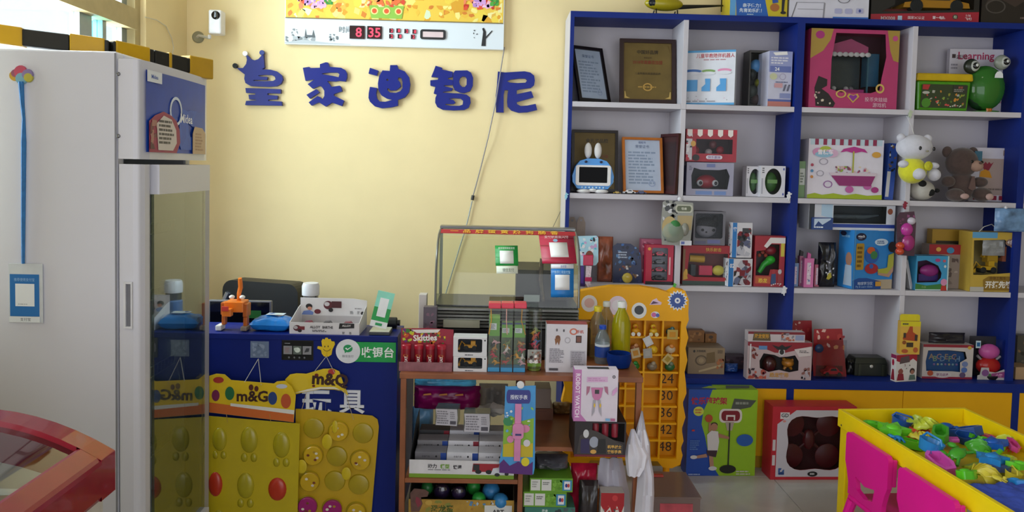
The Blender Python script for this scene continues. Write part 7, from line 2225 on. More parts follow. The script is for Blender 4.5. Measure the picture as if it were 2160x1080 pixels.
# third row, second unit
carton('globe_box', 'bright blue learning globe carton on the third shelf', 'toy box', (1794, 486, 1890, 613), SY - .006, .115, '#2a80c8',
       [('r', 0, 0, 1, .16, '#b0a088'), ('p', [(0, 0), (0, .15), (.15, .19), (.35, .19), (.72, .13), (.72, 0)], '#1c4a94'), ('e', .17, .89, .13, .065, '#14183c'), ('t', .17, .9, .06, 'vtech', '#e4e8f0', .02, .2), ('l', .1, .85, .24, .87, 1, '#8a94c0'), ('e', .68, .8, .17, .06, '#c4d8e8'), ('l', .57, .77, .8, .83, 2, '#3a5a8c'), ('p', rrect(.05, .33, .25, .78, .03), '#a8842c'), ('l', .08, .36, .22, .74, 5, '#6a4a14'), ('e', .45, .58, .18, .14, '#2458a8'), ('e', .42, .66, .1, .06, '#c2582c'), ('e', .5, .58, .09, .07, '#3a7a4c'), ('e', .45, .35, .17, .09, '#a02434'), ('e', .44, .39, .05, .04, '#2a5aa8'), ('p', [(.6, .34), (.62, .28), (.85, .26), (1, .4), (1, .62), (.86, .58), (.84, .36)], '#a8a83c'), ('p', [(.6, .3), (.62, .24), (.9, .2), (1, .3), (1, .42)], '#b08a74'), ('e', .95, .72, .1, .09, '#2c1c1c'), ('t', .3, .1, .06, '地球学习仪', '#b8c8e4', .015, .4), ('t', .28, .04, .045, "Fly & Learn Globe", '#8fb0dc', .01, .42), ('r', .56, .05, .7, .13, '#c9943c'), ('r', .0, .0, .015, 1, '#5aa4dc')],
       base=Z1 + .001, rz=.22, lp=[('e', .7, .5, .2, .12, '#a87a64'), ('p', [(.4, .05), (.5, .4), (.9, .4), (.95, .05)], '#a8b8cc'), ('l', .2, .85, .8, .92, 1, '#7ab0dc'), ('e', .3, .93, .2, .04, '#14183c')])
gz_ = at(1842, 487, SY - .006).z
def plane_in(root, w, d, h):
    G().tube([(-w * .35, d * .5, h * .45), (-w * .25, d * .5, h * .5), (w * .2, d * .5, h * .5), (w * .38, d * .5, h * .58)], [.006, .012, .012, .004], mat('#5a646c', .3), 12).build('toy_fuselage', root)
    G().prism([(-.02, .02), (.02, .02), (.09, d - .02), (.07, d - .02)], h * .46, h * .49, mat('#4a545c', .3), ax='z').build('toy_wing', root)
carton('airplane_box', 'long blue and white window box with a toy airplane on top of the globe carton', 'toy box', (1706, 432, 1889, 481), SY - .004, .12, '#c8ccd6', [('r', 0, .1, 1, .24, '#1c3c94'), ('p', [(.14, .55), (.14, 1), (.27, 1), (.27, .45)], '#a8c4dc'), ('r', .0, .0, .06, 1, '#2a3038'), ('e', .94, .76, .03, .12, '#8a4a34')], base=gz_ + .0012, wins=[[(.28, .26), (.28, .96), (.9, .96), (.9, .26)]], inner=plane_in, back='#3c444c', rz=.02)
carton('blue_card_box', 'small blue and white box leaning in front of the airplane box', 'toy box', (1713, 459, 1757, 478), SY - .018, .012, '#1c3c7c', [('p', [(.1, .2), (.3, .7), (.5, .4), (.9, .85), (.9, .95), (.1, .9)], '#b8c8dc'), ('l', .1, .1, .6, .3, 1, '#dce4f0')], base=gz_ + .0012, dy=0)
for kk, (u0, v0, u1, v1, c, lb, yy_) in enumerate(((1672, 555, 1684, 608, '#7a94c0', 'pale blue', .05), (1686, 540, 1694, 609, '#b0708c', 'dusty pink', .07), (1696, 545, 1716, 610, '#d070a8', 'bright pink', .03), (1718, 558, 1728, 610, '#b8607c', 'rose', .06))):
    t = carton('watch_pack', '%s narrow toy watch pack at the left of the third shelf' % lb, 'toy watch', (u0, v0, u1, v1), FY + yy_, .03, c, [('r', .3, .1, .7, .85, '#d8c4d4'), ('s', .3, .12, .7, .8, 8, ['#a86a9c', '#7a84b0', '#e4dce8'], kk, .12)], base=Z1 + .001, group='narrow toy watch packs')
    hh = at((u0 + u1) / 2, v0, FY + yy_).z - Z1
    G().prism([(-.008, hh - .003), (.008, hh - .003), (.01, hh + .02), (-.006, hh + .028)], .005, .02, mat('#2a2428' if kk != 2 else '#c85a9c', .4)).build('watch_end', t, bev=.002)
t, w, h = bag('dark_bag', 'black glossy bag with a yellow and white print on the third shelf', 'bag', 1729, 512, 1766, 609, FY + .04, .05, '#15161f', 81, .3, base=Z1 + .001, rough=.2)
g = G()
deco(g, [('s', .3, .25, .8, .6, 12, ['#b0b0bc', '#7a7a8c', '#d0d0d8'], 4, .08), ('p', [(.35, .2), (.45, .32), (.6, .34), (.65, .24), (.5, .18)], '#a89a2c')], w, h, lambda a, b, L: (a - w / 2, -.036 - L, b))
g.build('bag_print', t)
# hanging pink toy
t = blister('toy_blister', 'hanging clear pack with a pink toy and orange balls at the divider', 'toy pack', [(1893, 538), (1891, 460), (1898, 448), (1928, 446), (1932, 470), (1928, 540)], FY - .026, '#4a2c40', [('s', .05, .3, .95, .95, 14, ['#6a3a58', '#3a2434', '#8a4a74'], 3, .1)], [(1912, 484, 13, 14, .02, '#b83a94', 's'), (1915, 512, 14, 18, .018, '#a02c74', 's'), (1898, 518, 9, 8, .02, '#c2482c', 's'), (1897, 530, 9, 8, .02, '#c2482c', 's'), (1922, 466, 9, 8, .016, '#c0b8c4', 's')])
# right half
t = thing('white_book', 'white booklets leaning in the corner of the third shelf', 'book', (at(1918, 615, FY + .03).x + .01, FY + .03, Z1 + .003), 0, None, 0, -.22)
for i in range(3):
    G().box(-.006 + i * .005, -.002 + i * .005, .0, .14, 0, .155 - i * .004, mat(['#c9c8cc', '#b4b2b8', '#a8a6ac'][i], .5)).build('booklet', t)
def playset(root, w, d, h):
    G().ell((w * .05, d * .5, h * .55), (w * .3, .02, h * .18), mat('#b0308c', .3), 14, 10).build('pink_roof', root)
    G().box(-w * .3, w * .3, d * .4, d * .7, h * .25, h * .45, mat('#4a2c7c', .35)).build('purple_base', root)
carton('playset_box', 'blue bordered window box with a pink and purple playset on the third shelf', 'toy box', (1930, 540, 2002, 620), SY - .012, .07, '#3a94c4', [('r', 0, 0, 1, .03, '#c8dce0'), ('p', [(0, .03), (0, .2), (.35, .14), (1, .22), (1, .03)], '#3a7a3c'), ('r', .96, 0, 1, 1, '#b8d4d8'), ('p', [(.78, .0), (.8, .14), (.94, .14), (.97, 0)], '#b8342c'), ('e', .87, .24, .1, .1, '#d08ab0'), ('e', .65, .88, .08, .05, '#b03c7c'), ('e', .85, .86, .05, .04, '#c25a6c'), ('e', .88, .7, .04, .04, '#c8d8dc'), ('t', .25, .1, .07, '乐园', '#8ab06c', .01)], base=Z1 + .001, wins=[[(.04, .22), (.04, .84), (.3, .88), (.5, .8), (.68, .72), (.8, .5), (.78, .36), (.66, .24)]], inner=playset, back='#5a2454', rz=.08)
carton('red_toy_box', 'red and cream box standing behind the playset box', 'toy box', (1958, 516, 2024, 612), FY + .085, .07, '#8f8078', [('r', 0, .78, 1, 1, '#9a1c28'), ('e', .3, .89, .08, .05, '#d0a44a'), ('e', .68, .87, .12, .07, '#3a84b0'), ('s', .6, .1, .95, .7, 12, ['#a89a90', '#7a6a64', '#5a4a48'], 3, .08)], base=Z1 + .001)
def trucks(root, w, d, h):
    toy_digger(root, (-w * .05, d * .35, h * .3), w * .56, 'toy_truck', '#e0ac1c')
    toy_digger(root, (w * .2, d * .6, h * .55), w * .45, 'toy_truck', '#e0ac1c')
    G().box(-w * .05, w * .18, d * .3, d * .7, h * .48, h * .68, mat('#c2951c', .35)).build('yellow_cab', root)
    g = G()
    pillow(g, w * .5, h * .3, .02, mat('#b8b4b0', .1, n=.3, ns=20), 3, 10, .8, (w * .05, d * .22, h * .6))
    g.build('foil_tray', root)
    G().box(w * .28, w * .36, d * .3, d * .6, h * .5, h * .75, mat('#a85a3c', .4)).build('orange_part', root)
cv = carton('construction_box', 'yellow and blue window box of construction vehicles on the third shelf', 'toy box', (2046, 490, 2146, 628), SY - .015, .10, '#c0a040', [('r', 0, .9, .55, 1, '#5a9cc8'), ('e', .86, .83, .13, .06, '#8a6a5c'), ('t', .86, .84, .08, '4合1', '#d4d0d0', .02, .2), ('p', [(.3, .02), (.28, .2), (.4, .26), (.85, .26), (.98, .2), (.96, .02)], '#8a6a24'), ('t', .63, .12, .12, '开拓先锋', '#e0dcd4', .04, .6), ('t', .6, .23, .06, '合体工程车', '#5a3a14', .01, .4), ('r', .0, .0, .3, .08, '#b8b4ac')] + [('e', .94, .7 - i * .11, .03, .025, '#a84a4c') for i in range(4)] + [('r', .9, .0, .905, .75, '#a8b45c')],
            base=Z1 + .001, wins=[[(.06, .28), (.04, .86), (.72, .88), (.88, .74), (.88, .32), (.28, .28)]], inner=trucks, back='#b09a5c', rz=.06)
g = G()
g.tube([(-.075, .04, at(2100, 490, SY).z - Z1 - .02), (-.04, .03, at(2100, 478, SY).z - Z1 - .004), (0, .03, at(2100, 474, SY).z - Z1), (.04, .03, at(2100, 485, SY).z - Z1 - .004)], .002, mat('#c4c0b8', .4), 6)
g.build('carry_handle', cv)
carton('construction_box', 'yellow box partly hidden behind the red and cream box', 'toy box', (1964, 484, 2046, 610), FY + .165, .05, '#a8842c', [('r', .1, .1, .9, .8, '#3a3428'), ('s', .2, .2, .85, .7, 12, ['#a88a2c', '#5a4a2c', '#8a8478'], 5, .07)], base=Z1 + .001)
t, w, h = bag('hanging_pack', 'hanging blue and green printed plastic pack at the right shelf edge', 'toy pack', 2102, 440, 2172, 489, FY - .045, .03, '#6a8cb4', 91, .6, rough=.15)
G().ell((-.03, -.0, h + .004), (.008, .008, .008), mat('#d0ced4', .3), 10, 8).build('adhesive_hook', t)

# lowest row, second unit
def red_truck_blister(label, poly, Y):
    return blister('truck_pack', label, 'toy pack', poly, Y, '#96202a', [('s', .05, .6, .95, .98, 16, ['#a83434', '#c9885a', '#d8b0a8', '#8a2430'], 4, .09), ('r', .08, .05, .92, .3, '#5a1418'), ('r', .25, .12, .75, .22, '#8a2c30')], [])
t = red_truck_blister('red carded toy truck in a clear pack, standing in front on the lowest shelf', [(1716, 804), (1714, 760), (1717, 694), (1776, 693), (1782, 760), (1786, 804)], FY + .03)
toy_car(t, (0, -.03, .04), .1, '#b02430', 'toy_truck', up=1.3)
T(t).ell((at(1728, 735, FY).x, FY - .0, at(1728, 735, FY).z), (.022, .012, .022), mat('#1c3c6c', .2), 12, 8).build('blue_part', t)
T(t).box(at(1718, 760, FY).x, at(1780, 760, FY).x, FY - .022, FY - .02, at(1750, 803, FY).z, at(1750, 715, FY).z, mat('#eceef0', .08, kind='film', r0=.02)).build('clear_front', t)
red_truck_blister('dark red carded toy truck pack behind, near the shelf side', [(1672, 800), (1670, 690), (1674, 676), (1712, 676), (1714, 800)], FY + .12)
# treasure chest
x0, x1, z0, z1 = rect(1803, 756, 1872, 804, FY + .04)
t = thing('treasure_chest', 'dark green toy chest with a round silver clasp on the lowest shelf', 'toy chest', ((x0 + x1) / 2, FY + .04, ZB + .0005))
w, h = x1 - x0, z1 - ZB
DG = mat('#1c2018', .4, n=.2)
G().box(-w / 2, w / 2, 0, .1, 0, h * .68, DG).build('chest_body', t, bev=.003)
tapered(G(Matrix.Translation((0, .05, 0))), w * 1.02, .105, w * .9, .08, h * .685, h, DG).build('chest_lid', t, bev=.004)
G().lathe([(.009, 0), (.008, .003), (.001, .004)], mat('#c4c4c0', .2, .6), (0, -.0005, h * .55), 14, Matrix.Rotation(PI / 2, 3, 'X')).build('silver_clasp', t)
for s in (-1, 1):
    G().box(s * w * .36 - .006, s * w * .36 + .006, -.003, -.0005, .002, h * .66, mat('#2c3024', .4)).build('corner_strap', t)
t, w, h = bag('black_bag', 'black plastic bag beside the toy chest on the lowest shelf', 'bag', 1785, 757, 1802, 804, FY + .05, .03, '#0c0c0e', 97, .2, base=ZB + .0005)
# picture blocks
carton('block_box', 'red and white cube box printed with children, under the yellow box', 'toy box', (1886, 748, 1938, 806), FY - .044, .035, '#d4d0d0', [('p', [(0, .78), (0, 1), (1, 1), (1, .72), (.8, .84), (.6, .74), (.4, .82), (.2, .72)], '#a01c34'), ('p', [(.15, .66), (.2, .9), (.6, .96), (.65, .72)], '#5a4a50'), ('e', .22, .38, .12, .1, '#8a4a44'), ('p', [(.05, .05), (.1, .3), (.35, .3), (.4, .05)], '#8a1c34'), ('e', .78, .38, .12, .11, '#2a2428'), ('e', .78, .34, .09, .08, '#9a6a5c'), ('p', [(.62, .05), (.66, .24), (.9, .24), (.95, .05)], '#5a7068'), ('s', .2, .45, .9, .65, 8, ['#2a2428', '#8a4a54'], 5, .03)], base=ZB + .0005, rz=.25, lp=[('e', .4, .7, .22, .12, '#a01c3c'), ('p', [(.1, .05), (.3, .45), (.6, .45), (.8, .05)], '#8a2434'), ('r', 0, .86, 1, 1, '#8a2454')])
yz_ = at(1912, 748, FY - .044).z
carton('yellow_box', 'tall yellow box with a hanging tab on the red and white cube box', 'toy box', (1899, 678, 1941, 746), FY - .042, .03, '#d4a840', [('r', 0, .85, 1, 1, '#d4c41c'), ('p', [(.12, .5), (.35, .68), (.45, .85), (.6, .85), (.62, .68), (.88, .58), (.85, .4), (.15, .44)], '#a8421c'), ('r', .15, .5, .28, .65, '#3a2c28'), ('r', .72, .42, .86, .6, '#3a2c28'), ('r', .32, .22, .66, .36, '#3a2c1c'), ('l', .08, .88, .4, .96, 1, '#5a5a3c'), ('e', .2, .36, .1, .06, '#8a4a1c'), ('e', .25, .1, .16, .06, '#b0542c'), ('e', .78, .14, .12, .08, '#b0542c')], base=yz_ + .0012)
x0, x1, z0, z1 = rect(1899, 663, 1941, 677, FY - .042)
t = bpy.data.objects['yellow_box']
T(t).prism([(x0, z0 + .0), (x1, z0), (x1, z1 - .006), (x1 - .008, z1), (x0 + .008, z1), (x0, z1 - .006)], FY - .041, FY - .039, mat('#d4c41c', .4)).build('hanging_tab', t)
def pad_in(root, w, d, h):
    G().prism([(p * w, q_ * h) for p, q_ in ((-.4, .2), (-.42, .5), (-.38, .78), (0, .82), (.34, .76), (.38, .5), (.34, .18), (0, .16))], .014, .03, mat('#1c4c84', .3)).build('blue_pad', root, bev=.004)
    rn = random.Random(2)
    for i, ch in enumerate('ABCDEFGH'):
        g = G()
        g.text(ch, lambda a, b: (a, .0132, b), (-.3 + i * .075) * w, h * (.6 + .03 * (-1) ** i), h * .22, ink(['#a88a6c', '#8aa07c', '#b0847c', '#7a94b0'][i % 4]), .02)
        g.build('raised_letter', root)
    for i in range(7):
        G().ell(((-.24 + i * .075) * w, .013, h * .4), (.006, .002, .006), mat(['#8a6a9c', '#a8a07c', '#7aa0a8'][i % 3], .4), 10, 6).build('pad_button', root)
carton('alphabet_pad_box', 'red and white window box with a blue alphabet pad on the lowest shelf', 'toy box', (1946, 727, 2052, 804), SY - .008, .06, '#bdb4b0', [('r', 0, .92, 1, 1, '#8a1c30'), ('r', 0, 0, 1, .06, '#8a1c38'), ('e', .92, .92, .04, .05, '#c9a03c'), ('e', .16, .16, .06, .08, '#a84a2c'), ('e', .4, .12, .18, .09, '#c4bcbc'), ('t', .4, .12, .09, '学习点读', '#7a3a6c', .02, .24), ('e', .84, .44, .06, .08, '#6a7aa8'), ('e', .83, .27, .06, .08, '#4a68a8'), ('e', .8, .12, .06, .08, '#5a4a6c')], base=ZB + .0005, wins=[[(.08, .22), (.06, .5), (.1, .82), (.5, .84), (.84, .8), (.88, .6), (.75, .48), (.76, .2), (.6, .22), (.26, .22)]], inner=pad_in, back='#151a24')
t, w, h = bag('dark_pack', 'dark pack lying on top of the alphabet pad box', 'toy pack', 1964, 703, 2040, 724, FY + .035, .04, '#1e1c26', 99, .6, base=at(2000, 727, SY).z + .002)
# pink figure in clear box
x0, x1, z0, z1 = rect(2062, 716, 2126, 807, FY + .02)
w, h = x1 - x0, z1 - ZB
pf = thing('figure_pack', 'clear box with a pink headed figure in a red dress on the lowest shelf', 'toy box', ((x0 + x1) / 2, FY + .02, ZB + .0005))
g = G()
for a, b, c, d in (((-w / 2, 0), (w / 2, 0), 0, 0), ((w / 2, 0), (w / 2, .07), 0, 0), ((-w / 2, .07), (-w / 2, 0), 0, 0)):
    g.add([(a[0], a[1], .012), (b[0], b[1], .012), (b[0], b[1], h), (a[0], a[1], h)], [(0, 1, 2, 3)], mat('#eceef0', .08, kind='film', r0=.02))
g.build('clear_wrap', pf)
G().box(-w / 2, w / 2, .071, .074, 0, h, mat('#2c2a34', .5)).build('back_card', pf)
G().ell((0, .034, h * .3), (w * .4, .032, h * .22), mat('#c81418', .15), 18, 12).build('red_dress', pf)
G().lathe([(w * .3, 0), (w * .33, .01), (w * .33, .018)], mat('#161418', .4), (0, .036, .001), 20).build('black_stand', pf)
G().ell((0, .032, h * .66), (w * .34, .03, h * .19), mat('#e060b0', .25), 18, 12).build('pink_head', pf)
for s in (-1, 1):
    G().tube([(s * w * .2, .034, h * .42), (s * w * .38, .032, h * .55)], [.005, .007], mat('#a8a0a4', .4), 8).build('arm', pf)
    G().prism([(s * (w / 2 + .002) - .012, h * .78), (s * (w / 2 + .002) + .012, h * .78), (s * (w / 2 + .002) + .012, h * .96), (s * (w / 2 + .002) - .012, h * .96)], -.003, -.001, mat('#b8ccd8', .4)).build('corner_label', pf)
    G().box(s * (w / 2 + .002) - .008, s * (w / 2 + .002) + .008, -.0042, -.0032, h * .82, h * .92, mat('#1c5c94', .4)).build('corner_mark', pf)
G().prism([(p * w, q_ * h) for p, q_ in ((-.5, .0), (.5, 0), (.5, .2), (.36, .26), (.1, .18), (-.12, .2), (-.14, .3), (-.38, .3), (-.42, .12), (-.5, .1))], -.006, -.004, mat('#b4b0b0', .4)).build('card_skirt', pf)
g = G()
deco(g, [('e', .25, .55, .12, .3, '#7a4a84'), ('p', [(.45, .15), (.45, .5), (.9, .7), (.95, .15)], '#8a3c74'), ('t', .7, .35, .3, '小猪', '#d8a0c4', .03, .3), ('e', .4, .3, .05, .2, '#3a6a3c')], w, h * .28, lambda a, b, L: (a - w / 2, -.0063 - L, b + .003))
g.build('skirt_print', pf)
# sliver of the third unit
carton('kraft_toy_box', 'beige box at the right edge of the lowest shelf', 'toy box', (2142, 775, 2180, 803), FY + .03, .1, '#b0906c', [('e', .8, .4, .1, .2, '#c9b090')], base=ZB + .0005)
carton('figure_card_box', 'dark printed box behind the beige box at the right edge', 'toy box', (2144, 708, 2185, 803), FY + .135, .05, '#4a4640', [('s', .05, .05, .95, .95, 26, ['#6a6450', '#3a3430', '#8a6a4c', '#2a2824'], 3, .12)], base=ZB + .0005)

# ================================================================== on top of the shelf wall
TZ = SZ0 + 4 * SH + .0005
hc = thing('toy_helicopter', 'black and yellow toy helicopter standing on top of the shelf unit', 'toy helicopter', (at(1390, 22, FY + .06).x, FY + .08, TZ), .12)
HB = mat('#14140f', .3)
kH = (FY + .08 - CAM.y) / F
for y in (-.03, .03):
    G().tube([(-25 * kH, y, .006), (-10 * kH, y, .004), (48 * kH, y, .004), (54 * kH, y, .008)], .003, HB, 8).build('skid', hc)
    for x in (-8, 38):
        G().tube([(x * kH, y, .006), (x * kH + .004, y * .5, .032)], .0035, HB, 6).build('skid_strut', hc)
G().ell((12 * kH, 0, .062), (42 * kH, .035, .034), mat('#a89a18', .25), 18, 12).build('cabin', hc)
G().ell((-8 * kH, 0, .062), (20 * kH, .030, .026), mat('#1c2024', .1), 14, 10).build('canopy', hc)
G().tube([(40 * kH, 0, .05), (142 * kH, 0, .07)], [.012, .004], HB, 10).build('tail_boom', hc)
G().tube([(12 * kH, 0, .09), (12 * kH, 0, .125)], .004, HB, 8).build('rotor_mast', hc)
for a in (0, PI):
    g = G(Matrix.Translation((12 * kH, 0, .126)) @ Matrix.Rotation(a + .4, 4, 'Z'))
    g.box(.005, .2, -.01, .01, 0, .003, HB)
    g.build('rotor_blade', hc)
g = G(Matrix.Translation((140 * kH, .006, .07)))
g.box(-.003, .003, 0, .003, -.03, .03, HB)
g.build('tail_rotor', hc)
carton('basketball_game_box', 'yellow and blue basketball game box on top of the shelves', 'toy box', (1541, -70, 1662, 31), FY + .03, .15, '#c9b41c', [('p', [(.12, 0), (.1, .35), (.12, 1), (.5, 1), (.62, .3), (.68, 0)], '#1c5cb0'), ('r', .0, 0, .1, 1, '#5a9cd0'), ('t', .38, .23, .085, '亲子体力！', '#d4e0ec', .02, .36), ('t', .36, .13, .085, '先育的乐趣！', '#d4e0ec', .02, .42), ('l', .3, .03, .44, .07, 1, '#a8c0d8'), ('e', .78, .2, .08, .08, '#a8642c'), ('p', [(.74, .28), (.72, .45), (.8, .5), (.84, .3)], '#2c4c9c'), ('p', [(.9, .12), (.9, .5), (.96, .5), (.94, .12)], '#1c1c24'), ('e', .93, .1, .05, .03, '#1c1814')], base=TZ)
carton('ladder_box', 'white box with a line drawing on top of the shelf wall', 'toy box', (1668, -70, 1833, 36), FY + .02, .16, '#cccad6', [('r', .55, 0, 1, .04, '#2c68b8'), ('p', [(.02, .0), (.08, .3), (.095, .3), (.035, .0)], '#77757c'), ('p', [(.42, .0), (.43, .3), (.45, .3), (.44, 0)], '#8a8890'), ('r', .1, .17, .44, .18, '#8a8890'), ('r', .08, .3, .44, .31, '#8a8890'), ('p', rrect(.57, .1, .66, .2, .02), '#a8a8c8'), ('p', rrect(.7, .1, .79, .2, .02), '#a8a8c8'), ('p', rrect(.84, .11, .93, .21, .02), '#a8a8c8'), ('ring', .68, .38, .08, .08, .85, '#6a6870'), ('e', .885, .16, .015, .03, '#3a4a8c')], base=TZ, rz=-.03)
def rc_car(root, w, d, h):
    o = toy_car(root, (w * .12, d * .5, h * .18), w * .62, '#c98a1c', 'toy_car', up=.9)
    G().box(-w * .36, -w * .02, d * .3, d * .6, h * .17, h * .26, mat('#7a2420', .3)).build('red_part', root)
carton('remote_car_box', 'black and red window box with an orange car on top of the shelf wall', 'toy box', (1840, -70, 2066, 41), FY + .03, .16, '#15120f', [('p', [(.0, .0), (.0, .12), (1, .2), (1, 0)], '#a01c30'), ('t', .16, .05, .09, 'MX008', '#b8a8a8', .02, .2), ('r', .25, .02, .29, .1, '#a8c4d8'), ('t', .42, .07, .06, '国家3C认证', '#e0ccd0', .01, .2), ('t', .63, .08, .06, '第一电瓶', '#e8dce0', .02, .18), ('e', .78, .1, .025, .045, '#3a3a30'), ('t', .78, .1, .06, '检', '#c8d0b0', .01), ('t', .9, .13, .055, '1:16', '#e8dce0', .02, .1), ('t', .9, .07, .055, '飞/幻', '#e8dce0', .02, .12)], base=TZ, wins=[[(.1, .17), (.22, .3), (.2, .95), (.95, .95), (.95, .24)]], inner=rc_car, back='#2a1c10', rz=-.02)
carton('dark_toy_box', 'dark brown box at the right end on top of the shelf wall', 'toy box', (2072, -70, 2190, 44), FY + .03, .16, '#1f1714', [('p', [(.05, .3), (.3, .45), (.6, .3), (.9, .5), (.95, .6), (.5, .5), (.2, .6)], '#3a2c28'), ('ring', .25, .3, .18, .12, .85, '#4a4440'), ('l', .7, .08, .9, .14, 1, '#6a5a54'), ('p', [(.2, .7), (.5, .9), (.9, .75), (.6, .65)], '#4a2c1c')], base=TZ)
# ================================================================== boxes on the floor
carton('basketball_hoop_box', 'tall green and blue basketball hoop box standing on the floor', 'toy box', (1449, 822, 1596, 1013), FY - .15, .085, '#8fb81c',
       [('p', [(0, 0), (0, 1), (.34, 1), (.3, .9), (.22, .75), (.2, .6), (.26, .45), (.3, .3), (.38, .12), (.48, 0)], '#1848a8'), ('t', .3, .87, .085, '快乐篮球架', '#a81c38', .035, .52), ('t', .3, .868, .085, '', '#ffffff'), ('p', [(.62, .78), (.66, .9), (.98, .88), (.9, .8), (.72, .77)], '#4a5048'), ('l', .68, .82, .92, .87, 1, '#8a9084'), ('e', .15, .75, .075, .055, '#c8d04a'), ('l', .1, .72, .2, .78, 2, '#c2643c'),
        ('p', rrect(.45, .62, .78, .78, .06), '#d8d0cc'), ('p', rrect(.48, .64, .75, .76, .05), '#7a1424'), ('p', [(.55, .65), (.55, .71), (.68, .71), (.68, .65), (.66, .65), (.66, .69), (.57, .69), (.57, .65)], '#d8d0cc'), ('p', [(.54, .63), (.67, .63), (.64, .53), (.57, .53)], '#a89a8c'), ('r', .595, .12, .615, .62, '#24281c'), ('e', .6, .08, .12, .05, '#14160f'), ('e', .3, .67, .055, .045, '#b04a24'),
        ('e', .38, .57, .05, .045, '#a8785c'), ('e', .38, .595, .05, .03, '#1c1614'), ('p', [(.3, .3), (.28, .48), (.34, .53), (.44, .52), (.46, .4), (.44, .28)], '#d4d0d0'), ('p', [(.3, .62), (.3, .52), (.34, .52), (.33, .62)], '#a8785c'), ('p', [(.44, .5), (.6, .46), (.6, .43), (.45, .45)], '#a8785c'), ('p', [(.28, .3), (.44, .3), (.42, .22), (.3, .24)], '#3a2430'), ('p', [(.32, .24), (.38, .23), (.4, .1), (.34, .1)], '#b0846c'), ('p', [(.28, .26), (.3, .22), (.1, .2), (.1, .23)], '#b0846c'), ('e', .38, .09, .06, .025, '#d0d0d4'), ('e', .1, .22, .05, .022, '#d0d0d4'),
        ('e', .83, .42, .12, .07, '#2458a8'), ('l', .75, .39, .9, .45, 2, '#a8c0dc'), ('r', .06, .52, .1, .54, '#c2342c'), ('l', .04, .3, .18, .42, 5, '#5a80c0'), ('l', .72, .01, .98, .07, 2, '#b8b8a4'), ('l', .03, .01, .25, .03, 1, '#a8b8d8')],
       base=.0008, rz=.03, tp=[('r', 0, 0, .4, 1, '#1848a8'), ('p', [(.2, .3), (.35, .7), (.6, .6), (.4, .2)], '#a8c83c'), ('p', [(.55, .2), (.6, .8), (.95, .8), (.9, .3)], '#5a6054')], lp=[('r', 0, 0, 1, 1, '#14409c')])
def drone_in(root, w, d, h):
    G().ell((0, d * .5, h * .5), (.03, .02, .05), mat('#5a1018', .3), 14, 10).build('drone_body', root)
    for sx in (-1, 1):
        for sz in (-1, 1):
            G().tube([(0, d * .5, h * .5), (sx * w * .22, d * .5, h * (.5 + sz * .22))], .008, mat('#4a0c14', .3), 8).build('drone_arm', root)
            G().lathe([(.056, 0), (.06, .004), (.06, .01), (.056, .012)], mat('#5a0e18', .3), (sx * w * .22, d * .5, h * (.5 + sz * .22)), 18, Matrix.Rotation(PI / 2, 3, 'X')).build('rotor_guard', root)
lob = []
for i in range(40):
    a = 2 * PI * i / 40
    r = .40 + .05 * math.cos(4 * (a - PI / 4))
    lob.append((.53 + r * math.cos(a) * .95, .5 + r * math.sin(a)))
carton('drone_box', 'red and white box with a clover shaped window showing a dark red drone', 'toy box', (1626, 858, 1806, 1014), FY - .18, .105, '#b82434', [('p', [(.08, .05), (.08, .76), (.3, .93), (.98, .93), (.98, .05)], '#c8c4d0')], base=.0008, rz=.04, wins=[lob], back='#4a1018', inner=drone_in)
dr_ = bpy.data.objects['drone_box']
x0, x1, z0, z1 = rect(1626, 858, 1806, 1014, FY - .18)
w, h = x1 - x0, z1
for o in list(dr_.children):
    if o.name.startswith('front_print'):
        bpy.data.objects.remove(o)
g = G()
mk, fw, fh = face('f', w, .105, h)
outl = [(.06, .04), (.06, .76), (.28, .95), (.98, .95), (.98, .04)]
g.flat([[(a * w - w / 2, b * h) for a, b in outl], [(a * w - w / 2, b * h) for a, b in lob]], lambda a, b: (a, -.0006, b), ink('#c8c4d0'))
deco(g, [('r', .09, .83, .2, .92, '#d8d4d8'), ('t', .145, .88, .07, 'GD', '#2a2a30', .02), ('e', .14, .8, .02, .015, '#d08a84'), ('e', .5, .08, .06, .035, '#141416'), ('l', .47, .06, .53, .1, 1, '#c8c8cc'), ('s', .09, .07, .16, .16, 8, ['#24407c', '#3a5c9c'], 4, .03), ('p', [(.84, .05), (.98, .05), (.98, .16)], '#a82434'), ('r', .01, .4, .045, .55, '#d0c8cc'), ('r', .01, .2, .045, .34, '#d0c8cc')], w, h, mk, 3)
g.build('front_print', dr_)

# ================================================================== toys in the prize board
def prize(label, col, row, c, kind, c2='#e8e4dc'):
    x = (gx[col] + gx[col + 1]) / 2
    z = gz[row + 1] + .0045
    t = thing('prize_toy', label, 'toy', (x, TY + .022, z), group='small prizes in the yellow board')
    m_ = mat(c, .3)
    if kind == 'duck':
        G().ell((0, 0, .022), (.02, .013, .014), m_, 14, 10).build('body', t)
        G().ell((-.002, -.003, .045), (.0135, .012, .0125), m_, 12, 8).build('head', t)
        G().ell((-.002, -.016, .043), (.006, .006, .004), mat('#c2541c', .3), 10, 6).build('beak', t)
        for sx in (-1, 1):
            G().lathe([(.009, 0), (.009, .005)], mat(c2, .3), (sx * .013, -.013, .0095), 14, Matrix.Rotation(PI / 2, 3, 'X')).build('wheel', t)
    elif kind == 'ball':
        G().ell((0, -.02, .022), .019, m_, 14, 10).build('ball', t)
        G().ell((-.014, -.018, .026), .012, mat('#c9942c', .4), 10, 8).build('small_ball', t)
    else:
        G().ell((0, 0, .02), (.024, .014, .019), m_, 14, 10).build('body', t)
        G().ell((.004, -.008, .036), (.011, .009, .01), mat(c2, .35), 12, 8).build('top', t)
    return t
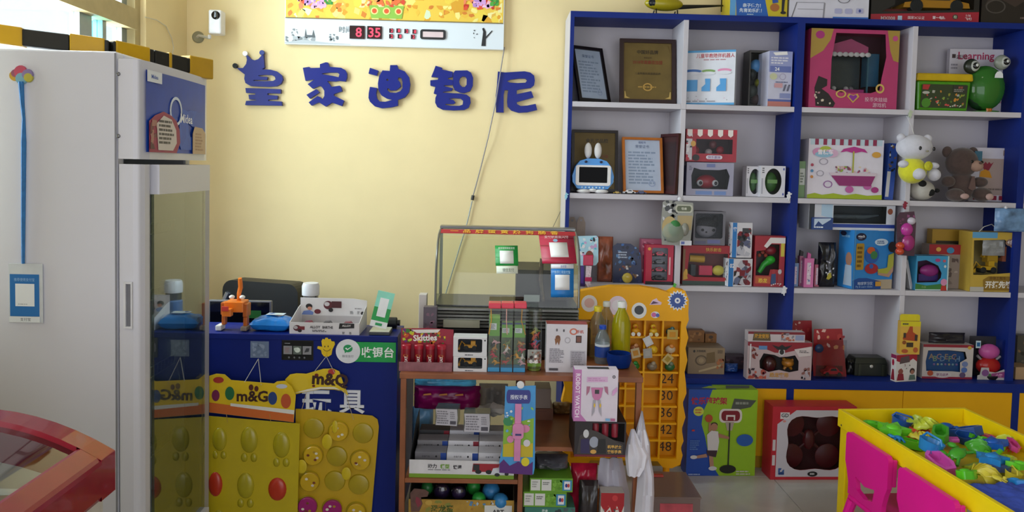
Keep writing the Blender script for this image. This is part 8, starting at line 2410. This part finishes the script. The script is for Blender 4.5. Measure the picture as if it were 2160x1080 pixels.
prize('yellow duck with an orange beak in the prize board top row', 3, 0, '#e0a01c', 'duck')
prize('yellow duck on pale wheels beside the first duck in the prize board', 4, 0, '#e4b424', 'duck', '#e0d4a0')
prize('teal toy at the right of the prize board top row', 5, 0, '#2c5a5c', 'lump', '#3a6a6c')
prize('brown toy behind a dangling card in the prize board second row', 3, 1, '#a8643c', 'lump', '#c98a5c')
prize('yellow ball hanging out of the prize board second row', 4, 1, '#e0b01c', 'ball')
prize('white and orange toy in the prize board second row', 5, 1, '#c8b8a0', 'lump', '#d88a3c')
prize('green toy at the left of the prize board third row', 3, 2, '#1c7a2c', 'lump', '#2a8a3c')
prize('grey toy in the middle of the prize board third row', 4, 2, '#8a7a64', 'lump', '#a89a84')
prize('green toy at the right of the prize board third row', 5, 2, '#2c6a3c', 'lump', '#7a8a74')
for k_, (u, v, r, c, s_) in enumerate(((1341, 745, -.25, '#c9b48c', 1), (1367, 720, -.5, '#d4d4d8', .9), (1366, 745, -.1, '#a8a4a0', 1), (1408, 757, .7, '#c9b070', .9), (1418, 705, .02, '#c0a04a', 1.2))):
    x, z = xz(u, v, TY - .012)
    t = thing('prize_card', '%s paper card dangling on the prize board, %s' % (('tan', 'white', 'grey', 'mustard', 'yellow')[k_], ('below the brown toy', 'above the yellow ball', 'below the yellow ball', 'below the white toy', 'in front of the teal toy')[k_]), 'card', (x, TY - .010 - k_ * .002, z), 0, 'paper cards on the prize board', 0, r)
    G().box(-.02 * s_, .02 * s_, -.0006, .0006, -.022, .022, mat(c, .6, n=.05)).build('card_sheet', t)
    G().box(-.012 * s_, .012 * s_, -.0012, -.0007, -.012, .012, mat(['#c98a2c', '#dcdce0', '#b4b0ac', '#a88a2c', '#c98a1c'][k_], .6)).build('card_picture', t)
    G().tube([(0, .001, .022), (0, .008, .03)], .0008, mat('#b8b4a8', .6), 5).build('card_string', t)

# ================================================================== sand toys in the table
ZT = lambda x, y: (1760 + x / 4.5, 840 + y / 4.5)
c_, s_ = math.cos(ang), math.sin(ang)
def local2world(lx, ly, z):
    return Vector((P0.x + lx * c_ - ly * s_, P0.y + lx * s_ + ly * c_, z))
rn = random.Random(11)
def sand_toy(label, zx, zy, kind, col, size, zoff, rot):
    zc_ = SAND_Z + zoff
    lx, ly = tl(*ZT(zx, zy), zc_ + size * .22)
    lx = min(max(lx, .022 + size * .56), TW_ - .022 - size * .56)
    ly = min(ly, -.022 - size * .56)
    p_ = local2world(lx, ly, zc_)
    t = thing('sand_toy', label, 'sand toy', p_, rot, 'beach toys in the sand table')
    t.rotation_euler = (rn.uniform(-.25, .25), rn.uniform(-.25, .25), rot)
    m_ = mat(col, .3, n=.04)
    s = size
    if kind == 'fish':
        o = [(-.5, .0), (-.3, .22), (.05, .26), (.28, .08), (.5, .24), (.44, 0), (.5, -.24), (.28, -.08), (.05, -.26), (-.3, -.22)]
        G().prism([(a * s, b * s) for a, b in o], 0, s * .22, m_, ax='z').build('mould', t, bev=s * .05)
        G().ell((-.15 * s, 0, s * .22), (s * .2, s * .14, s * .06), m_, 12, 8).build('raised_rib', t)
    elif kind == 'star':
        G().prism([(a * s, b * s) for a, b in star(0, 0, .52, .26)], 0, s * .2, m_, ax='z').build('mould', t, bev=s * .06)
        G().ell((0, 0, s * .2), (s * .2, s * .2, s * .08), m_, 12, 8).build('raised_rib', t)
    elif kind == 'shell':
        g = G()
        n = 13
        vs = [(0, -.42 * s, s * .02)]
        for j in range(1, 5):
            for i in range(n):
                a = PI * (i / (n - 1)) * .8 + PI * .1
                r = s * .85 * j / 4
                zz = s * .34 * math.sin(PI * min(.98, j / 4) * .92) * (1 + .22 * (-1) ** i) * (.5 + .5 * math.sin(a))
                vs.append((r * math.cos(a) * .62, -.42 * s + r * math.sin(a), max(0, zz)))
        fs = [(0, 1 + i, 2 + i) for i in range(n - 1)]
        for j in range(3):
            for i in range(n - 1):
                b = 1 + j * n + i
                fs.append((b, b + n, b + n + 1, b + 1))
        g.add(vs, fs, m_, True)
        g.build('ribbed_shell', t, sharp=60, solid=-s * .04)
    elif kind == 'boat':
        o = [(.5, 0), (.3, .2), (-.2, .22), (-.48, .12), (-.48, -.12), (-.2, -.22), (.3, -.2)]
        i_ = [(a * .78, b * .7) for a, b in o]
        G().prism([[(a * s, b * s) for a, b in o], [(a * s, b * s) for a, b in i_]], 0.02 * s, s * .26, m_, ax='z').build('hull', t, bev=s * .02)
        G().prism([(a * s, b * s) for a, b in i_], 0.02 * s, s * .06, m_, ax='z').build('deck', t)
    elif kind == 'cup':
        G().lathe([(s * .3, 0), (s * .34, s * .02), (s * .42, s * .4), (s * .38, s * .4), (s * .3, s * .05), (.001, s * .05)], m_, n=18).build('bucket', t)
        G().tube([(-.42 * s, 0, s * .38), (-.3 * s, 0, s * .56), (.3 * s, 0, s * .56), (.42 * s, 0, s * .38)], s * .04, m_, 8).build('bucket_handle', t)
    elif kind == 'rake':
        G().box(-.5 * s, .1 * s, -.06 * s, .06 * s, .04 * s, .14 * s, m_).build('handle', t, bev=s * .03)
        G().box(.1 * s, .3 * s, -.26 * s, .26 * s, .03 * s, .13 * s, m_).build('rake_head', t, bev=s * .02)
        for i in range(5):
            G().tube([(.3 * s, (-.22 + i * .11) * s, .08 * s), (.46 * s, (-.22 + i * .11) * s, .0)], s * .035, m_, 6).build('tine', t)
    elif kind == 'crab':
        G().ell((0, 0, s * .12), (s * .3, s * .22, s * .13), m_, 14, 8).build('body', t)
        for sx in (-1, 1):
            for i in range(3):
                G().tube([(sx * .2 * s, (-.14 + i * .14) * s, .12 * s), (sx * .48 * s, (-.22 + i * .22) * s, .03 * s)], s * .05, m_, 6).build('leg', t)
            G().ell((sx * .3 * s, -.3 * s, s * .14), (s * .11, s * .14, s * .08), m_, 10, 8).build('claw', t)
    return t
CN = {'#1c5cb8': 'blue', '#5ac824': 'green', '#6ad02c': 'light green', '#c85ab8': 'violet', '#b8c83c': 'olive yellow', '#c8d43c': 'lemon yellow', '#e0502c': 'orange', '#d8c83c': 'yellow', '#d858b8': 'pink', '#4aa82c': 'dark green', '#d04a8c': 'rose', '#3a4a78': 'slate blue', '#1c50a0': 'deep blue', '#2a88d0': 'sky blue'}
KN = {'fish': 'fish mould', 'star': 'star mould', 'shell': 'shell mould', 'boat': 'toy boat', 'cup': 'small bucket', 'rake': 'toy rake', 'crab': 'crab mould'}
PL = [(560, 190, 'cup', '#1c5cb8', .075, 'in the far corner'), (395, 230, 'fish', '#5ac824', .08, 'nearest the far left corner'), (560, 265, 'star', '#6ad02c', .1, 'in front of the blue bucket'), (690, 190, 'crab', '#c85ab8', .05, 'on the far side'), (780, 205, 'shell', '#b8c83c', .07, 'at the far rim'),
      (890, 235, 'shell', '#c8d43c', .08, 'at the far rim'), (770, 300, 'crab', '#e0502c', .085, 'among the far toys'), (820, 360, 'shell', '#d8c83c', .07, 'in front of the orange crab'), (605, 360, 'crab', '#2a88d0', .06, 'against the left rim'), (715, 405, 'boat', '#6ad02c', .09, 'against the left rim'),
      (1060, 240, 'crab', '#1c5cb8', .07, 'by the far rim'), (1010, 310, 'boat', '#4aa82c', .1, 'beside the orange crab'), (1240, 295, 'boat', '#1c50a0', .11, 'by the far right corner'), (1110, 375, 'rake', '#d858b8', .1, 'pointing to the far rim'), (900, 445, 'cup', '#2a88d0', .08, 'by the left rim'),
      (1255, 375, 'cup', '#1c50a0', .065, 'in the middle of the table'), (1390, 365, 'fish', '#5ac824', .06, 'by the right rim'), (1510, 400, 'star', '#1c5cb8', .085, 'near the right rim'), (1560, 345, 'fish', '#d04a8c', .05, 'near the right rim'), (1370, 445, 'shell', '#4aa82c', .08, 'in the middle of the table'),
      (1170, 490, 'crab', '#4aa82c', .09, 'in the middle of the table'), (1010, 580, 'boat', '#d858b8', .11, 'against the left rim'), (1540, 485, 'rake', '#5ac824', .1, 'right of the middle'), (1500, 540, 'star', '#2a88d0', .085, 'right of the middle'), (1650, 570, 'boat', '#c8d43c', .09, 'near the right edge of the picture'),
      (1720, 395, 'shell', '#c8d43c', .07, 'near the right rim'), (1690, 425, 'boat', '#d04a8c', .06, 'near the right rim'), (1370, 610, 'rake', '#b8c83c', .085, 'beside the blue sand'), (1430, 690, 'shell', '#d8c83c', .085, 'beside the blue sand'), (1260, 690, 'fish', '#5ac824', .09, 'beside the blue sand'),
      (1690, 720, 'cup', '#d8c83c', .05, 'on the blue sand edge'), (1755, 775, 'fish', '#2a88d0', .06, 'on the blue sand'), (1765, 610, 'star', '#6ad02c', .07, 'at the right edge of the picture'), (1775, 455, 'crab', '#e0502c', .05, 'at the right edge of the picture'), (1565, 640, 'fish', '#3a4a78', .06, 'near the blue sand'), (1540, 735, 'crab', '#d8c83c', .045, 'by the blue sand')]
for k_, (zx, zy, kd, col, sz, wh) in enumerate(PL):
    sand_toy('%s plastic %s lying %s of the sand table' % (CN[col], KN[kd], wh) if 'table' not in wh and 'picture' not in wh else '%s plastic %s lying %s' % (CN[col], KN[kd], wh), zx, zy, kd, col, sz * 1.28, .004 + .014 * (k_ % 3), rn.uniform(-3.1, 3.1))
# blue kinetic sand
ya = tl(*ZT(1330, 760), SAND_Z + .03)[1]
n1, n2 = 46, 60
vs, fs = [], []
yb_ = -TL + rt + .001
for j in range(n2 + 1):
    for i in range(n1 + 1):
        x = rt + .001 + (TW_ - 2 * rt - .002) * i / n1
        y = ya + (yb_ - ya) * j / n2
        edge = min(1, j / 5) * min(1, i / 2 + .25, (n1 - i) / 2 + .25)
        zz = .008 + .03 * edge * (.75 + .45 * noise.noise(Vector((x * 9, y * 9, 1)))) + .011 * edge * noise.noise(Vector((x * 38, y * 38, 4))) + .006 * edge * noise.noise(Vector((x * 90, y * 90, 7)))
        vs.append((x, y, SAND_Z + max(.0005, zz if j else .0005)))
for j in range(n2):
    for i in range(n1):
        a = j * (n1 + 1) + i
        fs.append((a, a + n1 + 1, a + n1 + 2, a + 1))
g = G()
g.add(vs, fs, mat('#3a50b4', .9, n=.15, ns=60, bump=.5), True)
o = g.build('play_sand', None, sharp=60)
o.location = (P0.x, P0.y, 0)
o.rotation_euler = (0, 0, ang)
tag(o, 'lumpy blue play sand heaped at the near end of the sand table', 'sand', kind='stuff')
